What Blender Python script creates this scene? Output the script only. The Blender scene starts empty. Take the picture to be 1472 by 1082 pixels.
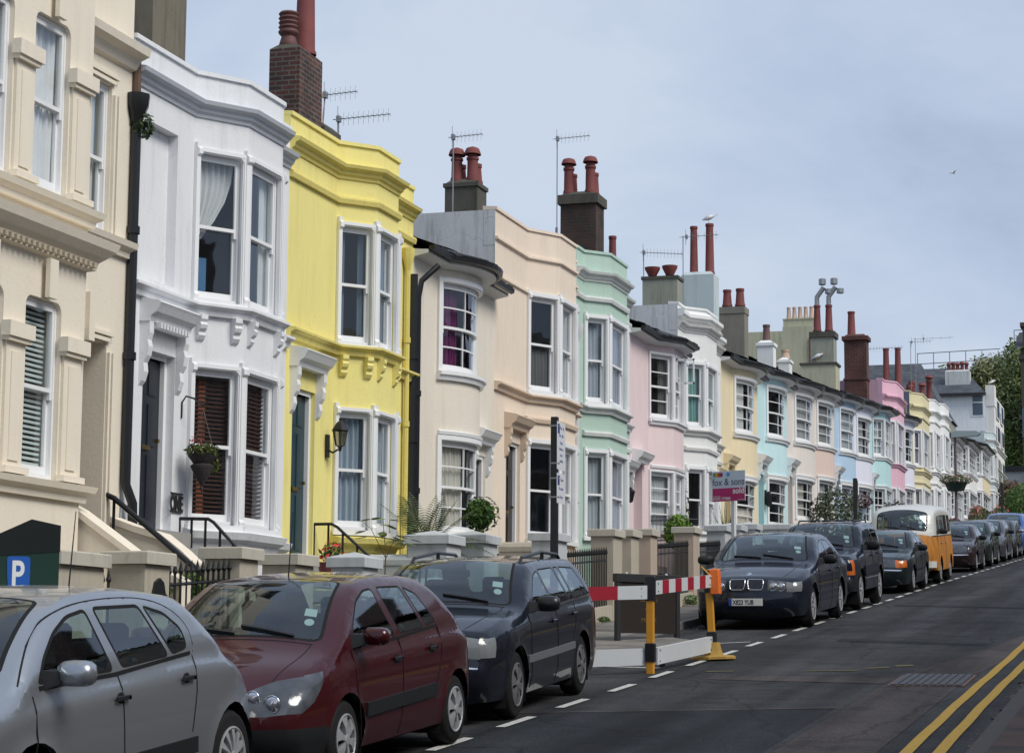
import bpy, math, random
from mathutils import Vector, Matrix, geometry
R = math.radians
random.seed(7)
scene = bpy.context.scene
col = scene.collection
G = 0.0714                      # slope of the street (rises away from the camera)

# ---------------------------------------------------------------- camera
cam_d = bpy.data.cameras.new('camera'); cam = bpy.data.objects.new('camera', cam_d); col.objects.link(cam)
yaw, pitch, roll = R(17.18), R(7.575), R(0.4)
fw = Vector((-math.sin(yaw)*math.cos(pitch), math.cos(yaw)*math.cos(pitch), math.sin(pitch)))
rt0 = Vector((math.cos(yaw), math.sin(yaw), 0)); up0 = rt0.cross(fw)
rt = rt0*math.cos(roll)+up0*math.sin(roll); up = up0*math.cos(roll)-rt0*math.sin(roll)
m = Matrix((( rt.x, up.x, -fw.x, 0), (rt.y, up.y, -fw.y, 0), (rt.z, up.z, -fw.z, 1.9), (0, 0, 0, 1)))
cam.matrix_world = m
cam_d.sensor_width = 36; cam_d.lens = 3100/1472*36; cam_d.clip_end = 3000; cam_d.clip_start = 0.1
scene.camera = cam

# ---------------------------------------------------------------- world
SUN_EL, SUN_AZ = R(46), R(108)        # azimuth measured from +y towards +x
w = bpy.data.worlds.new('World'); scene.world = w; w.use_nodes = True
nt = w.node_tree; nt.nodes.clear()
def N(nt, t, **k):
    n = nt.nodes.new(t)
    for a, b in k.items():
        if a.startswith('i_'):
            n.inputs[a[2:].replace('_', ' ')].default_value = b
        else: setattr(n, a, b)
    return n
L = lambda nt, a, b: nt.links.new(a, b)
sky = N(nt, 'ShaderNodeTexSky', sky_type='NISHITA', sun_disc=False, sun_elevation=SUN_EL, sun_rotation=SUN_AZ, air_density=1.0, dust_density=2.0)
tc = N(nt, 'ShaderNodeTexCoord')
sep = N(nt, 'ShaderNodeSeparateXYZ'); L(nt, tc.outputs['Generated'], sep.inputs[0])
mp = N(nt, 'ShaderNodeMapping'); mp.inputs['Scale'].default_value = (1.0, 1.0, 2.0); mp.inputs['Rotation'].default_value = (0, 0, R(20)); mp.inputs['Location'].default_value = (0.35, 0.2, 0.1)
L(nt, tc.outputs['Generated'], mp.inputs[0])
n1 = N(nt, 'ShaderNodeTexNoise', i_Scale=1.8, i_Detail=8.0, i_Roughness=0.58, i_Distortion=0.3); L(nt, mp.outputs[0], n1.inputs['Vector'])
cr = N(nt, 'ShaderNodeValToRGB')
cr.color_ramp.elements[0].position = 0.36; cr.color_ramp.elements[0].color = (2.8, 3.4, 4.5, 1); e_ = cr.color_ramp.elements.new(0.5); e_.color = (3.9, 4.7, 6.15, 1)
cr.color_ramp.elements[2].position = 0.66; cr.color_ramp.elements[2].color = (5.1, 5.8, 6.9, 1)
n2 = N(nt, 'ShaderNodeTexNoise', i_Scale=7.0, i_Detail=8.0, i_Roughness=0.6, i_Distortion=0.5); L(nt, mp.outputs[0], n2.inputs['Vector'])
na = N(nt, 'ShaderNodeMath', operation='MULTIPLY_ADD'); na.inputs[1].default_value = 0.2; na.inputs[2].default_value = -0.1; L(nt, n2.outputs['Fac'], na.inputs[0])
nb = N(nt, 'ShaderNodeMath', operation='ADD'); L(nt, n1.outputs['Fac'], nb.inputs[0]); L(nt, na.outputs[0], nb.inputs[1]); L(nt, nb.outputs[0], cr.inputs[0])
# paler air low down
hr = N(nt, 'ShaderNodeValToRGB')
hr.color_ramp.elements[0].position = 0.06; hr.color_ramp.elements[0].color = (1, 1, 1, 1)
hr.color_ramp.elements[1].position = 0.15; hr.color_ramp.elements[1].color = (0, 0, 0, 1)
L(nt, sep.outputs['Z'], hr.inputs[0])
mh = N(nt, 'ShaderNodeMixRGB', blend_type='MIX'); mh.inputs['Color2'].default_value = (5.7, 6.4, 7.4, 1)
mf = N(nt, 'ShaderNodeMath', operation='MULTIPLY'); mf.inputs[1].default_value = 0.85; L(nt, hr.outputs[0], mf.inputs[0]); L(nt, mf.outputs[0], mh.inputs['Fac'])
L(nt, cr.outputs[0], mh.inputs['Color1'])
mx = N(nt, 'ShaderNodeMixRGB', blend_type='MIX'); mx.inputs['Fac'].default_value = 0.92
L(nt, sky.outputs[0], mx.inputs['Color1']); L(nt, mh.outputs[0], mx.inputs['Color2'])
bg = N(nt, 'ShaderNodeBackground'); bg.inputs['Strength'].default_value = 0.086; L(nt, mx.outputs[0], bg.inputs[0])
wo = N(nt, 'ShaderNodeOutputWorld'); L(nt, bg.outputs[0], wo.inputs[0])

sd = bpy.data.lights.new('sun', 'SUN'); sun = bpy.data.objects.new('sun', sd); col.objects.link(sun)
sd.energy = 2.0; sd.angle = R(28); sd.color = (1.0, 0.95, 0.86)
dirv = Vector((math.sin(SUN_AZ)*math.cos(SUN_EL), math.cos(SUN_AZ)*math.cos(SUN_EL), math.sin(SUN_EL)))
sun.rotation_euler = dirv.to_track_quat('Z', 'Y').to_euler(); sun.location = (20, 0, 30)
scene.view_settings.view_transform = 'Standard'; scene.view_settings.look = 'None'
scene.view_settings.exposure = 0.5; scene.view_settings.gamma = 1.0
scene.cycles.max_bounces = 8; scene.cycles.transparent_max_bounces = 16
try: scene.cycles.use_denoising = True
except Exception: pass

# ---------------------------------------------------------------- materials
_mc = {}
def newmat(name):
    m = bpy.data.materials.new(name); m.use_nodes = True
    nt = m.node_tree; b = nt.nodes['Principled BSDF']; return m, nt, b
def c4(c): return (c[0], c[1], c[2], 1)
def dk(c, f): return tuple(x*f for x in c)
def plain(name, c, rough=0.6, metal=0.0, spec=0.5, var=0.0, scale=6.0, bump=0.0, coat=0.0):
    k = ('p', name, c, rough, metal, spec, var, scale, bump, coat)
    if k in _mc: return _mc[k]
    m, nt, b = newmat(name)
    b.inputs['Base Color'].default_value = c4(c); b.inputs['Roughness'].default_value = rough
    b.inputs['Metallic'].default_value = metal; b.inputs['Specular IOR Level'].default_value = spec
    b.inputs['Coat Weight'].default_value = coat; b.inputs['Coat Roughness'].default_value = 0.05
    if var or bump:
        t = N(nt, 'ShaderNodeTexCoord'); n = N(nt, 'ShaderNodeTexNoise', i_Scale=scale, i_Detail=5.0, i_Roughness=0.6)
        L(nt, t.outputs['Object'], n.inputs['Vector'])
        if var:
            mxx = N(nt, 'ShaderNodeMixRGB'); mxx.inputs['Color1'].default_value = c4(dk(c, 1-var)); mxx.inputs['Color2'].default_value = c4(tuple(min(1, x*(1+var)) for x in c))
            L(nt, n.outputs['Fac'], mxx.inputs['Fac']); L(nt, mxx.outputs[0], b.inputs['Base Color'])
        if bump:
            bp = N(nt, 'ShaderNodeBump', i_Strength=bump, i_Distance=0.02); L(nt, n.outputs['Fac'], bp.inputs['Height']); L(nt, bp.outputs[0], b.inputs['Normal'])
    _mc[k] = m; return m
def stucco(c, dirt=0.25, seed=0.0, rough=0.85, dcol=(0.22, 0.21, 0.19), bump=0.25, blotch=0.05):
    """painted render: fine grain, cloudy fading and rain streaks that belong to the paint"""
    k = ('s', c, dirt, seed, rough, dcol, bump, blotch)
    if k in _mc: return _mc[k]
    m, nt, b = newmat('painted_render'); b.inputs['Roughness'].default_value = rough; b.inputs['Specular IOR Level'].default_value = 0.25
    t = N(nt, 'ShaderNodeTexCoord')
    mp = N(nt, 'ShaderNodeMapping'); mp.inputs['Location'].default_value = (seed, seed*1.7, seed*.3); L(nt, t.outputs['Object'], mp.inputs[0])
    a = N(nt, 'ShaderNodeTexNoise', i_Scale=0.9, i_Detail=6.0, i_Roughness=0.65); L(nt, mp.outputs[0], a.inputs['Vector'])
    m1 = N(nt, 'ShaderNodeMixRGB'); m1.inputs['Color1'].default_value = c4(dk(c, 1-blotch*1.6)); m1.inputs['Color2'].default_value = c4(tuple(min(1, x*(1+blotch)) for x in c)); L(nt, a.outputs['Fac'], m1.inputs['Fac'])
    mp2 = N(nt, 'ShaderNodeMapping'); mp2.inputs['Scale'].default_value = (4, 4, 0.35); mp2.inputs['Location'].default_value = (seed*3, seed, 0); L(nt, t.outputs['Object'], mp2.inputs[0])
    s = N(nt, 'ShaderNodeTexNoise', i_Scale=1.6, i_Detail=6.0, i_Roughness=0.7); L(nt, mp2.outputs[0], s.inputs['Vector'])
    r = N(nt, 'ShaderNodeValToRGB'); r.color_ramp.elements[0].position = 0.5; r.color_ramp.elements[1].position = 0.82
    r.color_ramp.elements[0].color = (0, 0, 0, 1); r.color_ramp.elements[1].color = (dirt*1.35, dirt*1.35, dirt*1.35, 1); L(nt, s.outputs['Fac'], r.inputs[0])
    m2 = N(nt, 'ShaderNodeMixRGB'); m2.inputs['Color2'].default_value = c4(dcol); L(nt, r.outputs[0], m2.inputs['Fac']); L(nt, m1.outputs[0], m2.inputs['Color1'])
    v = N(nt, 'ShaderNodeTexVoronoi', i_Scale=1.7, feature='DISTANCE_TO_EDGE'); dn = N(nt, 'ShaderNodeTexNoise', i_Scale=3.0, i_Detail=4.0); L(nt, mp.outputs[0], dn.inputs['Vector'])
    dm = N(nt, 'ShaderNodeMixRGB'); dm.inputs['Fac'].default_value = .35; L(nt, mp.outputs[0], dm.inputs['Color1']); L(nt, dn.outputs['Color'], dm.inputs['Color2']); L(nt, dm.outputs[0], v.inputs['Vector'])
    vr = N(nt, 'ShaderNodeMapRange'); vr.inputs['From Min'].default_value = 0.0; vr.inputs['From Max'].default_value = .007; vr.inputs['To Min'].default_value = dirt*1.2; vr.inputs['To Max'].default_value = 0; L(nt, v.outputs['Distance'], vr.inputs['Value'])
    cm = N(nt, 'ShaderNodeMath', operation='MULTIPLY'); L(nt, vr.outputs[0], cm.inputs[0]); L(nt, a.outputs['Fac'], cm.inputs[1])
    m3 = N(nt, 'ShaderNodeMixRGB'); m3.inputs['Color2'].default_value = c4(dcol); L(nt, cm.outputs[0], m3.inputs['Fac']); L(nt, m2.outputs[0], m3.inputs['Color1'])
    L(nt, m3.outputs[0], b.inputs['Base Color'])
    f = N(nt, 'ShaderNodeTexNoise', i_Scale=28.0, i_Detail=4.0, i_Roughness=0.6); L(nt, t.outputs['Object'], f.inputs['Vector'])
    bp = N(nt, 'ShaderNodeBump', i_Strength=bump, i_Distance=0.012); L(nt, f.outputs['Fac'], bp.inputs['Height']); L(nt, bp.outputs[0], b.inputs['Normal'])
    _mc[k] = m; return m
def brick(c1, c2, mortar, w=0.22, h=0.075, ms=0.012, name='brickwork', rough=0.9):
    k = ('b', c1, c2, mortar, w, h)
    if k in _mc: return _mc[k]
    m, nt, b = newmat(name); b.inputs['Roughness'].default_value = rough
    t = N(nt, 'ShaderNodeTexCoord'); sp = N(nt, 'ShaderNodeSeparateXYZ'); L(nt, t.outputs['Object'], sp.inputs[0])
    ad = N(nt, 'ShaderNodeMath', operation='ADD'); L(nt, sp.outputs['X'], ad.inputs[0]); L(nt, sp.outputs['Y'], ad.inputs[1])
    cb = N(nt, 'ShaderNodeCombineXYZ'); L(nt, ad.outputs[0], cb.inputs['X']); L(nt, sp.outputs['Z'], cb.inputs['Y'])
    br = N(nt, 'ShaderNodeTexBrick'); br.inputs['Scale'].default_value = 1.0; br.inputs['Mortar Size'].default_value = ms
    br.inputs['Brick Width'].default_value = w; br.inputs['Row Height'].default_value = h
    br.inputs['Color1'].default_value = c4(c1); br.inputs['Color2'].default_value = c4(c2); br.inputs['Mortar'].default_value = c4(mortar)
    L(nt, cb.outputs[0], br.inputs['Vector'])
    n = N(nt, 'ShaderNodeTexNoise', i_Scale=2.2, i_Detail=5.0); L(nt, t.outputs['Object'], n.inputs['Vector'])
    mm = N(nt, 'ShaderNodeMixRGB', blend_type='MULTIPLY'); mm.inputs['Fac'].default_value = 0.8
    rr = N(nt, 'ShaderNodeValToRGB'); rr.color_ramp.elements[0].position = .3; rr.color_ramp.elements[0].color = (.45, .45, .45, 1); rr.color_ramp.elements[1].position = .7; rr.color_ramp.elements[1].color = (1.2, 1.15, 1.1, 1)
    L(nt, n.outputs['Fac'], rr.inputs[0]); L(nt, br.outputs[0], mm.inputs['Color1']); L(nt, rr.outputs[0], mm.inputs['Color2']); L(nt, mm.outputs[0], b.inputs['Base Color'])
    bp = N(nt, 'ShaderNodeBump', i_Strength=0.5, i_Distance=0.01); L(nt, br.outputs['Fac'], bp.inputs['Height']); bp.invert = True; L(nt, bp.outputs[0], b.inputs['Normal'])
    _mc[k] = m; return m
def glass(name, tint, refl=0.1, rough=0.02, dens=0.75, wob=0.0):
    """window glass: tinted transmission plus a mirror layer that grows at grazing angles"""
    k = ('g', name, tint, refl, dens, wob)
    if k in _mc: return _mc[k]
    m, nt, b = newmat(name); nt.nodes.remove(b)
    o = nt.nodes['Material Output']
    tr = N(nt, 'ShaderNodeBsdfTransparent'); tr.inputs[0].default_value = c4(tint)
    gl = N(nt, 'ShaderNodeBsdfGlossy'); gl.inputs['Roughness'].default_value = rough; gl.inputs['Color'].default_value = (.9, .95, 1, 1)
    fr = N(nt, 'ShaderNodeLayerWeight'); fr.inputs['Blend'].default_value = 0.5
    pw = N(nt, 'ShaderNodeMath', operation='POWER'); pw.inputs[1].default_value = 4.0; L(nt, fr.outputs['Facing'], pw.inputs[0])
    mu = N(nt, 'ShaderNodeMath', operation='MULTIPLY_ADD'); mu.inputs[1].default_value = .85; mu.inputs[2].default_value = refl; L(nt, pw.outputs[0], mu.inputs[0])
    cl = N(nt, 'ShaderNodeClamp'); L(nt, mu.outputs[0], cl.inputs[0])
    ms = N(nt, 'ShaderNodeMixShader'); L(nt, cl.outputs[0], ms.inputs[0]); L(nt, tr.outputs[0], ms.inputs[1]); L(nt, gl.outputs[0], ms.inputs[2])
    if wob:
        t = N(nt, 'ShaderNodeTexCoord'); n = N(nt, 'ShaderNodeTexNoise', i_Scale=1.3, i_Detail=2.0); L(nt, t.outputs['Object'], n.inputs['Vector'])
        bp = N(nt, 'ShaderNodeBump', i_Strength=wob, i_Distance=0.05); L(nt, n.outputs['Fac'], bp.inputs['Height'])
        L(nt, bp.outputs[0], gl.inputs['Normal'])
    L(nt, ms.outputs[0], o.inputs['Surface']); _mc[k] = m; return m
def carpaint(c, flake=0.3, rough=0.35, dust=0.12):
    k = ('cp', c, flake, rough, dust)
    if k in _mc: return _mc[k]
    m, nt, b = newmat('car_paint'); b.inputs['Metallic'].default_value = flake; b.inputs['Roughness'].default_value = rough
    b.inputs['Coat Weight'].default_value = 0.75; b.inputs['Coat Roughness'].default_value = 0.04; b.inputs['Specular IOR Level'].default_value = 0.12
    t = N(nt, 'ShaderNodeTexCoord'); n = N(nt, 'ShaderNodeTexNoise', i_Scale=2.5, i_Detail=6.0, i_Roughness=.65); L(nt, t.outputs['Object'], n.inputs['Vector'])
    mx = N(nt, 'ShaderNodeMixRGB'); mx.inputs['Color1'].default_value = c4(c); mx.inputs['Color2'].default_value = (.2, .19, .17, 1)
    sp = N(nt, 'ShaderNodeSeparateXYZ'); L(nt, t.outputs['Object'], sp.inputs[0])
    mr = N(nt, 'ShaderNodeMapRange'); mr.inputs['From Min'].default_value = 0.75; mr.inputs['From Max'].default_value = 0.25; mr.inputs['To Min'].default_value = 0.3; mr.inputs['To Max'].default_value = 2.4; L(nt, sp.outputs['Z'], mr.inputs['Value'])
    mu = N(nt, 'ShaderNodeMath', operation='MULTIPLY'); L(nt, n.outputs['Fac'], mu.inputs[0]); L(nt, mr.outputs[0], mu.inputs[1])
    m2 = N(nt, 'ShaderNodeMath', operation='MULTIPLY'); L(nt, mu.outputs[0], m2.inputs[0]); m2.inputs[1].default_value = dust; L(nt, m2.outputs[0], mx.inputs['Fac'])
    L(nt, mx.outputs[0], b.inputs['Base Color']); _mc[k] = m; return m
def leafmat(name, c, var=0.5):
    k = ('l', name, c)
    if k in _mc: return _mc[k]
    m, nt, b = newmat(name); b.inputs['Roughness'].default_value = 0.55; b.inputs['Specular IOR Level'].default_value = 0.3
    g = N(nt, 'ShaderNodeNewGeometry'); mx = N(nt, 'ShaderNodeMixRGB'); mx.inputs['Color1'].default_value = c4(dk(c, 1-var)); mx.inputs['Color2'].default_value = c4((min(1, c[0]*(1+var*1.3)), min(1, c[1]*(1+var)), c[2]*(1+var*.3)))
    L(nt, g.outputs['Random Per Island'], mx.inputs['Fac']); L(nt, mx.outputs[0], b.inputs['Base Color'])
    _mc[k] = m; return m

WHITE = plain('white_gloss_paint', (.78, .79, .8), 0.4, var=.06, scale=3, bump=.05)
WHITE2 = plain('dull_white_paint', (.62, .63, .64), 0.6, var=.12, scale=4, bump=.1)
BLACK = plain('black_gloss_paint', (.012, .013, .015), 0.35)
RUBBER = plain('black_rubber', (.012, .012, .013), 0.75, spec=.2)
PLAST = plain('black_plastic', (.014, .015, .017), 0.55, spec=.25)
CHROME = plain('chrome', (.75, .77, .8), 0.15, metal=1.0)
ALLOY = plain('wheel_alloy', (.4, .41, .43), 0.4, metal=.4, var=.15, scale=8)
TERRA = plain('terracotta', (.17, .045, .042), 0.8, var=.3, scale=5, bump=.2)
TERRAP = plain('pale_terracotta', (.5, .36, .27), 0.8, var=.2, scale=5)
SLATE = brick((.022, .024, .028), (.04, .042, .046), (.01, .01, .011), .28, .16, .012, 'slate_tiles', .65)
SLATEG = brick((.06, .07, .09), (.09, .1, .12), (.04, .045, .05), .3, .18, .012, 'grey_slates', .6)
BRICKD = brick((.05, .032, .03), (.12, .045, .035), (.13, .12, .11), name='sooty_brickwork')
BRICKR = brick((.13, .035, .028), (.085, .026, .022), (.12, .09, .08), name='red_brickwork')
METAL = plain('grey_metal', (.32, .33, .34), 0.45, metal=.7, var=.15)
RUST = plain('rusty_metal', (.12, .07, .05), 0.8, var=.4, scale=20)
SOIL = plain('soil', (.04, .03, .02), .9)
WGLASS = glass('window_glass', (.86, .89, .9), 0.07, wob=.16)
CGLASS = glass('car_window_glass', (.62, .74, .72), 0.1)
ROOM = plain('room_interior', (.16, .14, .12), .9)

# ---------------------------------------------------------------- mesh helpers
class MB:
    def __init__(s): s.v = []; s.f = []; s.m = []; s.mi = 0
    def add(s, vs, fs, mi=None):
        o = len(s.v); s.v += [tuple(p) for p in vs]; s.f += [tuple(i+o for i in f) for f in fs]; s.m += [s.mi if mi is None else mi]*len(fs)
        return s
    def box(s, x0, x1, y0, y1, z0, z1, mi=None):
        v = [(x, y, z) for x in (x0, x1) for y in (y0, y1) for z in (z0, z1)]
        return s.add(v, [(0, 1, 3, 2), (4, 6, 7, 5), (0, 4, 5, 1), (2, 3, 7, 6), (0, 2, 6, 4), (1, 5, 7, 3)], mi)
    def bbox(s, x0, x1, y0, y1, z0, z1, b=.01, mi=None):
        """box with chamfered upright and top edges"""
        def ring(z, k): return [(x0+b+k, y0+k, z), (x1-b-k, y0+k, z), (x1-k, y0+b+k, z), (x1-k, y1-b-k, z), (x1-b-k, y1-k, z), (x0+b+k, y1-k, z), (x0+k, y1-b-k, z), (x0+k, y0+b+k, z)]
        v = ring(z0, 0)+ring(z1-b, 0)+ring(z1, b*.8)
        f = [(i, (i+1) % 8, 8+(i+1) % 8, 8+i) for i in range(8)]+[(8+i, 8+(i+1) % 8, 16+(i+1) % 8, 16+i) for i in range(8)]
        return s.add(v, f+[tuple(range(16, 24)), tuple(range(7, -1, -1))], mi)
    def prism(s, pts, a0, a1, axis='y', mi=None):
        """2D outline extruded along an axis; pts are the two other coordinates in order"""
        n = len(pts)
        def P(p, a): return {'y': (p[0], a, p[1]), 'x': (a, p[0], p[1]), 'z': (p[0], p[1], a)}[axis]
        v = [P(p, a0) for p in pts]+[P(p, a1) for p in pts]
        return s.add(v, [(i, (i+1) % n, n+(i+1) % n, n+i) for i in range(n)]+[tuple(range(n-1, -1, -1)), tuple(range(n, 2*n))], mi)
    def tube(s, pts, r, n=6, mi=None, cap=True):
        pts = [Vector(p) for p in pts]; rs = r if isinstance(r, (list, tuple)) else [r]*len(pts)
        vs = []; fs = []; ref = Vector((0, 0, 1))
        for i, p in enumerate(pts):
            d = (pts[min(i+1, len(pts)-1)]-pts[max(i-1, 0)]).normalized()
            if i == 0:
                if abs(d.z) > .9: ref = Vector((1, 0, 0))
            a = (ref-d*ref.dot(d))
            if a.length < 1e-3: a = Vector((0, 1, 0))-d*d.y
            a.normalize(); b = d.cross(a); ref = a
            for k in range(n):
                t = 2*math.pi*k/n; vs.append(p+(a*math.cos(t)+b*math.sin(t))*rs[i])
        for i in range(len(pts)-1):
            for k in range(n): fs.append((i*n+k, i*n+(k+1) % n, (i+1)*n+(k+1) % n, (i+1)*n+k))
        if cap: fs += [tuple(range(n-1, -1, -1)), tuple(range((len(pts)-1)*n, len(pts)*n))]
        return s.add(vs, fs, mi)
    def lathe(s, prof, c=(0, 0, 0), axis='z', n=16, mi=None, a0=0, a1=2*math.pi, sx=1, sy=1):
        vs = []; fs = []; full = abs(a1-a0-2*math.pi) < 1e-6; m = n if full else n+1
        for r, h in prof:
            for k in range(m):
                t = a0+(a1-a0)*k/n; x, y = r*math.cos(t)*sx, r*math.sin(t)*sy
                p = {'z': (x, y, h), 'y': (x, h, y), 'x': (h, x, y)}[axis]
                vs.append((p[0]+c[0], p[1]+c[1], p[2]+c[2]))
        for i in range(len(prof)-1):
            for k in range(n): 
                k2 = (k+1) % m if full else k+1
                fs.append((i*m+k, i*m+k2, (i+1)*m+k2, (i+1)*m+k))
        return s.add(vs, fs, mi)
    def disc(s, r, c, axis='z', n=20, mi=None):
        vs = [c]
        for k in range(n):
            t = 2*math.pi*k/n; x, y = r*math.cos(t), r*math.sin(t); p = {'z': (x, y, 0), 'y': (x, 0, y), 'x': (0, x, y)}[axis]
            vs.append((p[0]+c[0], p[1]+c[1], p[2]+c[2]))
        return s.add(vs, [(0, 1+k, 1+(k+1) % n) for k in range(n)], mi)
    def quad(s, *p, mi=None): return s.add(p, [tuple(range(len(p)))], mi)
    def xf(s, M):
        s.v = [tuple(M @ Vector(p)) for p in s.v]; return s
    def build(s, name, mats, parent=None, smooth=False, angle=None, label=None):
        me = bpy.data.meshes.new(name); me.from_pydata(s.v, [], s.f)
        if not isinstance(mats, (list, tuple)): mats = [mats]
        for m in mats: me.materials.append(m)
        if len(mats) > 1: me.polygons.foreach_set('material_index', s.m)
        if smooth: me.polygons.foreach_set('use_smooth', [True]*len(me.polygons))
        if smooth and angle: me.set_sharp_from_angle(angle=R(angle))
        me.update()
        o = bpy.data.objects.new(name, me); col.objects.link(o)
        if parent: o.parent = parent
        if label: o['label'] = label
        return o
def thing(name, label, cat, loc=(0, 0, 0), rot=(0, 0, 0), group=None):
    o = bpy.data.objects.new(name, None); col.objects.link(o); o.location = loc; o.rotation_euler = rot; o.empty_display_size = .2
    return tag(o, label, cat, group)
def tag(o, label, cat, group=None):
    o['label'] = label; o['category'] = cat
    if group: o['group'] = group
    return o
def kids(o): return [c for c in bpy.data.objects if c.parent == o]
def copy_tree(o, parent=None):
    ch = kids(o); c = o.copy(); col.objects.link(c); c.parent = parent
    for k in ch: copy_tree(k, c)
    return c
def gz(y): return G*y
def textmesh(txt, size, font_scale_x=1.0, extrude=0.002, align='LEFT', bold=0.0):
    cu = bpy.data.curves.new('t', 'FONT'); cu.body = txt; cu.size = size; cu.extrude = extrude; cu.align_x = align; cu.offset = bold
    o = bpy.data.objects.new('t', cu); col.objects.link(o); dg = bpy.context.evaluated_depsgraph_get(); dg.update()
    me = bpy.data.meshes.new_from_object(o.evaluated_get(dg)); bpy.data.objects.remove(o)
    return me
def text(name, txt, size, mat, parent, M, sx=1.0, align='LEFT', bold=0.0, ext=.002):
    me = textmesh(txt, size, 1, ext, align, bold); me.transform(M @ Matrix.Diagonal((sx, 1, 1, 1))); me.materials.clear(); me.materials.append(mat)
    o = bpy.data.objects.new(name, me); col.objects.link(o); o.parent = parent; return o
def leaves(mb, c, rad, n, size, shell=0.55, flat=0.0, up=0.3, mi=None, squash=1.0):
    """many small folded leaves through an ellipsoid"""
    for _ in range(n):
        while True:
            d = Vector((random.gauss(0, 1), random.gauss(0, 1), random.gauss(0, 1)))
            if d.length > .01: break
        d.normalize(); r = random.uniform(shell, 1.0)**.6
        p = Vector((c[0]+d.x*rad[0]*r, c[1]+d.y*rad[1]*r, c[2]+d.z*rad[2]*r))
        nrm = (d+Vector((random.uniform(-1, 1), random.uniform(-1, 1), random.uniform(-1, 1)+up))*.9).normalized()
        a = nrm.orthogonal().normalized(); a.rotate(Matrix.Rotation(random.uniform(0, 6.28), 3, nrm)); b = nrm.cross(a)
        s = size*random.uniform(.6, 1.35); k = s*.42
        mb.add([p-a*s, p+b*k+nrm*s*.12, p+a*s, p-b*k+nrm*s*.12], [(0, 1, 2, 3)], mi)

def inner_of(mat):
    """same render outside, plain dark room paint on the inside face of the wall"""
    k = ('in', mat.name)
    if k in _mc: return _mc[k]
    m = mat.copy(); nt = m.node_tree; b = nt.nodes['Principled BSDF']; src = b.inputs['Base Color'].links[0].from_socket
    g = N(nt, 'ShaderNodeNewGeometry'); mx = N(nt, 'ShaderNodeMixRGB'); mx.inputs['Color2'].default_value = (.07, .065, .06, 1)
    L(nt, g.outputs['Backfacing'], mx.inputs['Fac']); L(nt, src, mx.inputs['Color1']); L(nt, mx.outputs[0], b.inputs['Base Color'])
    _mc[k] = m; return m
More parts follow.
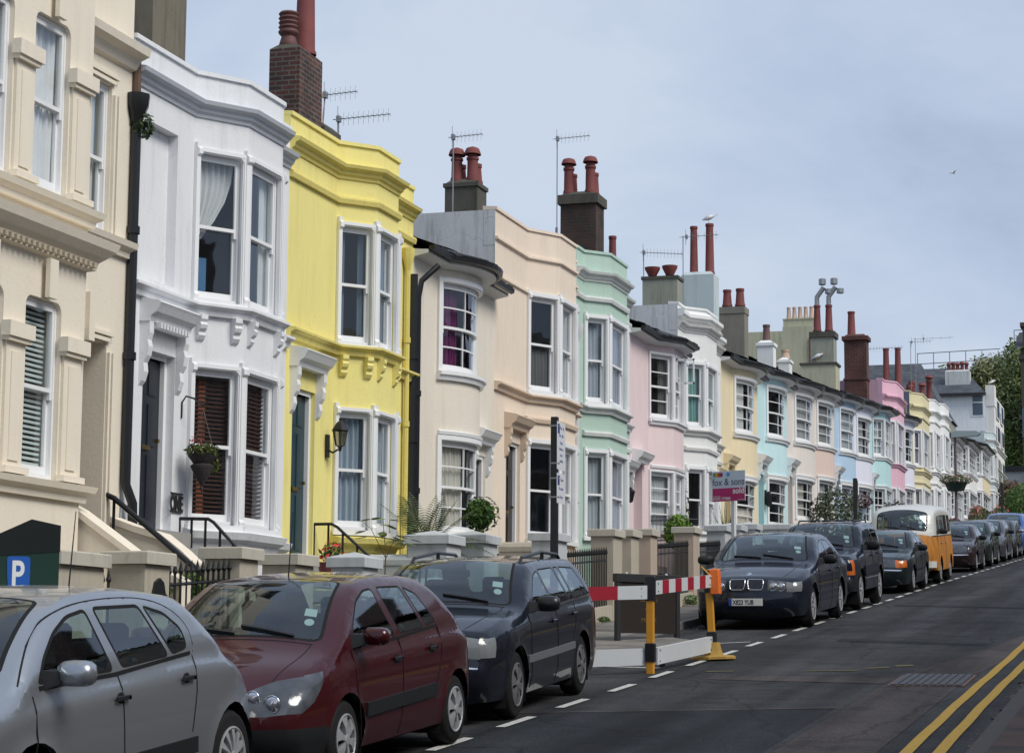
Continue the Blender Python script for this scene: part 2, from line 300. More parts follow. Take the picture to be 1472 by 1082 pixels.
# ================================================================ ground
def sheet(name, pts, mat, kind='structure', z=0.0):
    """flat piece of the sloping street: pts are (x, y)"""
    mb = MB(); mb.quad(*[(x, y, gz(y)+z) for x, y in pts]); o = mb.build(name, mat); o['kind'] = kind; return o
def asphalt(name, c1, c2, sc=1.0):
    m, nt, b = newmat(name); b.inputs['Roughness'].default_value = .82; b.inputs['Specular IOR Level'].default_value = .12
    t = N(nt, 'ShaderNodeTexCoord')
    a = N(nt, 'ShaderNodeTexNoise', i_Scale=.55*sc, i_Detail=8.0, i_Roughness=.7); L(nt, t.outputs['Object'], a.inputs['Vector'])
    f = N(nt, 'ShaderNodeTexNoise', i_Scale=48.0, i_Detail=4.0); L(nt, t.outputs['Object'], f.inputs['Vector'])
    mx = N(nt, 'ShaderNodeMixRGB'); mx.inputs['Color1'].default_value = c4(c1); mx.inputs['Color2'].default_value = c4(c2)
    r = N(nt, 'ShaderNodeValToRGB'); r.color_ramp.elements[0].position = .35; r.color_ramp.elements[1].position = .68; L(nt, a.outputs['Fac'], r.inputs[0]); L(nt, r.outputs[0], mx.inputs['Fac'])
    m2 = N(nt, 'ShaderNodeMixRGB', blend_type='MULTIPLY'); m2.inputs['Fac'].default_value = .7; L(nt, mx.outputs[0], m2.inputs['Color1'])
    r2 = N(nt, 'ShaderNodeValToRGB'); r2.color_ramp.elements[0].position = .3; r2.color_ramp.elements[0].color = (.3, .3, .3, 1); r2.color_ramp.elements[1].position = .7; r2.color_ramp.elements[1].color = (1.9, 1.9, 1.9, 1); L(nt, f.outputs['Fac'], r2.inputs[0])
    L(nt, r2.outputs[0], m2.inputs['Color2'])
    v = N(nt, 'ShaderNodeTexVoronoi', i_Scale=.55, feature='DISTANCE_TO_EDGE'); dn = N(nt, 'ShaderNodeTexNoise', i_Scale=1.6, i_Detail=6.0); L(nt, t.outputs['Object'], dn.inputs['Vector'])
    dm = N(nt, 'ShaderNodeMixRGB'); dm.inputs['Fac'].default_value = .3; L(nt, t.outputs['Object'], dm.inputs['Color1']); L(nt, dn.outputs['Color'], dm.inputs['Color2']); L(nt, dm.outputs[0], v.inputs['Vector'])
    vr = N(nt, 'ShaderNodeMapRange'); vr.inputs['From Max'].default_value = .012; vr.inputs['To Min'].default_value = .55; vr.inputs['To Max'].default_value = 1; L(nt, v.outputs['Distance'], vr.inputs['Value'])
    st = N(nt, 'ShaderNodeMapping'); st.inputs['Scale'].default_value = (1.3, .06, .06); L(nt, t.outputs['Object'], st.inputs[0]); sn = N(nt, 'ShaderNodeTexNoise', i_Scale=1.5, i_Detail=3.0); L(nt, st.outputs[0], sn.inputs['Vector'])
    sr = N(nt, 'ShaderNodeMapRange'); sr.inputs['From Min'].default_value = .35; sr.inputs['From Max'].default_value = .65; sr.inputs['To Min'].default_value = .68; sr.inputs['To Max'].default_value = 1.45; L(nt, sn.outputs['Fac'], sr.inputs['Value'])
    bl = N(nt, 'ShaderNodeTexNoise', i_Scale=1.9, i_Detail=5.0, i_Roughness=.65); L(nt, t.outputs['Object'], bl.inputs['Vector']); br_ = N(nt, 'ShaderNodeMapRange'); br_.inputs['From Min'].default_value = .36; br_.inputs['From Max'].default_value = .46; br_.inputs['To Min'].default_value = .72; br_.inputs['To Max'].default_value = 1; L(nt, bl.outputs['Fac'], br_.inputs['Value'])
    q1 = N(nt, 'ShaderNodeMath', operation='MULTIPLY'); L(nt, vr.outputs[0], q1.inputs[0]); L(nt, sr.outputs[0], q1.inputs[1]); q2 = N(nt, 'ShaderNodeMath', operation='MULTIPLY'); L(nt, q1.outputs[0], q2.inputs[0]); L(nt, br_.outputs[0], q2.inputs[1])
    m4 = N(nt, 'ShaderNodeMixRGB', blend_type='MULTIPLY'); m4.inputs['Fac'].default_value = 1; L(nt, m2.outputs[0], m4.inputs['Color1']); L(nt, q2.outputs[0], m4.inputs['Color2']); L(nt, m4.outputs[0], b.inputs['Base Color'])
    bp = N(nt, 'ShaderNodeBump', i_Strength=.5, i_Distance=.006); L(nt, f.outputs['Fac'], bp.inputs['Height']); L(nt, bp.outputs[0], b.inputs['Normal'])
    return m
ASPH = asphalt('asphalt', (.024, .025, .028), (.044, .045, .047))
ASPH2 = asphalt('worn_asphalt', (.045, .039, .039), (.064, .055, .054))
ASPH3 = asphalt('fresh_asphalt', (.014, .016, .019), (.022, .024, .027))
PAVE = brick((.16, .15, .14), (.2, .19, .175), (.08, .075, .07), .6, .6, .012, 'paving')
# ---- the hillside and everything underfoot
mb = MB(); ys = [-60, 140, 175, 260, 420]; zz = [gz(-60), gz(140), gz(175)+1.5, gz(260)+9, gz(420)+6]
for i in range(4): mb.quad((-900, ys[i], zz[i]-.08), (900, ys[i], zz[i]-.08), (900, ys[i+1], zz[i+1]-.08), (-900, ys[i+1], zz[i+1]-.08))
mb.quad((-900, 420, zz[4]-.08), (900, 420, zz[4]-.08), (900, 1600, zz[4]-40), (-900, 1600, zz[4]-40)); mb.quad((-900, -900, gz(-60)-10), (900, -900, gz(-60)-10), (900, -60, gz(-60)-.08), (-900, -60, gz(-60)-.08))
o = mb.build('ground', plain('hill_grass', (.06, .07, .04), .95, var=.3, scale=.4)); o['kind'] = 'structure'
o = sheet('road', [(-7.75, -30), (-1.55, -30), (-1.55, 200), (-7.75, 200)], ASPH)
# left pavement with kerb, right pavement with kerb (the camera stands on it)
mb = MB()
for y0, y1 in ((-30, 26.6), (30.6, 200)):
    mb.add([(-7.75, y0, gz(y0)), (-7.75, y1, gz(y1)), (-7.75, y1, gz(y1)+.12), (-7.75, y0, gz(y0)+.12), (-7.9, y1, gz(y1)+.125), (-7.9, y0, gz(y0)+.125)], [(0, 1, 2, 3), (3, 2, 4, 5)])
kb = MB(); kb.add([(-1.55, -30, gz(-30)), (-1.55, 200, gz(200)), (-1.55, 200, gz(200)+.1), (-1.55, -30, gz(-30)+.1), (-1.4, 200, gz(200)+.105), (-1.4, -30, gz(-30)+.105)], [(3, 2, 1, 0), (5, 4, 2, 3)])
o = kb.build('kerb', plain('dark_kerb', (.045, .042, .04), .85, var=.3, scale=3, bump=.2)); o['kind'] = 'structure'
# build-out that narrows the road beside the barrier
bo = [(-7.75, 26.6), (-6.7, 27.6), (-6.35, 28.4), (-6.35, 29.4), (-6.9, 30.2), (-7.75, 30.6)]
for i in range(5):
    (a, b_), (c, d) = bo[i], bo[i+1]
    mb.add([(a, b_, gz(b_)), (c, d, gz(d)), (c, d, gz(d)+.12), (a, b_, gz(b_)+.12)], [(0, 1, 2, 3)])
o = mb.build('kerb', plain('granite_kerb', (.17, .165, .16), .8, var=.25, scale=3, bump=.2)); o['kind'] = 'structure'
mb = MB(); mb.quad((-9.0, -30, gz(-30)+.127), (-7.9, -30, gz(-30)+.127), (-7.9, 200, gz(200)+.127), (-9.0, 200, gz(200)+.127))
mb.add([(x, y, gz(y)+.126) for x, y in [(-7.9, 26.6)]+bo+[(-7.9, 30.6)]], [tuple(range(8))])
o = mb.build('pavement', PAVE); o['kind'] = 'structure'
o = sheet('pavement', [(-1.4, -30), (3.4, -30), (3.4, 200), (-1.4, 200)], brick((.07, .04, .036), (.055, .034, .032), (.03, .028, .027), .2, .1, .01, 'brick_paving'), z=.108)
o = sheet('front_gardens', [(-11.4, -30), (-9.0, -30), (-9.0, 200), (-11.4, 200)], plain('garden_ground', (.14, .125, .1), .95, var=.3, scale=2), z=.1)
# road repairs
def patch(name, pts, mat, z): return sheet(name, pts, mat, z=z)
patch('road_patch', [(-3.15, -10), (-2.35, -10), (-2.3, 24.6), (-1.95, 30.5), (-1.56, 41), (-1.56, 46), (-2.0, 36), (-2.6, 29), (-3.1, 24.9)], ASPH2, .004)
patch('road_patch', [(-5.2, 24.3), (-3.12, 23.9), (-3.1, 24.75), (-5.2, 24.95)], ASPH2, .005)
patch('road_patch', [(-7.6, 19.5), (-3.2, 20.9), (-3.2, 21.02), (-7.6, 19.62)], ASPH2, .005)
patch('road_patch', [(-5.9, -10), (-3.2, -10), (-3.2, 20.85), (-5.9, 20.2)], ASPH3, .0025)
patch('road_patch', [(-5.4, 43), (-2.1, 41.5), (-2.1, 42.0), (-5.4, 43.6)], ASPH3, .004)
patch('road_patch', [(-4.8, 31.5), (-2.6, 30.6), (-2.6, 31.1), (-4.8, 32.1)], ASPH3, .004)
def worn(name, c, th=.42):
    m, nt, b = newmat(name); b.inputs['Roughness'].default_value = .85; t = N(nt, 'ShaderNodeTexCoord'); n = N(nt, 'ShaderNodeTexNoise', i_Scale=22.0, i_Detail=6.0, i_Roughness=.75); L(nt, t.outputs['Object'], n.inputs['Vector'])
    r = N(nt, 'ShaderNodeValToRGB'); r.color_ramp.elements[0].position = th-.06; r.color_ramp.elements[0].color = (.04, .04, .042, 1); r.color_ramp.elements[1].position = th+.06; r.color_ramp.elements[1].color = c4(c); L(nt, n.outputs['Fac'], r.inputs[0]); L(nt, r.outputs[0], b.inputs['Base Color']); return m
MARKW = worn('worn_white_road_paint', (.5, .5, .48), .4)
MARKY = worn('yellow_road_paint', (.42, .26, .035), .36)
mb = MB(); random.seed(3)
y = 9.0
while y < 150:
    x = -5.84+random.uniform(-.012, .012) + max(0, (y-55))*.012
    mb.quad((x-.05, y, gz(y)+.008), (x+.05, y-.02, gz(y)+.008), (x+.05, y+.98, gz(y+.98)+.008), (x-.05, y+1.0, gz(y+1)+.008)); y += 1.93 if y < 40 else 1.75
for a in (([-6.9, 30.4], [-6.0, 31.2]), ([-7.2, 26.2], [-6.1, 25.9])):
    (x0, y0), (x1, y1) = a; mb.quad((x0, y0, gz(y0)+.007), (x1, y1, gz(y1)+.007), (x1, y1+.1, gz(y1+.1)+.007), (x0, y0+.1, gz(y0+.1)+.007))
o = mb.build('parking_bay_line', MARKW); o['kind'] = 'structure'
mb = MB()
def xs(y): return .01*math.sin(y*.5)+.004*math.sin(y*2.3)
for base in (-2.09, -1.84):
    y = -5
    while y < 170:
        y2 = y+.5; mb.quad((base-.05+xs(y), y, gz(y)+.009), (base+.05+xs(y), y, gz(y)+.009), (base+.05+xs(y2), y2, gz(y2)+.009), (base-.05+xs(y2), y2, gz(y2)+.009)); y = y2
o = mb.build('double_yellow_line', MARKY); o['kind'] = 'structure'
mb = MB()
for pts in ([(-4.3, 25.6), (-3.7, 25.75), (-3.65, 25.9), (-4.25, 25.7)], [(-3.6, 26.1), (-3.35, 26.3), (-3.4, 26.45), (-3.65, 26.2)], [(-5.4, 25.4), (-5.1, 25.5), (-5.12, 25.6), (-5.45, 25.5)], [(-3.3, 26.5), (-3.1, 26.6), (-3.15, 26.8), (-3.35, 26.7)]):
    mb.quad(*[(x, y, gz(y)+.007) for x, y in pts])
o = mb.build('yellow_paint_splash', plain('splashed_yellow', (.1, .085, .02), .8, var=.5, scale=12)); o['kind'] = 'structure'
# drain cover
dr = thing('drain_cover', 'grey metal drain cover with raised studs set in the road by the double yellow lines', 'drain cover', (-3.05, 23.6, gz(23.6)+.012), (math.atan(G), 0, 0))
mb = MB(); mb.box(0, .82, 0, 1.55, -.01, .0); mb.build('frame', RUST, dr)
mb = MB()
for i in range(9):
    for j in range(16):
        mb.bbox(.035+i*.085, .1+i*.085, .03+j*.094, .1+j*.094, .0, .014, .004)
mb.build('plate', plain('worn_steel', (.06, .065, .08), .6, metal=.2, var=.5, scale=15), dr)

# ================================================================ house kit
class Plan:
    def __init__(s, pts, bow=False):
        s.p = [Vector((a, b)) for a, b in pts]; s.bow = bow; s.S = [0]
        for i in range(len(pts)-1): s.S.append(s.S[-1]+(s.p[i+1]-s.p[i]).length)
        s.n = []
        for i in range(len(pts)-1):
            d = (s.p[i+1]-s.p[i]).normalized(); s.n.append(Vector((d.y, -d.x)))
        s.mt = []
        for i in range(len(pts)):
            a = s.n[max(i-1, 0)]; b = s.n[min(i, len(s.n)-1)]; h = (a+b).normalized(); s.mt.append(h/max(.3, h.dot(a)))
    def seg(s, t):
        for i in range(len(s.S)-1):
            if t <= s.S[i+1]+1e-9: return i
        return len(s.S)-2
    def at(s, t, o, flat=False, k=None):
        i = s.seg(t) if k is None else k; f = (t-s.S[i])/(s.S[i+1]-s.S[i])
        p = s.p[i].lerp(s.p[i+1], f)
        return p+(s.n[i]*o if flat else s.mt[i].lerp(s.mt[i+1], f)*o)
    def stations(s, a, b):
        return [a]+[t for t in s.S if a+1e-5 < t < b-1e-5]+[b]
def pbox(mb, P, s0, s1, o0, o1, z0, z1, flat=True, mi=None):
    k = P.seg((s0+s1)/2) if flat else None
    st = [s0, s1] if flat else P.stations(s0, s1); vs = []
    for t in st:
        a = P.at(t, o0, flat, k); b = P.at(t, o1, flat, k); vs += [(a.x, a.y, z0), (b.x, b.y, z0), (b.x, b.y, z1), (a.x, a.y, z1)]
    n = len(st); fs = [(0, 3, 2, 1), (4*n-4, 4*n-3, 4*n-2, 4*n-1)]
    for i in range(n-1):
        for k2 in range(4): fs.append((4*i+k2, 4*i+(k2+1) % 4, 4*i+4+(k2+1) % 4, 4*i+4+k2))
    mb.add(vs, fs, mi)
def sweep(mb, P, prof, s0, s1, z=0, mi=None):
    st = P.stations(s0, s1); n = len(prof); vs = []
    for t in st:
        for o, h in prof:
            a = P.at(t, o); vs.append((a.x, a.y, z+h))
    fs = [tuple(range(n)), tuple(range(len(st)*n-1, (len(st)-1)*n-1, -1))]
    for i in range(len(st)-1):
        for k in range(n): fs.append((i*n+k, i*n+(k+1) % n, (i+1)*n+(k+1) % n, (i+1)*n+k))
    mb.add(vs, fs, mi)
def wall(mb, P, s0, s1, z0, z1, ops, depth=.14, mi=0, rv=0):
    st = sorted(set([round(t, 5) for t in P.stations(s0, s1)]+[round(v, 5) for op in ops for v in op[:2]]))
    zs = sorted(set([z0, z1]+[v for op in ops for v in op[2:4]]))
    for i in range(len(st)-1):
        a, b = P.at(st[i], 0), P.at(st[i+1], 0); mid = (st[i]+st[i+1])/2
        for j in range(len(zs)-1):
            zm = (zs[j]+zs[j+1])/2
            if any(o[0] < mid < o[1] and o[2] < zm < o[3] for o in ops): continue
            mb.quad((a.x, a.y, zs[j]), (b.x, b.y, zs[j]), (b.x, b.y, zs[j+1]), (a.x, a.y, zs[j+1]), mi=mi)
    for op in ops:
        a0, a1, b0, b1 = op[:4]; dp = op[4] if len(op) > 4 else depth; fl = not P.bow; k = P.seg((a0+a1)/2) if fl else None
        ss = [a0, a1] if fl else P.stations(a0, a1)
        for t in (a0, a1):
            p, q = P.at(t, 0, fl, k), P.at(t, -dp, fl, k); mb.quad((p.x, p.y, b0), (q.x, q.y, b0), (q.x, q.y, b1), (p.x, p.y, b1), mi=rv)
        for h in (b0, b1):
            for i in range(len(ss)-1):
                p, q, r, u = P.at(ss[i], 0, fl, k), P.at(ss[i], -dp, fl, k), P.at(ss[i+1], -dp, fl, k), P.at(ss[i+1], 0, fl, k)
                mb.quad((p.x, p.y, h), (q.x, q.y, h), (r.x, r.y, h), (u.x, u.y, h), mi=rv)
CORN = [(0, -.18), (.02, -.18), (.03, -.14), (.06, -.12), (.08, -.07), (.135, -.045), (.15, .0), (0, .025)]
BAND = [(0, -.1), (.05, -.1), (.07, -.03), (.13, 0), (.13, .03), (0, .05)]
STRG = [(0, -.05), (.045, -.05), (.06, .01), (.05, .04), (0, .05)]
_cm = {}
def cloth(c, rough=.9):
    return plain('curtain_fabric', tuple(min(.8, x*1.35) for x in c), rough, var=.15, scale=3)
def curtain(par, P, s0, s1, z0, z1, kind, c, flat, off=-.175):
    if not kind: return
    mb = MB(); k = P.seg((s0+s1)/2) if flat else None
    if kind == 'blind':
        z = z1-.04
        while z > z0: pbox(mb, P, s0, s1, off-.02, off+.015, z-.004, z+.018, flat); z -= .05
        mb.build('blind', cloth(c), par); return
    def fold(a, b, zb=z0, zt=z1, sl=0.0, slb=0.0, amp=.022, n=None, o=off):
        n = n or max(8, int((b-a)*70)); vs = []; rows = 5; ph = random.random()*6
        for j in range(rows):
            f = j/(rows-1); z = zt+(zb-zt)*f
            aa = a+(sl*math.sin(f*math.pi*.5)); bb = b+slb*f*f
            for i in range(n+1):
                t = aa+(bb-aa)*i/n; t = min(max(t, s0-.02), s1+.02); q = P.at(t, o+amp*math.sin(ph+i*1.1)+amp*.4*math.sin(i*.37+f), flat, k); vs.append((q.x, q.y, z))
        mb.add(vs, [(j*(n+1)+i, j*(n+1)+i+1, (j+1)*(n+1)+i+1, (j+1)*(n+1)+i) for j in range(rows-1) for i in range(n)])
    w = s1-s0
    if kind == 'net': fold(s0, s1, amp=.015)
    elif kind == 'drapes': fold(s0, s0+w*.28); fold(s1-w*.28, s1)
    elif kind == 'left': fold(s0, s0+w*.4)
    elif kind == 'right': fold(s1-w*.35, s1)
    elif kind == 'swag': fold(s0, s1+.02, zb=z0+(z1-z0)*.42, slb=-(w*.85))
    elif kind == 'full': fold(s0, s1, amp=.03)
    elif kind == 'half': fold(s0, s1, zt=z0+(z1-z0)*.45, amp=.015)
    mb.build('curtain', cloth(c), par, smooth=True)
def sash(house, P, op, nx=1, ny=1, cur=('net', (.4, .42, .44)), frame=WHITE, flat=None, arch=.08, sill=True, small=False, rnd=0.0, sep=True, proud=.035, up=0.0, nm='window', lab=None):
    """one vertical sliding sash window with its surround"""
    s0, s1, z0, z1 = op[:4]; flat = (not P.bow) if flat is None else flat
    mb = MB(); B = lambda a, b, o0, o1, c, d: pbox(mb, P, a, b, o0, o1, c, d, flat)
    if arch:
        B(s0-arch, s0, .001, proud, z0, z1+arch); B(s1, s1+arch, .001, proud, z0, z1+arch); B(s0, s1, .001, proud, z1, z1+arch)
        B(s0-.01, s0+.014, -.03, proud*.6, z0+.002, z1-.016); B(s1-.014, s1+.01, -.03, proud*.6, z0+.002, z1-.016); B(s0-.01, s1+.01, -.03, proud*.6, z1-.014, z1+.01)
    if sill: B(s0-arch-.02, s1+arch+.02, -.1, .075, z0-.07, z0-.0)
    fw = .035 if s1-s0 < .9 else .045
    B(s0+.003, s0+fw, -.137, -.05, z0+.003, z1-.003); B(s1-fw, s1-.003, -.137, -.05, z0+.003, z1-.003); B(s0+fw, s1-fw, -.137, -.051, z1-fw, z1-.003); B(s0+fw, s1-fw, -.137, -.04, z0+.003, z0+.05)
    if rnd:
        k = P.seg((s0+s1)/2)
        for (sx, d) in ((s0+.0, 1), (s1, -1)):
            ring = [(sx, z1)]+[(sx+d*rnd*(1-math.sin(t)), z1-rnd*(1-math.cos(t))) for t in [0, .4, .8, 1.2, 1.57]]
            vs = []
            for o in (.03, -.06):
                for t, z in ring:
                    q = P.at(t, o, True, k); vs.append((q.x, q.y, z))
            n = len(ring); mb.add(vs, [tuple(range(n)), tuple(range(2*n-1, n-1, -1))]+[(i, (i+1) % n, n+(i+1) % n, n+i) for i in range(n)])
    w = mb.build(nm, frame, house, label=lab)
    a, b = s0+fw, s1-fw; zb, zt = z0+.05, z1-fw; zm = zb+(zt-zb)*(.5+up)
    mb = MB(); r = .032
    def leaf(o, c, d, bot, top):
        pb = lambda a_, b_, c_, d_, oo=0: pbox(mb, P, a_, b_, o, o+.035+oo, c_, d_, flat)
        pb(a, a+r, c, d); pb(b-r, b, c, d); pb(a+r, b-r, c, c+bot); pb(a+r, b-r, d-top, d)
        for i in range(1, nx): 
            t = a+(b-a)*i/nx; pb(t-.011, t+.011, c+bot, d-top, -.006)
        for j in range(1, ny):
            z = c+bot+(d-top-c-bot)*j/ny; pb(a+r, b-r, z-.011, z+.011, -.008)
    leaf(-.095, zm-.02, zt, .04, .05); leaf(-.135, zb, zm+.02, .08, .04)
    if not small:
        for t in (a, b-.035): pbox(mb, P, t, t+.035, -.095, -.06, zm-.09, zm-.02, flat)
    mb.build('sash', frame, w)
    mb = MB(); k = P.seg((s0+s1)/2) if flat else None
    for o, c, d in ((-.08, zm, zt-.02), (-.12, zb+.04, zm)):
        st = [a+.01, b-.01] if flat else P.stations(a+.01, b-.01)
        tl, tz = (random.uniform(-.005, .005), random.uniform(-.006, .006)) if flat else (0, random.uniform(-.005, .005))
        for i in range(len(st)-1):
            p, q = P.at(st[i], o+tl, flat, k), P.at(st[i+1], o-tl, flat, k); mb.quad((p.x+tz, p.y, c), (q.x+tz, q.y, c), (q.x-tz, q.y, d), (p.x-tz, p.y, d))
    mb.build('pane', WGLASS, w)
    curtain(w, P, a, b, zb, zt, cur[0], cur[1] if cur[0] else None, flat)
    return w
def console(mb, P, s, z1, h=.5, w=.12, d=.15, mi=None):
    prof = [(0, 0), (d, 0), (d, -.1), (d*.8, -.16), (d*.95, -.22), (d*.8, -.3), (d*.45, -.36), (d*.55, -.44), (d*.3, -.52), (0, -.56)]
    k = P.seg(s); vs = []
    for t in (s-w/2, s+w/2):
        for o, z in prof: q = P.at(t, o+.001, True, k); vs.append((q.x, q.y, z1+z*h/.56))
    n = len(prof); mb.add(vs, [tuple(range(n)), tuple(range(2*n-1, n-1, -1))]+[(i, (i+1) % n, n+(i+1) % n, n+i) for i in range(n)], mi)
def doorway(house, P, s0, s1, z0, z1, dcol=(.03, .04, .05), dep=.5, hood=None, hoodz=None, trim=WHITE, wallm=None, fan='rect', ext=.12, cons=True, ch=.55, dentil=False):
    """recessed front door with fanlight, step and hood on brackets"""
    k = P.seg((s0+s1)/2); f = lambda mb, a, b, o0, o1, c, d: pbox(mb, P, a, b, o0, o1, c, d, True)
    zt = z0+2.05 if z1-z0 > 2.25 else z1-.06
    mb = MB(); f(mb, s0, s0+.06, -dep, -dep+.1, z0, z1); f(mb, s1-.06, s1, -dep, -dep+.1, z0, z1); f(mb, s0+.06, s1-.06, -dep, -dep+.1, z1-.06, z1); f(mb, s0+.06, s1-.06, -dep, -dep+.12, zt, zt+.07)
    if fan == 'arch':
        for t in range(1, 4): a = s0+(s1-s0)*t/4; f(mb, a-.012, a+.012, -dep+.02, -dep+.05, zt, z1)
    else: a = (s0+s1)/2; f(mb, a-.015, a+.015, -dep+.02, -dep+.05, zt, z1)
    fr = mb.build('door_frame', trim, house)
    mb = MB(); a, b = P.at(s0+.05, -dep+.03, True, k), P.at(s1-.05, -dep+.03, True, k); mb.quad((a.x, a.y, zt+.06), (b.x, b.y, zt+.06), (b.x, b.y, z1-.05), (a.x, a.y, z1-.05)); mb.build('fanlight', WGLASS, fr)
    mb = MB(); D0, D1 = s0+.06, s1-.06; f(mb, D0, D1, -dep, -dep+.045, z0+.01, zt)
    wv = (D1-D0-.27)/2
    for a in (D0+.09, D0+.18+wv):
        for c, d in ((z0+.15, z0+.85), (z0+.95, zt-.5), (zt-.4, zt-.1)):
            if d > c: f(mb, a, a+wv, -dep+.045, -dep+.058, c, d)
    d = mb.build('door', plain('door_paint', dcol, .3, var=.1), house)
    mb = MB(); f(mb, D1-.08, D1-.05, -dep+.05, -dep+.09, z0+1.0, z0+1.04); mb.build('handle', plain('brass', (.4, .28, .1), .35, metal=1), d); mb = MB(); f(mb, (D0+D1)/2-.1, (D0+D1)/2+.1, -dep+.058, -dep+.066, z0+.9, z0+.95); mb.build('letter_plate', plain('brass', (.4, .28, .1), .35, metal=1), d)
    mb = MB(); f(mb, s0, s1, -dep, .25, z0-.16, z0-.005); n = max(1, int((z0-.15)/.19))
    for i in range(1, n+1): f(mb, s0-.03, s1+.03, .0 if i > 1 else .25, .25+.27*i, z0-.16-.185*i, z0-.012-.185*i)
    mb.build('doorstep', plain('worn_step_stone', (.3, .29, .27), .85, var=.2), house)
    if hood:
        hz = hoodz or z1+.35; mb = MB(); i = k
        def seg_sweep(prof, a, b):
            vs = []; n = len(prof)
            for t in (a, b):
                for o, h in prof: q = P.at(t, o, True, k); vs.append((q.x, q.y, hz+h))
            mb.add(vs, [tuple(range(n)), tuple(range(2*n-1, n-1, -1))]+[(i, (i+1) % n, n+(i+1) % n, n+i) for i in range(n)])
        seg_sweep([(.002, -.2), (.12, -.2), (.14, -.14), (.2, -.1), (.24, -.03), (.26, 0), (.23, .02), (.002, .07)], s0-ext, s1+ext)
        if dentil:
            t = s0+.05
            while t < s1-.05: f(mb, t, t+.035, .05, .18, hz-.26, hz-.199); t += .075
        mb.build('door_hood', hood, house)
        for s_ in ((s0-ext*.45, s1+ext*.45) if cons else ()): mb = MB(); console(mb, P, s_, hz-.2, ch, .1, .12); mb.build('console', hood, house)
    return d
def pot(mb, x, y, z, h, r=.12, kind='plain'):
    if kind == 'cowl':
        mb.lathe([(r*1.15, 0), (r*1.15, .06), (r, .1), (r*.95, h*.8), (r*1.12, h*.82), (r*1.12, h*.9), (r*.9, h*.92), (r*.9, h)], (x, y, z), n=12)
        mb.lathe([(r*1.5, -.04), (r*1.35, .02), (r*1.1, .08), (.02, .12)], (x, y, z+h+.05), n=12, sy=1.2)
    elif kind == 'louvre':
        pr = [(r, 0), (r*1.25, .05), (r*1.1, .12), (r*.9, .2), (r*1.3, h*.45)]
        for i in range(5): pr += [(r*1.35, h*.5+i*.07), (r*1.15, h*.5+i*.07+.03)]
        mb.lathe(pr+[(r*1.2, h), (0, h)], (x, y, z), n=14)
    elif kind == 'bowl': mb.lathe([(r*.7, 0), (r*.9, h*.3), (r*1.3, h*.8), (r*1.35, h), (r*1.1, h), (r*.6, h*.4), (0, h*.4)], (x, y, z), n=14)
    else: mb.lathe([(r*1.2, 0), (r*1.2, .05), (r*1.05, .08), (r*.85, h-.08), (r*.98, h-.07), (r*.98, h), (r*.75, h), (r*.7, h-.3), (0, h-.3)], (x, y, z), n=12)
def chimney(house, x0, x1, y0, y1, z0, z1, mat, pots, cap=(.05, .12), capmat=None, ledge=None, haunch=True, potmat=None):
    """stack in the house's own coordinates; pots: (x, y, height, radius, kind)"""
    mb = MB(); mb.box(x0, x1, y0, y1, z0, z1)
    ch = mb.build('chimney', mat, house)
    cm = capmat or mat; mb = MB(); e, t = cap
    if e: mb.box(x0-e, x1+e, y0-e, y1+e, z1+.002, z1+t); zt = z1+t
    else: zt = z1
    for l in (ledge or []): lb = MB(); lb.box(x0-.04, x1+.04, y0-.04, y1+.04, l, l+.06); lb.build('chimney_ledge', cm, ch)
    if haunch:
        i = .1; mb.add([(x0, y0, zt), (x1, y0, zt), (x1, y1, zt), (x0, y1, zt), (x0+i, y0+i, zt+.09), (x1-i, y0+i, zt+.09), (x1-i, y1-i, zt+.09), (x0+i, y1-i, zt+.09)], [(0, 1, 5, 4), (1, 2, 6, 5), (2, 3, 7, 6), (3, 0, 4, 7), (4, 5, 6, 7)])
    if len(mb.v): mb.build('chimney_cap', cm, ch)
    for p in pots:
        mb = MB(); pot(mb, p[0], p[1], zt+.05, p[2], p[3], p[4]); mb.build('chimney_pot', p[5] if len(p) > 5 else (potmat or TERRA), ch, smooth=True, angle=50)
    return ch
def aerial(house, x, y, z0, z1, L_=1.4, n=9, d=1, lean=0.0, boom=0.0):
    mb = MB(); mb.tube([(x-lean, y, z0), (x, y, z1)], .013, 6); a, b = (x-.1*d, y, z1-.04), (x+L_*d, y-.1, z1-.04+boom)
    mb.tube([a, b], .008, 5); 
    for i in range(n):
        f = (i+1.2)/(n+.6); px, py, pz = a[0]+(b[0]-a[0])*f, a[1]+(b[1]-a[1])*f, a[2]+(b[2]-a[2])*f
        if i == 0: mb.box(px-.03, px+.03, py-.05, py+.05, pz-.05, pz+.05); mb.tube([(px-.02, py, pz-.22), (px-.02, py, pz+.22)], .007, 4)
        mb.tube([(px, py, pz-.12), (px, py, pz+.1)], .0035, 4); mb.tube([(px, py-.12, pz), (px, py+.12, pz)], .0035, 4)
    return mb.build('tv_aerial', METAL, house)
def pipe(house, pts, mat, r=.045, hopper=None, name='downpipe'):
    mb = MB(); mb.tube(pts, r, 8)
    for i in range(len(pts)-1):
        a, b = Vector(pts[i]), Vector(pts[i+1]); n = int((a-b).length/1.6)
        for j in range(1, n+1):
            q = a.lerp(b, j/(n+1)); mb.lathe([(r*1.35, -.04), (r*1.35, .04)], q, n=8)
    if hopper: x, y, z = hopper; mb.lathe([(r, -.25), (r*1.6, -.15), (r*2.4, -.05), (r*2.6, .08), (r*1.8, .08)], (x, y, z), n=8)
    return mb.build(name, mat, house, smooth=True, angle=40)
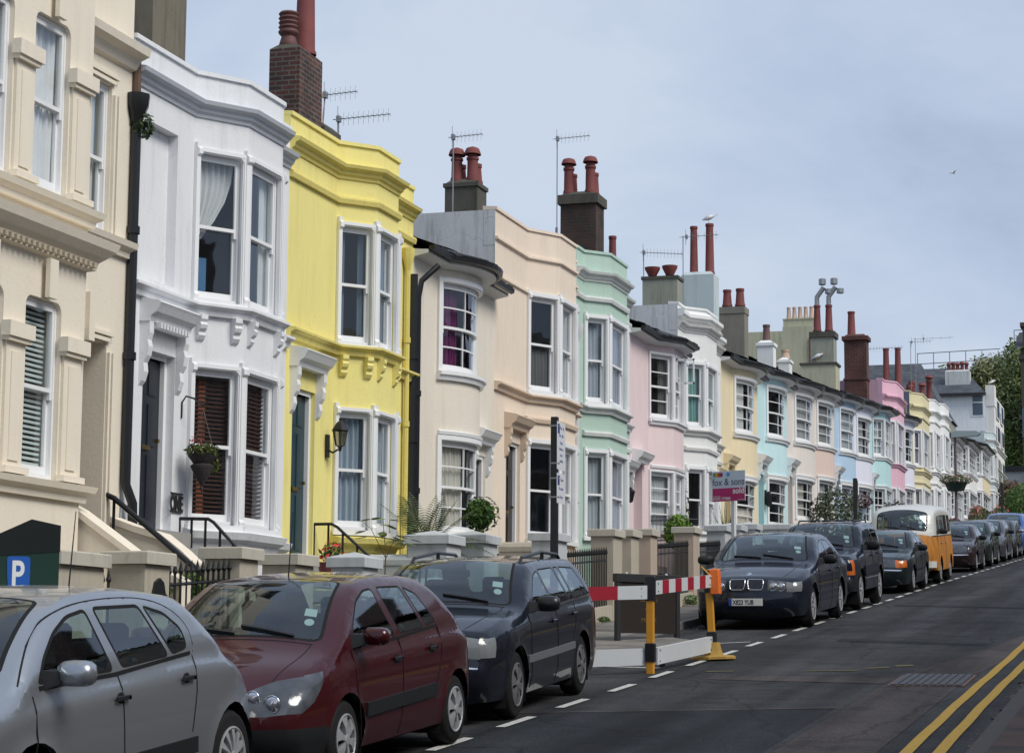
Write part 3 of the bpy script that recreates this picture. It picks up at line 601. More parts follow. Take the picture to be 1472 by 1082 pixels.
# ================================================================ houses
def lk(P, i): return P.S[i]
def terrace(name, label, y0, y1, bay, wm, top='parapet', w0=(1.5, 2.95), w1=(3.93, 5.5), par=6.83, corn=6.3, frieze=5.88, band1=3.84, band0=3.38,
            trim=WHITE, cornm=None, bandm=None, nx=1, ny=1, c0=('net', (.42, .44, .46)), c1=('net', (.42, .44, .46)), cc0=None, cc1=None, door=None, bowm=None,
            pil=True, marg=.075, back=7.0, roofm=None, sidem=None, two=False, blocking=None, group='pastel terraced houses stepping up the street', ops_extra=(), plinth=None, sillband=False, eave_z=5.72, brackets=False, rnd=0.0, arch=.07, lightwin=False, winbig=False, corbel=True):
    W = y1-y0; kind = bay[0]
    if kind == 'cant':
        _, a, f1, f2, a2, out = bay; pts = [(0, 0), (0, a-y0), (out, f1-y0), (out, f2-y0), (0, a2-y0), (0, W)]; P = Plan(pts); zg = G*(a-.35)
    else:
        _, a, a2, out = bay; c = (a2-a)/2; rr = (c*c+out*out)/(2*out); al = math.asin(c/rr); pts = [(0, 0)]; nseg = 12
        for i in range(nseg+1):
            t = -al+2*al*i/nseg; pts.append((rr*math.cos(t)-rr+out, a-y0+c+rr*math.sin(t)))
        pts.append((0, W)); P = Plan(pts, True); zg = G*(a-.35)
    h = thing(name, label, 'house', (-10.7, y0, zg), group=group); P.zg = zg
    ops = []
    if kind == 'cant':
        for i in ((1, 2) if lightwin else (1, 2, 3)):
            L0, L1 = P.S[i], P.S[i+1]; mg = marg if i != 2 else marg
            for lv, (zb, zt) in enumerate((w0, w1)): ops.append((L0+mg, L1-mg, zb, zt, .14, i, lv))
    else:
        L0, L1 = P.S[1], P.S[13]; t = L1-L0; mg = t*.05
        for lv, (zb, zt) in enumerate((w0, w1)): ops.append((L0+mg, L1-mg, zb, zt, .05, 2, lv))
    dops = [(door['s'][0], door['s'][1], door['z'][0], door['z'][1], door.get('dep', .5))] if door else []
    ex = [tuple(o) for o in ops_extra]
    ztop = par if top == 'parapet' else eave_z-.1
    # masonry
    mb = MB(); allops = [o[:5] for o in ops]+dops+[e[:5] for e in ex]
    bw = bowm and kind == 'bow'
    wall(mb, P, 0, P.S[-1], -.7, ztop, allops, rv=2)
    for e in ex:   # blind recess: closed back
        k = P.seg((e[0]+e[1])/2); p, q = P.at(e[0], -e[4], True, k), P.at(e[1], -e[4], True, k); mb.quad((p.x, p.y, e[2]), (q.x, q.y, e[2]), (q.x, q.y, e[3]), (p.x, p.y, e[3]))
    if bw:
        seg = [i for i in range(len(mb.f))]
        for i, f in enumerate(mb.f):
            c_ = sum(mb.v[v][0] for v in f)/len(f); z_ = sum(mb.v[v][2] for v in f)/len(f); 
            if c_ > .02 and w0[1] < z_ < w1[0]: mb.m[i] = 1
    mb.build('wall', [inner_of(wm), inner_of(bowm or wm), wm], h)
    e = .004; mb = MB(); sm = sidem or wm
    if top == 'parapet':
        for y in (e, W-e): mb.quad((0, y, -.7), (-back, y, -.7), (-back, y, par), (0, y, par))
        mb.quad((-back, e, -.7), (-back, W-e, -.7), (-back, W-e, par), (-back, e, par))
        for ya, yb in ((e, .2), (W-.2, W-e)):
            mb.quad((0, ya, par), (0, yb, par), (-back, yb, par), (-back, ya, par)); yy = yb if ya == e else ya; mb.quad((-.2, yy, par-.5), (-back, yy, par-.5), (-back, yy, par), (-.2, yy, par))
        sweep(mb, P, [(-.2, -.6), (-.002, -.6), (-.002, -.003), (-.2, -.003)], 0, P.S[-1], par)
        mb.build('party_wall', sm, h)
        mb = MB(); mb.box(-back+.01, -.05, .02, W-.02, par-.55, par-.5); mb.build('roof', SLATE, h)
        mb = MB(); sweep(mb, P, [(-.22, 0), (.03, 0), (.03, .05), (-.22, .07)], 0, P.S[-1], par+.001); mb.build('coping', wm, h)
        mb = MB(); sweep(mb, P, CORN, .0, P.S[-1], corn); mb.build('cornice', cornm or wm, h)
        if frieze: mb = MB(); sweep(mb, P, STRG, 0, P.S[-1], frieze); mb.build('string_course', bandm or cornm or wm, h)
    else:
        rx, rz = -3.3, eave_z+.08+.4*3.6
        for y in (e, W-e): mb.add([(0, y, -.7), (0, y, eave_z-.05), (rx, y, rz-.06), (2*rx, y, eave_z-.05), (2*rx, y, -.7)], [(0, 1, 2, 3, 4)])
        mb.quad((2*rx, e, -.7), (2*rx, W-e, -.7), (2*rx, W-e, eave_z), (2*rx, e, eave_z)); mb.build('party_wall', sm, h)
        # slate roof following the bay at the eaves
        mb = MB(); st = P.S; lo = [P.at(t, .3) for t in st]
        for i in range(len(st)-1):
            a_, b_ = lo[i], lo[i+1]; ya = W*st[i]/st[-1]; yb = W*st[i+1]/st[-1]; fa, fb = pts[i][1], pts[i+1][1]
            n = 6
            for j in range(n):
                g0, g1 = j/n, (j+1)/n
                def Q(p, yy, g): return (p.x+(rx-p.x)*g, p.y+(yy-p.y)*g, eave_z+(rz-eave_z)*g + (.025 if False else 0))
                v0, v1, v2, v3 = Q(a_, fa, g0), Q(b_, fb, g0), Q(b_, fb, g1), Q(a_, fa, g1)
                mb.quad(v0, v1, v2, v3)
                mb.quad((v0[0], v0[1], v0[2]+.0), (v1[0], v1[1], v1[2]), (v1[0], v1[1], v1[2]-.035), (v0[0], v0[1], v0[2]-.035))
                up_ = .03; mb.quad((v0[0]+.03, v0[1], v0[2]+up_), (v1[0]+.03, v1[1], v1[2]+up_), (v2[0]+.03, v2[1], v2[2]+.004), (v3[0]+.03, v3[1], v3[2]+.004)); mb.quad((v0[0]+.03, v0[1], v0[2]+up_), (v1[0]+.03, v1[1], v1[2]+up_), (v1[0], v1[1], v1[2]), (v0[0], v0[1], v0[2]))
        t = .05   # uneven eaves course
        while t < P.S[-1]-.2:
            wd = random.uniform(.13, .19); dz = random.uniform(0, .022); o1 = .3+random.uniform(0, .045)
            a_, b_, c_, d_ = P.at(t, .16), P.at(t+wd, .16), P.at(t+wd, o1), P.at(t, o1)
            zi = eave_z+.07+dz; zo = eave_z+.012+dz+random.uniform(-.008, .012); q = .022
            mb.add([(a_.x, a_.y, zi), (b_.x, b_.y, zi), (c_.x, c_.y, zo), (d_.x, d_.y, zo), (a_.x, a_.y, zi+q), (b_.x, b_.y, zi+q), (c_.x, c_.y, zo+q), (d_.x, d_.y, zo+q)], [(0, 1, 2, 3), (4, 7, 6, 5), (3, 2, 6, 7), (0, 3, 7, 4), (1, 5, 6, 2)]); t += wd+.006
        mb.quad((rx, 0, rz), (rx, W, rz), (2*rx-.2, W, eave_z-.1), (2*rx-.2, 0, eave_z-.1))
        rf = mb.build('roof', roofm or SLATE, h)
        mb = MB(); mb.lathe([(.11, .01), (.11, W-.01)], (rx, 0, rz), axis='y', n=8); mb.build('ridge_tiles', SLATE, rf)
        mb = MB(); sweep(mb, P, [(.0, -.12), (.24, -.07), (.24, -.02), (0, .0)], .0, P.S[-1], eave_z-.03); mb.build('soffit', WHITE2, h)
        mb = MB(); sweep(mb, P, [(.25, -.05), (.29, -.07), (.34, -.05), (.35, .015), (.33, .015), (.25, .0)], .0, P.S[-1], eave_z+.0); mb.build('gutter', BLACK, h)
    bandm = bandm or (cornm if cornm else wm)
    if kind == 'cant' and top == 'parapet':
        if band1: mb = MB(); sweep(mb, P, BAND, 0 if sillband != 'bay' else P.S[1], P.S[-1], band1); mb.build('string_course', bandm, h)
        if band0: mb = MB(); sweep(mb, P, STRG, P.S[1]-.1, P.S[-1], band0); mb.build('string_course', bandm, h)
    elif kind == 'bow' or top != 'parapet':
        mb = MB(); e1 = 13 if kind == 'bow' else 4; sweep(mb, P, [(0, -.13), (.05, -.13), (.07, -.06), (.1, -.05), (.1, 0), (0, .02)], P.S[1]+.02, P.S[e1]-.02, w1[0]-.0); mb.build('window_sill', trim, h)
        mb = MB(); sweep(mb, P, [(0, 0), (.04, 0), (.05, .05), (0, .07)], P.S[1]+.05, P.S[e1]-.05, w0[1]+.08); mb.build('string_course', trim, h)
    if pil and kind == 'cant':
        for zb, zt in ((w0[0]-.06, w0[1]+.1), (w1[0]-.04, w1[1]+.1)):
            for i in (1, 2, 3, 4):
                mb = MB(); s = P.S[i]; lo_, hi_ = (s-.0 if i == 1 else s-.05), (s+.05 if i != 4 else s)
                sweep(mb, P, [(.001, zb), (.045, zb), (.06, zb+.1), (.045, zb+.14), (.045, zt-.17), (.075, zt-.14), (.075, zt-.08), (.045, zt-.05), (.045, zt), (.001, zt)], lo_, hi_); mb.build('pilaster', trim, h)
    for n, o in enumerate(ops):
        lv = o[6]; cu = (c0, c1)[lv] if o[5] == 2 else ((cc0 or c0), (cc1 or c1))[lv]
        if cu[0] == 'net' and y0 > 50: cu = (random.choice(('net', 'net', 'drapes', 'half', 'net')), tuple(x*(1.0+.25*math.sin(y0*7+n)) for x in cu[1]))
        if kind == 'bow': sash(h, P, o, nx, ny, cu, trim, False, arch=.07, sill=False)
        else: sash(h, P, o, nx if o[5] == 2 else max(1, nx-1 if nx < 3 else 2), ny, cu, trim, True, arch=arch, sill=True, rnd=rnd)
    if door: doorway(h, P, door['s'][0], door['s'][1], door['z'][0], door['z'][1], door.get('col', (.03, .04, .05)), door.get('dep', .5), door.get('hood', trim), door.get('hz'), trim, fan=door.get('fan', 'rect'), cons=door.get('cons', True), ch=door.get('ch', .5), dentil=door.get('dentil', False))
    return h, P, zg
WB = stucco((.755, .77, .79), .2, 1, blotch=.03)
YL = stucco((.84, .75, .28), .2, 2, dcol=(.4, .3, .08))
CRM = stucco((.76, .70, .60), .15, 3, bump=.5)
PCH = stucco((.80, .68, .56), .14, 4); PCHd = stucco((.66, .53, .41), .14, 4.5)
MNT = stucco((.45, .60, .52), .18, 5)
PNK = stucco((.78, .63, .64), .14, 6)
WHT = stucco((.79, .80, .79), .14, 7)
PYL = stucco((.79, .68, .46), .14, 8)
CYN = stucco((.55, .76, .79), .12, 9)
CR2 = stucco((.74, .69, .64), .12, 10)
PC2 = stucco((.73, .58, .51), .12, 11)
BLU = stucco((.45, .61, .78), .12, 12)
LIL = stucco((.74, .76, .86), .1, 13)
AQU = stucco((.50, .73, .75), .12, 14)
PN2 = stucco((.76, .48, .58), .12, 15)
CR3 = stucco((.70, .64, .42), .12, 16)
BEI = stucco((.79, .72, .60), .1, 17, blotch=.035)
GREYR = stucco((.60, .62, .64), .8, 18, dcol=(.2, .2, .19), blotch=.18)
GREYR2 = stucco((.33, .34, .28), .6, 19, dcol=(.12, .13, .1), blotch=.2)
CEM = stucco((.24, .225, .19), .5, 20, dcol=(.1, .1, .08), blotch=.2)
OLD = stucco((.50, .49, .36), .5, 21, dcol=(.18, .18, .1), blotch=.15)
PBL = stucco((.52, .60, .62), .45, 22, dcol=(.3, .32, .3))
CAPM = stucco((.1, .095, .08), .6, 23, dcol=(.03, .035, .02), blotch=.3)

GREY_N = (.4, .43, .46)
# ---- white-blue house with the deep bracketed cornice
CW = plain('grey_white_moulding', (.5, .53, .58), .6, var=.1)
h1, P1, z1 = terrace('terraced_house', 'pale blue white bay house between the beige and yellow houses, drape gathered aside upstairs', 20.6, 24.92, ('cant', 22.15, 22.75, 23.78, 24.35, .4), WB,
    w0=(1.88, 3.67), w1=(4.44, 6.18), par=7.08, corn=6.76, frieze=None, band1=4.37, band0=None, c0=('blind', (.045, .02, .016)), c1=('drapes', (.5, .52, .52)), cc0=('blind', (.045, .02, .016)), cc1=('swag', (.45, .45, .45)), cornm=CW, bandm=WB, rnd=.08, marg=.06, arch=.045,
    door=dict(s=(.42, 1.2), z=(1.75, 3.72), col=(.015, .02, .028), hood=WB, hz=4.2, dep=.2, ch=.7, dentil=True, ext=.14), ops_extra=[(.3, 1.12, 4.5, 6.25, .12)])
mb = MB()
for i in (1, 2, 3):
    for d in (.13, -.13): s = P1.S[i+1]+d if d < 0 else P1.S[i]+d; mb = MB(); console(mb, P1, s, 4.27, .3, .09, .11); mb.build('bracket', WB, h1)
for z_, pr in ((1.8, [(0, -.2), (.02, -.2), (.05, -.12), (.12, -.08), (.15, 0), (0, .04)]),):
    mb = MB(); sweep(mb, P1, pr, P1.S[1]-.05, P1.S[-1], z_); mb.build('plinth', WB, h1)
# the blind shutters' bright stiles inside the ground-floor windows
mb = MB()
for i in (1, 2): k = i; a, b = P1.S[i], P1.S[i+1]; pbox(mb, P1, a+(b-a)*.33, a+(b-a)*.46, -.19, -.17, 1.9, 3.55, True)
mb.build('shutter_stile', plain('varnished_wood', (.32, .09, .035), .5), h1)
# laundry glimpsed upstairs
mb = MB(); k = 1; a, b = P1.S[1], P1.S[2]; pbox(mb, P1, a+.2, a+.36, -.3, -.28, 4.6, 5.0, True); mb.build('cloth', plain('blue_cloth', (.1, .22, .4), .9), h1)
pipe(h1, [(.06, -.02, 6.3), (.06, -.02, 2.2), (.12, .03, 2.0), (.12, .12, .9)], BLACK, .055, (.06, -.02, 6.35))
mb = MB(); leaves(mb, (.1, .03, 6.1), (.13, .13, .17), 260, .035); mb.build('weed', leafmat('weed_leaf', (.03, .06, .025)), h1)
pipe(h1, [(.03, -.0, 7.0), (.04, 0, 6.4)], RUST, .05, None, 'flashing')
# big rendered stack behind
chimney(h1, -2.95, -1.45, 3.25, 4.2, 6.4, 11.5, stucco((.2, .18, .14), .6, 24, dcol=(.07, .07, .06), blotch=.25), [], cap=(0, 0), haunch=False)
# ---- yellow house
YC = stucco((.72, .62, .2), .35, 2.2, dcol=(.3, .26, .1))
h2, P2, z2 = terrace('terraced_house', 'bright yellow bay house with black wall lantern and blue door under a white hood', 24.92, 29.6, ('cant', 26.57, 27.04, 27.87, 28.35, .4), YL,
    w0=(1.77, 3.36), w1=(4.26, 5.88), par=6.98, corn=6.69, frieze=6.22, band1=4.2, band0=None, c0=('full', (.28, .33, .38)), c1=('drapes', (.1, .14, .18)), cornm=YC, bandm=YC, rnd=.08, marg=.055, arch=.045,
    door=dict(s=(.25, 1.0), z=(1.3, 3.5), col=(.02, .05, .07), hood=WHITE, hz=3.95, dep=.16, ch=.6))
mb = MB()
for i in (1, 2, 3):
    for d in (.12, -.12): s = P2.S[i+1]+d if d < 0 else P2.S[i]+d; mb = MB(); console(mb, P2, s, 4.1, .3, .09, .11); mb.build('bracket', YL, h2)
mb = MB(); sweep(mb, P2, [(0, -.18), (.02, -.18), (.05, -.1), (.14, -.07), (.16, 0), (0, .04)], P2.S[1]-.05, P2.S[-1]-.9, 1.66); mb.build('plinth', YC, h2)
pipe(h2, [(.07, 4.28, 5.9), (.07, 4.28, 1.0)], YC, .04, (.07, 4.28, 5.95)); pipe(h2, [(.06, 4.58, 5.7), (.06, 4.58, .8)], BLACK, .06)
# lantern on a bracket
lan = MB(); lan.box(.005, .04, 1.36, 1.44, 2.7, 3.0); lan.tube([(.03, 1.4, 2.8), (.1, 1.4, 2.76), (.17, 1.4, 2.8)], .014, 6); lan.lathe([(.0, -.18), (.02, -.17), (.03, -.12), (.06, -.1)], (.2, 1.4, 2.95), n=6)
lan.lathe([(.125, .1), (.11, .13), (.06, .2), (.02, .23), (.02, .26), (0, .27)], (.2, 1.4, 2.95), n=6)
for k in range(6):
    t = k*math.pi/3; lan.tube([(.2+.06*math.cos(t), 1.4+.06*math.sin(t), 2.85), (.2+.105*math.cos(t), 1.4+.105*math.sin(t), 3.06)], .007, 4)
lo = lan.build('wall_lantern', BLACK, h2); mb = MB(); mb.lathe([(.055, -.1), (.1, .1)], (.2, 1.4, 2.95), n=6); mb.build('glass', glass('lantern_glass', (.7, .65, .5), .1), lo)
chimney(h2, -2.3, -1.8, 4.5, 5.4, 6.2, 11.35-z2-.2, BRICKD, [(-2.1, 4.75, .55, .12, 'louvre', plain('dark_terracotta', (.12, .05, .045), .7, var=.3)), (-1.98, 5.12, 1.5, .15, 'plain')], cap=(0, 0), capmat=CAPM)
chimney(h2, -2.5, -1.75, 5.42, 6.1, 6.2, 10.15-z2, CAPM, [(-2.0, 5.7, .55, .09, 'plain', TERRAP)], cap=(0, 0))
aerial(h2, -2.3, 6.75, 7.4, 11.05-z2, .6, 7, lean=.1); aerial(h2, -2.3, 7.35, 7.4, 10.8-z2, .95, 11, lean=-.02)
# ---- cream bow house
h3, P3, z3 = terrace('terraced_house', 'cream house beside the yellow one, with curved bow windows and ragged black tiled eaves', 29.6, 33.6, ('bow', 30.66, 32.46, .36), CRM, top='eave', w0=(1.67, 3.09), w1=(4.13, 5.52),
    nx=3, ny=2, c0=('left', (.5, .47, .42)), c1=('drapes', (.1, .008, .07)), eave_z=5.85, door=dict(s=(3.1, 3.75), z=(1.2, 3.05), col=(.03, .03, .035), hz=3.42, dep=.14, fan='arch', ch=.5))
pipe(h3, [(.3, .3, 5.6), (.1, .12, 5.35), (.06, .1, 5.1), (.06, .1, .8)], BLACK, .045)
# ---- peach house
h4, P4, z4 = terrace('terraced_house', 'peach bay house with tall plain parapet and stained grey side wall', 33.6, 38.67, ('cant', 35.45, 36.15, 37.2, 37.8, .4), PCH, sidem=GREYR,
    w0=(1.53, 3.18), w1=(4.07, 5.75), par=6.89, corn=6.2, frieze=None, band1=3.97, band0=3.58, bandm=PCHd, cc0=(None, None), cc1=('half', (.1, .1, .1)), c0=('net', (.3, .31, .3)), c1=('net', (.3, .31, .3)),
    door=dict(s=(.7, 1.5), z=(1.0, 3.1), col=(.02, .02, .02), hood=PCHd, hz=3.5, dep=.16))
for c in list(h4.children):
    if c.name.startswith('cornice'): bpy.data.objects.remove(c)
mb = MB(); sweep(mb, P4, [(0, -.04), (.05, -.02), (.05, .02), (0, .03)], 0, P4.S[-1], 6.42); sweep(mb, P4, [(0, -.03), (.04, -.02), (.04, .02), (0, .03)], 0, P4.S[1], 5.8); mb.build('string_course', PCH, h4)
pipe(h4, [(.05, 4.95, 5.6), (.05, 4.95, .8)], WHITE2, .05, (.05, 4.95, 5.62))
pm = plain('sooty_terracotta', (.2, .05, .04), .8, var=.4, scale=6)
chimney(h4, -2.6, -1.95, 4.95, 5.55, 6.4, 10.98-z4, CAPM, [(-2.42, 5.13, .52, .11, 'cowl'), (-2.1, 5.13, .52, .11, 'cowl'), (-2.42, 5.4, .4, .1, 'plain'), (-2.1, 5.4, .4, .1, 'plain')], cap=(.03, .08), capmat=CAPM)
aerial(h4, -2.3, 4.55, 6.4, 11.9-z4, .62, 8, lean=.0)
# ---- mint house
MC = plain('mint_house_white', (.62, .64, .63), .6, var=.15)
h5, P5, z5 = terrace('terraced_house', 'mint green bay house with white cornices and white window surrounds', 38.67, 42.8, ('cant', 39.2, 39.65, 41.0, 41.45, .4), MNT, w0=(1.5, 3.1), w1=(4.04, 5.68), cornm=MC, bandm=MC, par=6.93, corn=6.56, band1=3.94, band0=3.46, frieze=6.05,
    c0=('drapes', (.3, .3, .36)), c1=('drapes', (.2, .22, .28)), cc0=('net', (.33, .36, .38)), cc1=('net', (.3, .33, .37)), door=dict(s=(3.65, 4.3), z=(1.0, 2.9), col=(.06, .08, .1), hz=3.2, dep=.3))
mb = MB(); mb.box(.005, .04, 3.55, 3.62, 2.4, 2.6); mb.lathe([(.0, -.15), (.05, -.12), (.09, .06), (.1, .08), (.03, .16), (0, .18)], (.16, 3.58, 2.5), n=6); mb.tube([(.03, 3.58, 2.58), (.1, 3.58, 2.64), (.16, 3.58, 2.6)], .012, 5); mb.build('wall_lantern', BLACK, h5)
# ---- pale pink house with slanted bay and open casement
h6, P6, z6 = terrace('terraced_house', 'pale pink house with cottage panes in its angled bay and one casement standing open', 42.8, 47.3, ('cant', 44.46, 45.15, 46.1, 46.6, .4), PNK, top='eave', w0=(1.56, 2.82), w1=(3.95, 5.35), nx=2, ny=2, pil=False, marg=.05, arch=.04,
    c0=('net', (.4, .4, .4)), c1=('right', (.12, .11, .1)), cc1=('right', (.12, .11, .1)), door=dict(s=(.35, 1.1), z=(.95, 2.9), col=(.4, .3, .3), hz=3.1, cons=False, dep=.3), eave_z=5.68)
mb = MB(); k = 2; s = P6.S[2]+.1
for a, b, c, d in ((0, .04, 4.75, 5.3), (.46, .5, 4.75, 5.3), (0, .5, 4.75, 4.79), (0, .5, 5.26, 5.3), (.24, .26, 4.75, 5.3)):
    mb.box(.44+a*.8, .44+b*.8+.001, 2.4+.0, 2.43, c, d)
o = mb.build('open_casement', WHITE, h6); mb = MB(); mb.quad((.45, 2.415, 4.78), (.82, 2.415, 4.78), (.82, 2.415, 5.27), (.45, 2.415, 5.27)); mb.build('pane', WGLASS, o)
chimney(h6, -2.75, -1.9, 4.42, 5.15, 6.4, 12.45-z6, brick((.05, .035, .03), (.085, .04, .03), (.05, .05, .045), name='old_brickwork'), [(-2.6, 4.6, .7, .12, 'cowl'), (-2.08, 4.6, .72, .12, 'cowl'), (-2.6, 4.95, .55, .11, 'plain'), (-2.08, 4.95, .55, .11, 'plain')], cap=(.06, .22), capmat=CAPM)
chimney(h6, -2.1, -1.8, 6.0, 6.3, 6.6, 7.6, CAPM, [(-1.95, 6.15, 1.2, .1, 'plain')], cap=(0, 0))
aerial(h6, -2.6, 3.6, 6.6, 13.85-z6, .8, 9)
mb = MB(); mb.tube([(-2.75, 4.1, 6.8), (-2.75, 4.1, 8.7)], .03, 6)
for z_ in (7.6, 8.1, 8.45): mb.tube([(-2.95, 4.1, z_), (-2.55, 4.1, z_)], .02, 5)
mb.tube([(-2.55, 4.1, 7.4), (-2.35, 4.2, 7.6), (-2.3, 4.3, 7.9), (-2.5, 4.1, 8.3)], .015, 5); mb.build('aerial_mast', RUST, h6)
# ---- ornate white house
WD = plain('white_render_moulding', (.66, .66, .64), .6, var=.12)
h7, P7, z7 = terrace('terraced_house', 'ornate white bay house with green curtains upstairs, between pale pink and sandy yellow houses', 47.3, 52.1, ('cant', 48.0, 48.5, 49.7, 50.3, .4), WHT, sidem=GREYR, w0=(1.52, 2.93), w1=(3.9, 5.35), par=6.62, corn=6.25, frieze=None, band1=3.8, band0=3.4,
    cornm=WD, bandm=WD, c0=('net', (.4, .42, .43)), c1=('drapes', (.2, .32, .3)), cc0=('left', (.5, .42, .3)), cc1=('full', (.2, .34, .32)), door=dict(s=(3.9, 4.5), z=(1.0, 2.9), col=(.5, .4, .25), hz=3.2, hood=PYL, dep=.3))
mb = MB(); sweep(mb, P7, [(0, -.08), (.1, -.08), (.16, -.02), (.16, .06), (.1, .1), (0, .1)], 0, P7.S[-1], 6.42); mb.build('roll_moulding', WHT, h7)
chimney(h7, -2.0, -1.1, 4.85, 5.45, 5.9, 11.5-z7, GREYR2, [(-1.8, 5.1, .22, .15, 'bowl', pm), (-1.35, 5.1, .24, .15, 'bowl', pm)], cap=(.03, .08), capmat=CAPM, ledge=[7.3], haunch=False)
aerial(h7, -2.15, 5.6, 7.0, 12.4-z7, 1.05, 12, boom=-.12)
# ---- sandy yellow bow
COM = dict(top='eave', nx=3, ny=2)
h8, P8, z8 = terrace('terraced_house', 'sandy yellow house with white curved bow windows behind the sale board', 52.1, 56.9, ('bow', 53.5, 55.9, .36), PYL, w0=(1.5, 2.75), w1=(3.95, 5.33), c0=('net', (.5, .45, .38)), c1=('net', (.42, .42, .4)), door=dict(s=(.4, 1.15), z=(1.0, 2.9), col=(.35, .22, .1), hz=3.25, hood=PYL, dep=.3), **COM)
chimney(h8, -2.0, -1.1, 4.5, 5.2, 5.9, 12.4-z8, PBL, [(-1.72, 4.85, 1.35, .11, 'plain'), (-1.28, 4.85, 1.4, .12, 'plain')], cap=(0, 0), ledge=[7.3])
aerial(h8, -1.9, 4.3, 6.6, 13.45-z8, 1.0, 6)
# ---- pale turquoise bow
h9, P9, z9 = terrace('terraced_house', 'pale turquoise house with white curved bow windows and turquoise door', 56.9, 61.5, ('bow', 58.0, 60.5, .36), CYN, w0=(1.54, 2.82), w1=(3.98, 5.35), c0=('right', (.35, .33, .3)), c1=('right', (.3, .3, .28)), door=dict(s=(.15, .9), z=(1.0, 2.9), col=(.15, .42, .38), hz=3.35, dep=.25), **COM)
mb = MB(); mb.lathe([(0, -.22), (.08, -.17), (.1, .12), (.04, .2), (0, .22)], (.12, 1.0, 2.25), n=6); mb.box(.003, .06, .97, 1.03, 2.1, 2.5); mb.build('wall_lantern', BLACK, h9)
chimney(h9, -1.85, -1.1, 4.0, 4.6, 5.9, 12.0-z9, CEM, [(-1.66, 4.3, .5, .13, 'plain'), (-1.28, 4.3, .52, .13, 'plain')], cap=(.02, .2), capmat=CEM, haunch=False)
# ---- cream bow
h10, P10, z10 = terrace('terraced_house', 'off white bow windowed house between the pale turquoise house and the salmon bow', 61.5, 66.0, ('bow', 62.5, 65.3, .36), CR2, w0=(1.7, 2.88), w1=(3.99, 5.36), c0=('net', (.4, .38, .34)), c1=('net', (.4, .4, .4)), door=dict(s=(.1, .85), z=(1.0, 2.9), col=(.3, .28, .26), hz=3.35, dep=.25), **COM)
chimney(h10, -1.65, -1.15, 4.3, 4.8, 6.0, 11.75-z10, WHT, [(-1.4, 4.55, .55, .12, 'plain', plain('brown_pot', (.14, .08, .07), .8))], cap=(.04, .1)); chimney(h10, -1.1, -.75, 4.9, 5.4, 5.9, 11.3-z10, WHT, [(-.92, 5.15, .3, .13, 'plain', TERRAP)], cap=(.04, .08))
# ---- salmon bow
h11, P11, z11 = terrace('terraced_house', 'house with a salmon pink bow and twin cottage windows behind the small tree', 66.0, 70.5, ('bow', 66.6, 69.3, .36), CR2, bowm=PC2, w0=(1.6, 2.9), w1=(3.98, 5.34), c0=('net', (.33, .33, .32)), c1=('net', (.3, .3, .3)), **COM)
# ---- blue bow
h12, P12, z12 = terrace('terraced_house', 'cornflower blue bow windowed house with blue door, left of the lilac white bow', 70.5, 74.9, ('bow', 71.3, 74.1, .36), BLU, w0=(1.5, 2.79), w1=(3.92, 5.33), c0=('net', (.42, .45, .5)), c1=('net', (.45, .48, .52)), door=dict(s=(.05, .75), z=(1.0, 2.9), col=(.12, .22, .4), hz=3.3, dep=.2), **COM)
# ---- lilac white bow
h13, P13, z13 = terrace('terraced_house', 'bluish white bow windowed house between the cornflower blue and aqua houses', 74.9, 79.2, ('bow', 75.3, 78.2, .36), LIL, w0=(1.5, 2.75), w1=(3.85, 5.2), c0=('net', (.35, .36, .4)), c1=('net', (.4, .4, .42)), **COM)
chimney(h13, -1.6, -.8, 1.0, 1.75, 5.5, 13.5-z13, GREYR2, [(-1.42, 1.3, .95, .13, 'plain'), (-1.0, 1.3, .95, .13, 'plain'), (-1.5, 1.65, .4, .1, 'plain')], cap=(.06, .2), capmat=CAPM, haunch=False)
chimney(h13, -1.95, -.72, .9, 1.85, 5.4, 7.15, OLD, [], cap=(.05, .08), capmat=CAPM, haunch=False)
mb = MB()
for px_ in (-1.42, -1.0):
    zt = 13.5-z13+.25+.95; mb.tube([(px_, 1.3, zt), (px_, 1.3, zt+.3), (px_+.25, 1.3, zt+.65)], .09, 8); mb.lathe([(.09, -.12), (.13, -.1), (.13, .1), (.09, .12)], (px_+.2, 1.3, zt+.85), n=8); mb.lathe([(.09, -.1), (.13, -.08), (.13, .08)], (px_+.42, 1.3, zt+.5), n=8)
mb.build('flue_cowl', METAL, h13, smooth=True, angle=40)
# ---- aqua canted
h14, P14, z14 = terrace('terraced_house', 'aqua house whose square paned bay turns a corner, left of the bright pink house', 79.2, 82.85, ('cant', 79.8, 80.3, 82.0, 82.5, .4), AQU, top='eave', nx=3, ny=2, pil=False, marg=.05, arch=.04, w0=(1.5, 2.72), w1=(3.92, 5.3), c0=('net', (.35, .36, .38)), c1=('net', (.4, .42, .44)), door=dict(s=(.02, .5), z=(1, 2.9), col=(.1, .1, .1), hz=3.2, dep=.2))
chimney(h14, -1.35, -.5, 3.0, 3.7, 5.6, 14.3-z14, BRICKR, [(-1.1, 3.3, .95, .15, 'plain')], cap=(.08, .16), capmat=BRICKR, ledge=[7.1])
aerial(h14, -.6, 3.8, 6.5, 14.1-z14, 1.4, 12)
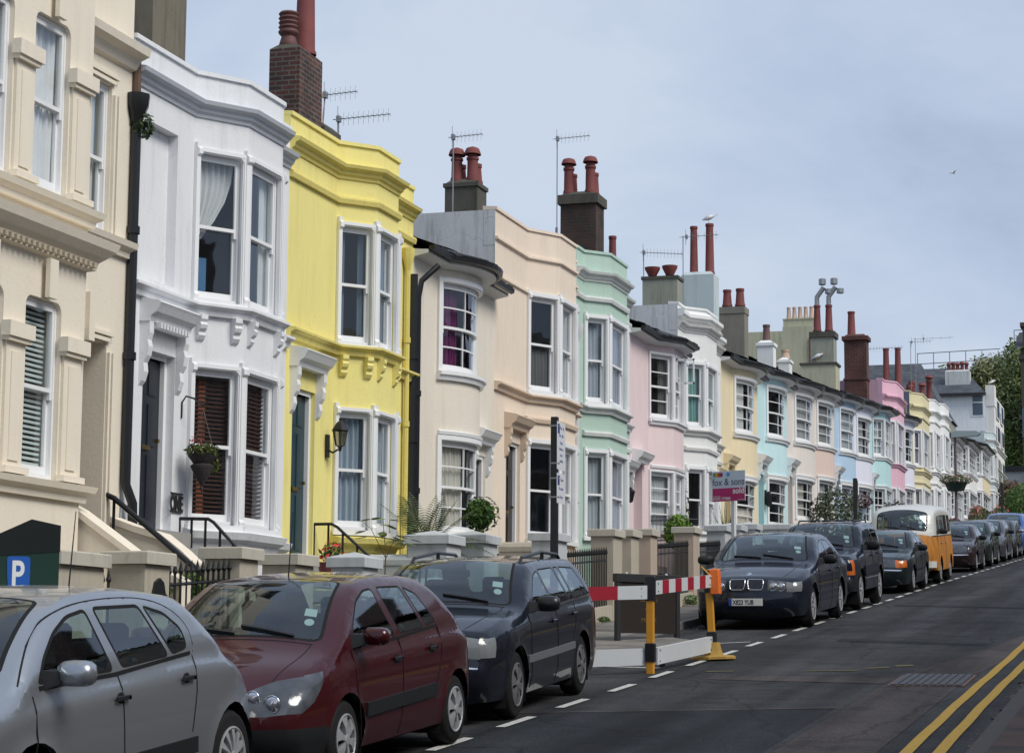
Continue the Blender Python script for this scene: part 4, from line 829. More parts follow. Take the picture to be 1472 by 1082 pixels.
# ---- bright pink
h15, P15, z15 = terrace('terraced_house', 'bright pink parapet house with moulded cornice and mauve side wall', 82.85, 87.6, ('cant', 83.4, 84.0, 86.3, 86.9, .4), PN2, sidem=stucco((.6, .4, .5), .35, 30), w0=(1.5, 2.75), w1=(3.75, 5.35), par=6.9, corn=6.35, band1=3.7, band0=None, c0=('net', (.3, .32, .42)), c1=('net', (.34, .36, .46)), marg=.15)
h16, P16, z16 = terrace('terraced_house', 'pale lilac cottage windowed house squeezed between bright pink and pale straw parapets', 87.6, 91.65, ('bow', 88.2, 91.2, .36), LIL, w0=(1.5, 2.8), w1=(3.85, 5.25), c0=('net', (.3, .3, .33)), c1=('right', (.1, .08, .12)), **COM)
chimney(h16, -.75, -.1, 3.55, 4.0, 5.5, 6.75, CEM, [], cap=(0, 0))
h17, P17, z17 = terrace('terraced_house', 'pale straw coloured parapet house beyond the bright pink house', 91.65, 96.9, ('cant', 92.3, 92.9, 95.5, 96.1, .4), CR3, sidem=stucco((.13, .14, .2), .2, 31), w0=(1.5, 2.8), w1=(3.8, 5.3), par=6.88, corn=6.35, band1=3.55, band0=3.1, c0=('net', (.3, .3, .32)), c1=('net', (.2, .18, .22)), marg=.15)
chimney(h17, -1.2, -.35, .1, .6, 6.2, 7.0, CEM, [(-1.0, .35, 1.75, .14, 'plain'), (-.5, .35, 1.75, .14, 'plain')], cap=(0, 0))
chimney(h17, -.9, -.3, 4.2, 4.8, 6.2, 6.9, CEM, [(-.5, 4.5, .8, .13, 'louvre')], cap=(0, 0))
aerial(h17, -.2, 2.5, 6.3, 9.4, .9, 7)
for i, (a, b) in enumerate(((96.9, 101.0), (101.0, 105.2))):
    hh, PP, zz_ = terrace('terraced_house', ('plain white parapet house with half open sash, next beyond the pale straw house', 'second plain white parapet house beyond the pale straw house, with narrow dark windows')[i], a, b, ('cant', a+.5, a+1.0, b-1.0, b-.5, .4), WHT, w0=(1.5, 2.8), w1=(3.87, 5.38), par=6.85, corn=6.35, band1=3.6, band0=3.1, c0=('net', (.25, .25, .27)), c1=('half', (.2, .15, .18)), marg=.2)
    chimney(hh, -.8, -.3, .6, 1.2, 6.2, 6.95, CEM, [(-.6, .9, .75, .13, 'louvre' if i == 0 else 'cowl')], cap=(0, 0))
chimney(hh, -1.2, -.3, 3.7, 4.3, 5.5, 7.3, CEM, [(-.6, 4.0, 1.1, .14, 'cowl')], cap=(.03, .06)); aerial(hh, -1.0, 2.0, 6.3, 10.2, 1.8, 4)
cols = [WHT, WHT, WHT]
for i, (a, b) in enumerate(((105.2, 112.0), (112.0, 120.0), (120.0, 128.6))):
    terrace('terraced_house', ('white house with square paned bay, nearest of three alike beyond the white parapet houses', 'middle one of three white houses with square paned bays near the top of the street', 'white house with square paned windows above a tan panel near the top of the street')[i], a, b, ('cant', a+.7, a+1.5, b-2.0, b-1.2, .45), WHT, top='eave', nx=4, ny=2, pil=False, marg=.1, arch=.05,
            w0=(1.5, 2.85), w1=(3.85, 5.15), c0=('net', (.4, .4, .42)), c1=('net', (.42, .42, .42)), eave_z=5.5, bowm=None)
for c in bpy.data.objects:
    if c.get('label', '').startswith('white house with square paned windows above'):
        mb = MB(); mb.box(.452, .47, 1.6, 6.4, 3.0, 3.7); mb.build('tan_panel', PYL, c)
terrace('terraced_house', 'last low white house with pale parapet before the tall end building', 128.6, 133.0, ('cant', 129.1, 129.7, 131.8, 132.4, .45), PBL, w0=(1.5, 2.8), w1=(3.8, 5.2), par=6.4, corn=6.0, frieze=5.5, band1=3.5, band0=3.0, cornm=WHT, c0=('net', (.3, .33, .38)), c1=('net', (.3, .33, .38)), marg=.15)

# ---- tall end building with hipped grey roof
eb = thing('end_of_terrace_building', 'tall pale building with hipped grey slate roof at the top end of the terrace', 'building', (-10.44, 133.02, 0))
W_ = stucco((.80, .79, .75), .2, 33); mb = MB()
mb.box(-8.2, -.45, -.02, .0, 8, 18.4); mb.build('side_wall', stucco((.82, .84, .86), .3, 32, blotch=.06), eb)
mb = MB(); mb.box(-8.2, 0, .01, 7.5, 8.0, 17.6); mb.box(-.5, .035, -.03, 1.2, 17.61, 18.9); mb.box(-.49, .03, 1.2, 7.5, 17.62, 18.3)
mb.build('wall', W_, eb)
PE = Plan([(0.03, 0), (0.03, 7.5)]); mb = MB(); sweep(mb, PE, CORN, 0, 7.5, 15.2); sweep(mb, PE, BAND, 0, 7.5, 13.8); mb.build('cornice', W_, eb)
mb = MB(); r0 = 18.4
mb.add([(-8.6, -.3, r0), (-.45, -.3, r0), (-2.2, 3.6, r0+2.1), (-6.4, 3.6, r0+2.1), (-8.6, 7.6, r0), (-.45, 7.6, r0)], [(0, 1, 2, 3), (4, 0, 3), (1, 5, 2), (5, 4, 3, 2)])
mb.build('roof', SLATEG, eb); mb = MB(); mb.box(-8.6, -.45, -.42, -.3, r0-.15, r0+.02); mb.build('gutter', BLACK, eb)
chimney(eb, -3.0, -1.5, 1.0, 1.8, 18.6, 19.95, stucco((.6, .62, .62), .6, 35, blotch=.2), [(-2.8+i*.27, 1.4, .38+.05*(i % 2), .11, 'cowl') for i in range(5)], cap=(0, 0))
for s, (xa, xb, za, zb) in enumerate(((-1.35, -.6, 17.0, 18.3),)):
    Pq = Plan([(-8.2, -.025), (0, -.025)]); Pq.n = [Vector((0, -1))]; Pq.mt = [Vector((0, -1))]*2; mb = MB(); pbox(mb, Pq, 8.2+xa, 8.2+xb, .0, .03, za, zb); o = mb.build('window', WHITE, eb)
    mb = MB(); pbox(mb, Pq, 8.2+xa+.07, 8.2+xb-.07, .031, .036, za+.07, (za+zb)/2-.03+.2); pbox(mb, Pq, 8.2+xa+.07, 8.2+xb-.07, .031, .036, (za+zb)/2+.25, zb-.06); mb.build('pane', plain('dark_pane', (.06, .09, .13), .08), o)
for za, zb in ((17.0, 18.2), (15.5, 16.6), (12.6, 14.6), (9.9, 12.0)):
    mb = MB()
    for ya, yb in ((1.2, 3.3), (4.6, 6.4)): mb = MB(); mb.box(.036, .08, ya, yb, za, zb); o = mb.build('window', WHITE, eb); mb = MB(); mb.box(.081, .086, ya+.15, yb-.15, za+.1, zb-.1); mb.build('pane', plain('dark_pane', (.06, .09, .13), .08), o)
# big old rendered building behind the terrace, seen gable-on
bb = thing('gabled_building', 'large ochre rendered building with flat stepped top and five pale pots, rising behind the terrace', 'building', (-16.1, 100, 0))
mb = MB(); mb.box(-3.2, -1.45, 0, 7, 6, 17.55); mb.box(-1.45, 0, 0, 7, 6, 17.75); mb.build('wall', OLD, bb)
chimney(bb, -1.45, .0, .2, 1.0, 17.6, 18.1, OLD, [(-1.25+i*.27, .6, .55, .1, 'plain', TERRAP) for i in range(5)], cap=(.03, .06), haunch=False)
pipe(bb, [(-.15, -.05, 17.2), (-.15, -.05, 10)], RUST, .04)
# slate-roofed block further back
sb = thing('slate_roofed_building', 'grey slate hipped roof block behind the bright pink parapet', 'building', (-14.9, 112, -1.2))
mb = MB(); mb.box(-4, 3.4, 0, 8, 8, 16.2); mb.build('wall', GREYR2, sb)
mb = MB(); mb.add([(-4.2, -.2, 16.2), (3.5, -.2, 16.2), (3.5, 8.2, 16.2), (-4.2, 8.2, 16.2), (-1, 4, 19.2), (2.0, 4, 19.2)], [(0, 1, 5, 4), (1, 2, 5), (2, 3, 4, 5), (3, 0, 4)]); mb.build('roof', SLATEG, sb)
chimney(sb, -3.0, -2.2, 1, 1.8, 17, 18.6, CAPM, [(-2.8, 1.4, .6, .1, 'plain', plain('pale_pot', (.4, .38, .36), .8)), (-2.45, 1.4, .6, .1, 'cowl', plain('pale_pot', (.4, .38, .36), .8))])
# ---- large beige stucco house, nearest on the left
zg0 = gz(18.3); h0 = thing('stucco_house', 'tall beige stucco house with pilastered square bay, nearest at the left edge', 'house', (-10.7, 12.0, zg0))
P0 = Plan([(0, 0), (.02, .6), (.4, .62), (.4, 6.95), (0, 6.97), (0, 8.57)]); b0 = P0.S[2]-.62; w_ = P0.S[4]-6.97
ops = []
for i in range(5):
    yc = 18.14-12-1.08*i-b0*0; s = b0+yc
    ops += [(s-.34, s+.34, 2.3, 4.02, .24), (s-.34, s+.34, 5.08, 6.78, .24)]
ops.append((w_+7.42, w_+8.12, 5.0, 6.66, .26)); ops.append((w_+7.45, w_+8.17, 1.75, 3.9, 1.1))
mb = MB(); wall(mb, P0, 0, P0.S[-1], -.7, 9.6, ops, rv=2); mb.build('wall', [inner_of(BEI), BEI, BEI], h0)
mb = MB(); mb.quad((0, .004, -.7), (-8, .004, -.7), (-8, .004, 9.6), (0, .004, 9.6)); mb.quad((0, 8.566, -.7), (-8, 8.566, -.7), (-8, 8.566, 9.6), (0, 8.566, 9.6)); mb.quad((-8, 0, -.7), (-8, 8.57, -.7), (-8, 8.57, 9.6), (-8, 0, 9.6)); mb.build('party_wall', BEI, h0)
mb = MB(); mb.box(-8, .3, .01, 8.5, 9.4, 9.5); mb.build('roof', SLATE, h0)
for i, o in enumerate(ops[:-2]):
    up = i % 2; s0, s1 = o[0], o[1]
    PB = Plan([tuple(p) for p in P0.p]); sash(h0, P0, (s0, s1, o[2], o[3]), 1, 1, ('full', (.6, .62, .62)) if up else ('blind', (.5, .55, .54)), WHITE, True, arch=0, sill=False)
# deep-set sashes: rounded heads, capped pilasters between windows
k = 2
for i in range(6):
    yc = 18.14-12-1.08*i+.54; s = b0+yc
    for zb, zt in ((2.3, 4.18), (5.06, 6.85)):
        mb = MB(); pbox(mb, P0, s-.17, s+.17, .002, .03, zb+.061, zt-.661, True); pbox(mb, P0, s-.09, s+.09, .03, .045, zb+.12, zt-.75, True); pil_ = mb.build('pilaster', BEI, h0)
        caps = MB(); pbox(caps, P0, s-.23, s+.23, .002, .1, zt-.62, zt-.48, True); pbox(caps, P0, s-.2, s+.2, .002, .075, zt-.66, zt-.62, True); caps.build('capital', BEI, pil_); caps = MB(); pbox(caps, P0, s-.21, s+.21, .002, .09, zb-.0, zb+.06, True); caps.build('pilaster_base', BEI, pil_)
for o in ops[:-2]:
    mb = MB()
    for (sx, d) in ((o[0], 1), (o[1], -1)):
        ring = [(sx, o[3])]+[(sx+d*.1*(1-math.sin(t)), o[3]-.1*(1-math.cos(t))) for t in (0, .4, .8, 1.2, 1.57)]; vs = []
        for oo in (-.001, -.2):
            for t, z in ring: q = P0.at(t, oo, True, 2); vs.append((q.x, q.y, z))
        n = len(ring); mb.add(vs, [tuple(range(n)), tuple(range(2*n-1, n-1, -1))]+[(i, (i+1) % n, n+(i+1) % n, n+i) for i in range(n)])
    sm = (o[0]+o[1])/2; pbox(mb, P0, sm-.08, sm+.08, .052, .1, o[3]-.0, o[3]+.38, True); mb.build('archivolt', BEI, h0)
DB = plain('weathered_moulding', (.42, .36, .27), .8, var=.25)
mb = MB(); sweep(mb, P0, [(0, -.3), (.07, -.28), (.09, -.2), (.15, -.15), (.22, -.08), (.25, 0), (0, .05)], 0, P0.S[-2]+.05, 4.72); mb.build('cornice', BEI, h0)
mb = MB(); t = P0.S[2]+.05; pbox(mb, P0, P0.S[2]+.04, P0.S[3]-.04, .02, .065, 4.44, 4.51, True)
while t < P0.S[3]-.05: pbox(mb, P0, t, t+.05, .06, .13, 4.45, 4.5, True); t += .1
mb.build('dentils', DB, h0)
mb = MB(); sweep(mb, P0, [(0, -.16), (.05, -.16), (.06, -.1), (.12, -.06), (.14, 0), (0, .02)], 0, P0.S[-1], 5.02); mb.build('string_course', BEI, h0)
mb = MB(); sweep(mb, P0, [(0, -.16), (.05, -.16), (.06, -.1), (.12, -.06), (.14, 0), (0, .02)], 0, P0.S[-2]+.02, 2.28); mb.build('string_course', BEI, h0)
mb = MB(); sweep(mb, P0, [(0, -.2), (.05, -.18), (.1, -.08), (.2, -.04), (.22, .04), (0, .07)], P0.S[-2]-.0, P0.S[-1], 7.12); sweep(mb, P0, [(0, -.2), (.05, -.18), (.1, -.08), (.2, -.04), (.22, .04), (0, .07)], 0, P0.S[-2], 7.6); sweep(mb, P0, CORN, 0, P0.S[-1], 8.0); mb.build('cornice', BEI, h0)
s = ops[-2]; sash(h0, P0, (s[0], s[1], s[2], s[3]), 1, 1, ('net', (.45, .48, .48)), WHITE, True, arch=0, sill=False)
for s in ops[-2:]:
    mb = MB()
    for d in (.03, .09):
        pbox(mb, P0, s[1]+d-.02, s[1]+d+.02, .001, .03+d*.2, s[2], s[3]-.1, True); pbox(mb, P0, s[0]-d, s[1]+d, .001, .03+d*.2, s[3]+d-.02, s[3]+d+.02, True)
    mb.build('architrave', BEI, h0)
mb = MB(); pbox(mb, P0, w_+7.6, w_+7.72, .001, .1, 3.85, 4.35, True); mb.build('keystone', BEI, h0)
mb = MB(); pbox(mb, P0, w_+7.45, w_+8.17, -1.1, -1.04, 1.75, 3.7, True); mb.build('door', plain('door_paint', (.03, .035, .05), .3), h0)
# front steps between sloping stucco walls, with an iron handrail
mb = MB()
for i in range(9): mb.box(-1.0 if i == 0 else .0, .22+.16*i, 7.3, 8.28, -.1, 1.75-.175*i)
mb.build('front_steps', plain('worn_step_stone', (.3, .29, .27), .85, var=.2), h0)
def slopewall(y0, y1, pts, nm='stair_wall'):
    mb = MB(); n = len(pts); prof = pts+[(pts[-1][0], -.1), (pts[0][0], -.1)]
    mb.prism(prof, y0, y1, 'y'); q = [(x, z+.05) for x, z in pts]
    mb.prism([(x, z+.002) for x, z in pts]+[(x, z+.07) for x, z in reversed(pts)], y0-.03, y1+.03, 'y'); return mb.build(nm, BEI, h0)
slopewall(7.02, 7.22, [(.02, 2.16), (.35, 2.0), (1.12, 1.48), (1.5, 1.3)]); slopewall(8.35, 8.55, [(.02, 2.02), (.3, 1.92), (.6, 1.84), (.85, 1.66), (1.1, 1.44), (1.5, 1.34)])
mb = MB(); mb.tube([(-.35, 8.2, 2.36), (-.05, 8.22, 2.34), (.12, 8.22, 2.27), (.6, 8.22, 1.9), (1.15, 8.22, 1.47)], .03, 8)
for x, z in ((.12, 2.27), (1.1, 1.5)): mb.tube([(x, 8.22, z), (x, 8.22, z-.9)], .018, 6)
mb.build('handrail', BLACK, h0)

# ================================================================ iron handrails beside the front doors
def handrail(house, y, pts, posts):
    mb = MB(); mb.tube([(x, y, z) for x, z in pts], .02, 6)
    for x, z in posts: mb.tube([(x, y, z), (x, y, z-.8)], .016, 6)
    return mb.build('handrail', BLACK, house)
handrail(h1, 1.42, [(-.05, 1.93), (.35, 1.92), (.42, 1.88), (.8, 1.5)], [(.0, 1.92), (.15, 1.92), (.32, 1.92), (.5, 1.8), (.66, 1.64)])
handrail(h2, 1.05, [(-.1, 1.8), (.24, 1.8), (.32, 1.76), (.95, 1.22)], [(.0, 1.8), (.2, 1.8), (.4, 1.7), (.6, 1.52), (.8, 1.35)])
handrail(h4, 1.6, [(.0, 1.3), (.3, 1.25), (.9, .8)], [(.1, 1.3), (.4, 1.2), (.8, .9)])

# ================================================================ front garden walls, gate pillars and railings (front line at x = -9.1)
PB_ = stucco((.46, .42, .34), .35, 40, blotch=.12); PB2 = stucco((.47, .38, .31), .3, 41, blotch=.1); PG_ = stucco((.50, .53, .55), .4, 42, blotch=.08); PCAPB = stucco((.5, .47, .4), .4, 43)
def gpillar(par, y0, y1, top, mat, capm, x0=-9.5, x1=-9.1, pyr=False, rel=None):
    """one square gate pillar with its cap; coordinates in the world, parented to a wall thing placed at par_loc"""
    lx, ly, lz = par.location; yy = (y0+y1)/2; g = gz(yy); mb = MB(); mb.bbox(x0-lx, x1-lx, y0-ly, y1-ly, g-.2-lz, g+top-.12-lz, .008)
    p = mb.build('pillar', mat, par); mb = MB(); a, b, c, d = x0-.05-lx, x1+.05-lx, y0-.05-ly, y1+.05-ly; zt = g+top-lz
    mb.bbox(a, b, c, d, zt-.119, zt, .012)
    if pyr: mb.add([(a+.02, c+.02, zt), (b-.02, c+.02, zt), (b-.02, d-.02, zt), (a+.02, d-.02, zt), ((a+b)/2, (c+d)/2, zt+.07)], [(0, 1, 4), (1, 2, 4), (2, 3, 4), (3, 0, 4)])
    mb.build('cap', capm, p); return p
def railings(par, x, y0, y1, top, h=.95, sp=.11, mat=BLACK, spear=True, r=.011, label=None, horiz=(.12,), x2=None):
    lx, ly, lz = par.location; mb = MB(); n = int(round(math.hypot(y1-y0, (x2 or x)-x)/sp)); x2 = x if x2 is None else x2
    P_ = lambda f: (x+(x2-x)*f-lx, y0+(y1-y0)*f-ly, gz(y0+(y1-y0)*f)-lz)
    for i in range(n+1):
        a, b, g = P_(i/n); mb.tube([(a, b, g+top-h), (a, b, g+top-(.12 if spear else 0))], r, 5)
        if spear: mb.lathe([(r*1.3, 0), (r*2.2, .025), (r*1.6, .05), (.001, .13)], (a, b, g+top-.12), n=6)
    for hz in horiz+(h-.08,):
        a, b = P_(0), P_(1); mb.tube([(a[0], a[1], a[2]+top-.12-hz+.02), (b[0], b[1], b[2]+top-.12-hz+.02)], .016, 4)
    return mb.build('railing', mat, par, label=label)
def lowwall(par, x0, x1, y0, y1, top, mat, rnd=True, nm='wall_panel'):
    lx, ly, lz = par.location; mb = MB(); ga, gb = gz(y0)-lz, gz(y1)-lz
    mb.add([(x-lx, y-ly, (ga if y == y0 else gb)+z) for x in (x0, x1) for y in (y0, y1) for z in (-.2, top)], [(0, 1, 3, 2), (4, 6, 7, 5), (0, 4, 5, 1), (2, 3, 7, 6), (0, 2, 6, 4), (1, 5, 7, 3)])
    if rnd:
        r = (x1-x0)/2+.02 if (y1-y0) > (x1-x0) else (y1-y0)/2+.02
        if (y1-y0) > (x1-x0): mb.tube([((x0+x1)/2-lx, y0-ly, ga+top), ((x0+x1)/2-lx, y1-ly, gb+top)], r, 10)
        else: mb.tube([(x0-lx, (y0+y1)/2-ly, ga+top), (x1-lx, (y0+y1)/2-ly, ga+top)], r, 10)
    return mb.build(nm, mat, par)
def gwall(label, y0): return thing('garden_wall', label, 'garden wall', (-9.1, y0, gz(y0)), group='front garden walls along the pavement')
g0 = gwall('beige front wall with square capped pillars and black spear railings below the beige house', 14.0)
gpillar(g0, 16.45, 17.3-.05, 1.63, PB_, PCAPB); gpillar(g0, 18.05, 18.55, 1.6, PB_, PCAPB); gpillar(g0, 20.15, 20.6, 1.6, PB_, PCAPB); gpillar(g0, 14.6, 15.1, 1.6, PB_, PCAPB)
lowwall(g0, -9.3, -9.12, 15.1, 16.4, .5, PB_); lowwall(g0, -9.3, -9.12, 18.55, 20.1, .5, PB_); railings(g0, -9.2, 18.62, 20.1, 1.5, .95, .125, r=.014); railings(g0, -9.45, 17.4, 18.0, 1.45, .9, .13, r=.014)
mb = MB(); mb.prism([(18.14-14, .95), (18.46-14, .95), (18.46-14, 1.1), (18.42-14, 1.12), (18.38-14, 1.22), (18.3-14, 1.26), (18.22-14, 1.22), (18.18-14, 1.12), (18.14-14, 1.1)], .001, .03, 'x'); mb.xf(Matrix.Translation((0, 0, gz(18.3)-gz(14.0)+.1))); mb.build('door_plaque', BLACK, g0)
g1 = gwall('plain pillar and grey cement wall in front of the yellow house', 21.5)
gpillar(g1, 21.6, 22.1, 1.5, PB_, PCAPB); gpillar(g1, 23.6, 24.1, 1.42, PG_, PG_, pyr=True); lowwall(g1, -10.6, -9.3, 26.62, 26.8, 1.3, PG_); lowwall(g1, -9.3, -9.12, 24.2, 26.6, 1.0, PG_)
g2 = gwall('pair of pale grey pyramid topped pillars in front of the cream bow house', 26.6)
gpillar(g2, 26.62, 27.2, 1.64, PG_, PG_, pyr=True, x0=-9.65, x1=-9.1); gpillar(g2, 28.2, 28.8, 1.62, PG_, PG_, pyr=True, x0=-9.6, x1=-9.1); lowwall(g2, -9.35, -9.15, 28.8, 31.8, .8, PB_)
lowwall(g2, -10.6, -9.3, 29.3, 29.5, 1.35, PB_)
g3 = gwall('pale grey pillar and black railings in front of the peach house', 31.8)
gpillar(g3, 31.8, 32.4, 1.6, PG_, PG_); railings(g3, -9.2, 32.5, 35.2, 1.34, .98, .11); gpillar(g3, 35.3, 35.9, 1.62, PB_, PCAPB); lowwall(g3, -9.28, -9.12, 32.4, 35.3, .36, PB_, False)
lowwall(g3, -10.65, -9.5, 33.3, 33.5, 1.35, PB_)
g4 = gwall('two beige pillars side by side in front of the mint house', 36.0)
gpillar(g4, 36.55, 37.1, 1.6, PB_, PCAPB); gpillar(g4, 38.0, 38.5, 1.6, PB2, PCAPB)
g5 = gwall('tan pillar between two runs of black railings in front of the pale pink house', 38.5)
railings(g5, -9.2, 38.6, 41.5, 1.36, 1.0, .11); gpillar(g5, 41.6, 42.15, 1.6, PB2, PCAPB); railings(g5, -9.2, 42.25, 44.6, 1.32, 1.0, .11); lowwall(g5, -9.28, -9.12, 38.5, 41.6, .34, PB_, False)
railings(g5, -10.2, 42.6, 47.0, 1.85, .5, .12, spear=False, r=.008, horiz=(.0,))
g6 = gwall('three pale grey round topped pillars in front of the ornate white house', 44.6)
for a in (44.7, 46.3, 48.1): gpillar(g6, a, a+.6, 1.6, PG_, PG_, pyr=True)
lowwall(g6, -9.3, -9.12, 45.3, 48.1, 1.1, PG_)
g7 = gwall('low pale wall with a wide grey pillar in front of the turquoise house', 49.0)
gpillar(g7, 52.6, 53.4, 1.55, PG_, PG_, pyr=True, x0=-9.8); lowwall(g7, -9.3, -9.12, 49.0, 52.5, 1.0, PG_); lowwall(g7, -9.3, -9.12, 53.4, 75.0, .95, PG_)
g8 = gwall('long low white wall under the flower boxes at the top of the street', 75.0)
lowwall(g8, -9.3, -9.12, 75.0, 100, 1.0, stucco((.6, .6, .58), .3, 44)); lowwall(g8, -9.3, -9.12, 100, 133, 1.0, PB_)
# ================================================================ vehicles
import bmesh
def catmull(pts, n=4):
    out = []
    for i in range(len(pts)-1):
        p0, p1, p2, p3 = pts[max(i-1, 0)], pts[i], pts[i+1], pts[min(i+2, len(pts)-1)]
        d = math.hypot(p2[0]-p1[0], p2[1]-p1[1]); k = max(1, int(d/n))
        for j in range(k):
            t = j/k; a = [.5*((2*p1[c])+(-p0[c]+p2[c])*t+(2*p0[c]-5*p1[c]+4*p2[c]-p3[c])*t*t+(-p0[c]+3*p1[c]-3*p2[c]+p3[c])*t**3) for c in (0, 1)]
            out.append(tuple(a))
    out.append(tuple(pts[-1])); return out
def pip(x, y, poly):
    c = False; n = len(poly); j = n-1
    for i in range(n):
        xi, yi = poly[i]; xj, yj = poly[j]
        if (yi > y) != (yj > y) and x < (xj-xi)*(y-yi)/(yj-yi)+xi: c = not c
        j = i
    return c
def dens(poly, step, closed=True):
    out = []; n = len(poly)
    for i in range(n if closed else n-1):
        a, b = poly[i], poly[(i+1) % n]; k = max(1, int(math.hypot(b[0]-a[0], b[1]-a[1])/step))
        out += [(a[0]+(b[0]-a[0])*j/k, a[1]+(b[1]-a[1])*j/k) for j in range(k)]
    if not closed: out.append(poly[-1])
    return out
def rnd(poly, r=.04):
    out = []; n = len(poly)
    for i in range(n):
        p, a, b = poly[i], poly[i-1], poly[(i+1) % n]
        da = math.hypot(a[0]-p[0], a[1]-p[1]); db = math.hypot(b[0]-p[0], b[1]-p[1]); ra, rb = min(r, da*.4)/da, min(r, db*.4)/db
        A = (p[0]+(a[0]-p[0])*ra, p[1]+(a[1]-p[1])*ra); B = (p[0]+(b[0]-p[0])*rb, p[1]+(b[1]-p[1])*rb)
        for t in (0, .33, .67, 1): out.append(((1-t)**2*A[0]+2*t*(1-t)*p[0]+t*t*B[0], (1-t)**2*A[1]+2*t*(1-t)*p[1]+t*t*B[1]))
    return out
def inset(poly, d):
    n = len(poly); ar = sum(poly[i][0]*poly[(i+1) % n][1]-poly[(i+1) % n][0]*poly[i][1] for i in range(n)); sg = 1 if ar > 0 else -1; out = []
    for i in range(n):
        a, p, b = poly[i-1], poly[i], poly[(i+1) % n]
        d1 = Vector((p[0]-a[0], p[1]-a[1])).normalized(); d2 = Vector((b[0]-p[0], b[1]-p[1])).normalized()
        n1 = Vector((-d1.y, d1.x))*sg; n2 = Vector((-d2.y, d2.x))*sg; h = (n1+n2); h = h.normalized()/max(.5, h.normalized().dot(n1)); out.append((p[0]+h.x*d, p[1]+h.y*d))
    return out
def cdt(outer, regs, step, closed_extra=()):
    """triangulate an outline with labelled regions and interior grid points"""
    V = []; E = []
    def loop(p):
        o = len(V); V.extend(Vector(q) for q in p); E.extend((o+i, o+(i+1) % len(p)) for i in range(len(p)))
    loop(outer); R_ = []
    for nm, p in regs: q = dens(p, step*.8); loop(q); R_.append((nm, p))
    xs = [p[0] for p in outer]; ys = [p[1] for p in outer]; x = min(xs)+step*.5; row = 0
    B = [Vector(v) for v in V]
    cell = {}
    for b in B: cell.setdefault((int(b.x/step), int(b.y/step)), []).append(b)
    while x < max(xs):
        y = min(ys)+step*(.5 if row % 2 else .25)
        while y < max(ys):
            if pip(x, y, outer):
                ci, cj = int(x/step), int(y/step); ok = True
                for i in (-1, 0, 1):
                    for j in (-1, 0, 1):
                        for b in cell.get((ci+i, cj+j), ()):
                            if (b.x-x)**2+(b.y-y)**2 < (step*.4)**2: ok = False
                if ok: V.append(Vector((x, y)))
            y += step
        x += step*.9; row += 1
    V.extend(Vector(q) for q in closed_extra if pip(q[0], q[1], outer))
    r = geometry.delaunay_2d_cdt(V, E, [], 0, 1e-5); vv, ff = r[0], r[2]; F = []; M = []
    for f in ff:
        cx = sum(vv[i].x for i in f)/3; cy = sum(vv[i].y for i in f)/3
        if not pip(cx, cy, outer): continue
        lab = 'body'
        for nm, p in R_:
            if pip(cx, cy, p): lab = nm
        F.append(tuple(f)); M.append(lab)
    return [(v.x, v.y) for v in vv], F, M
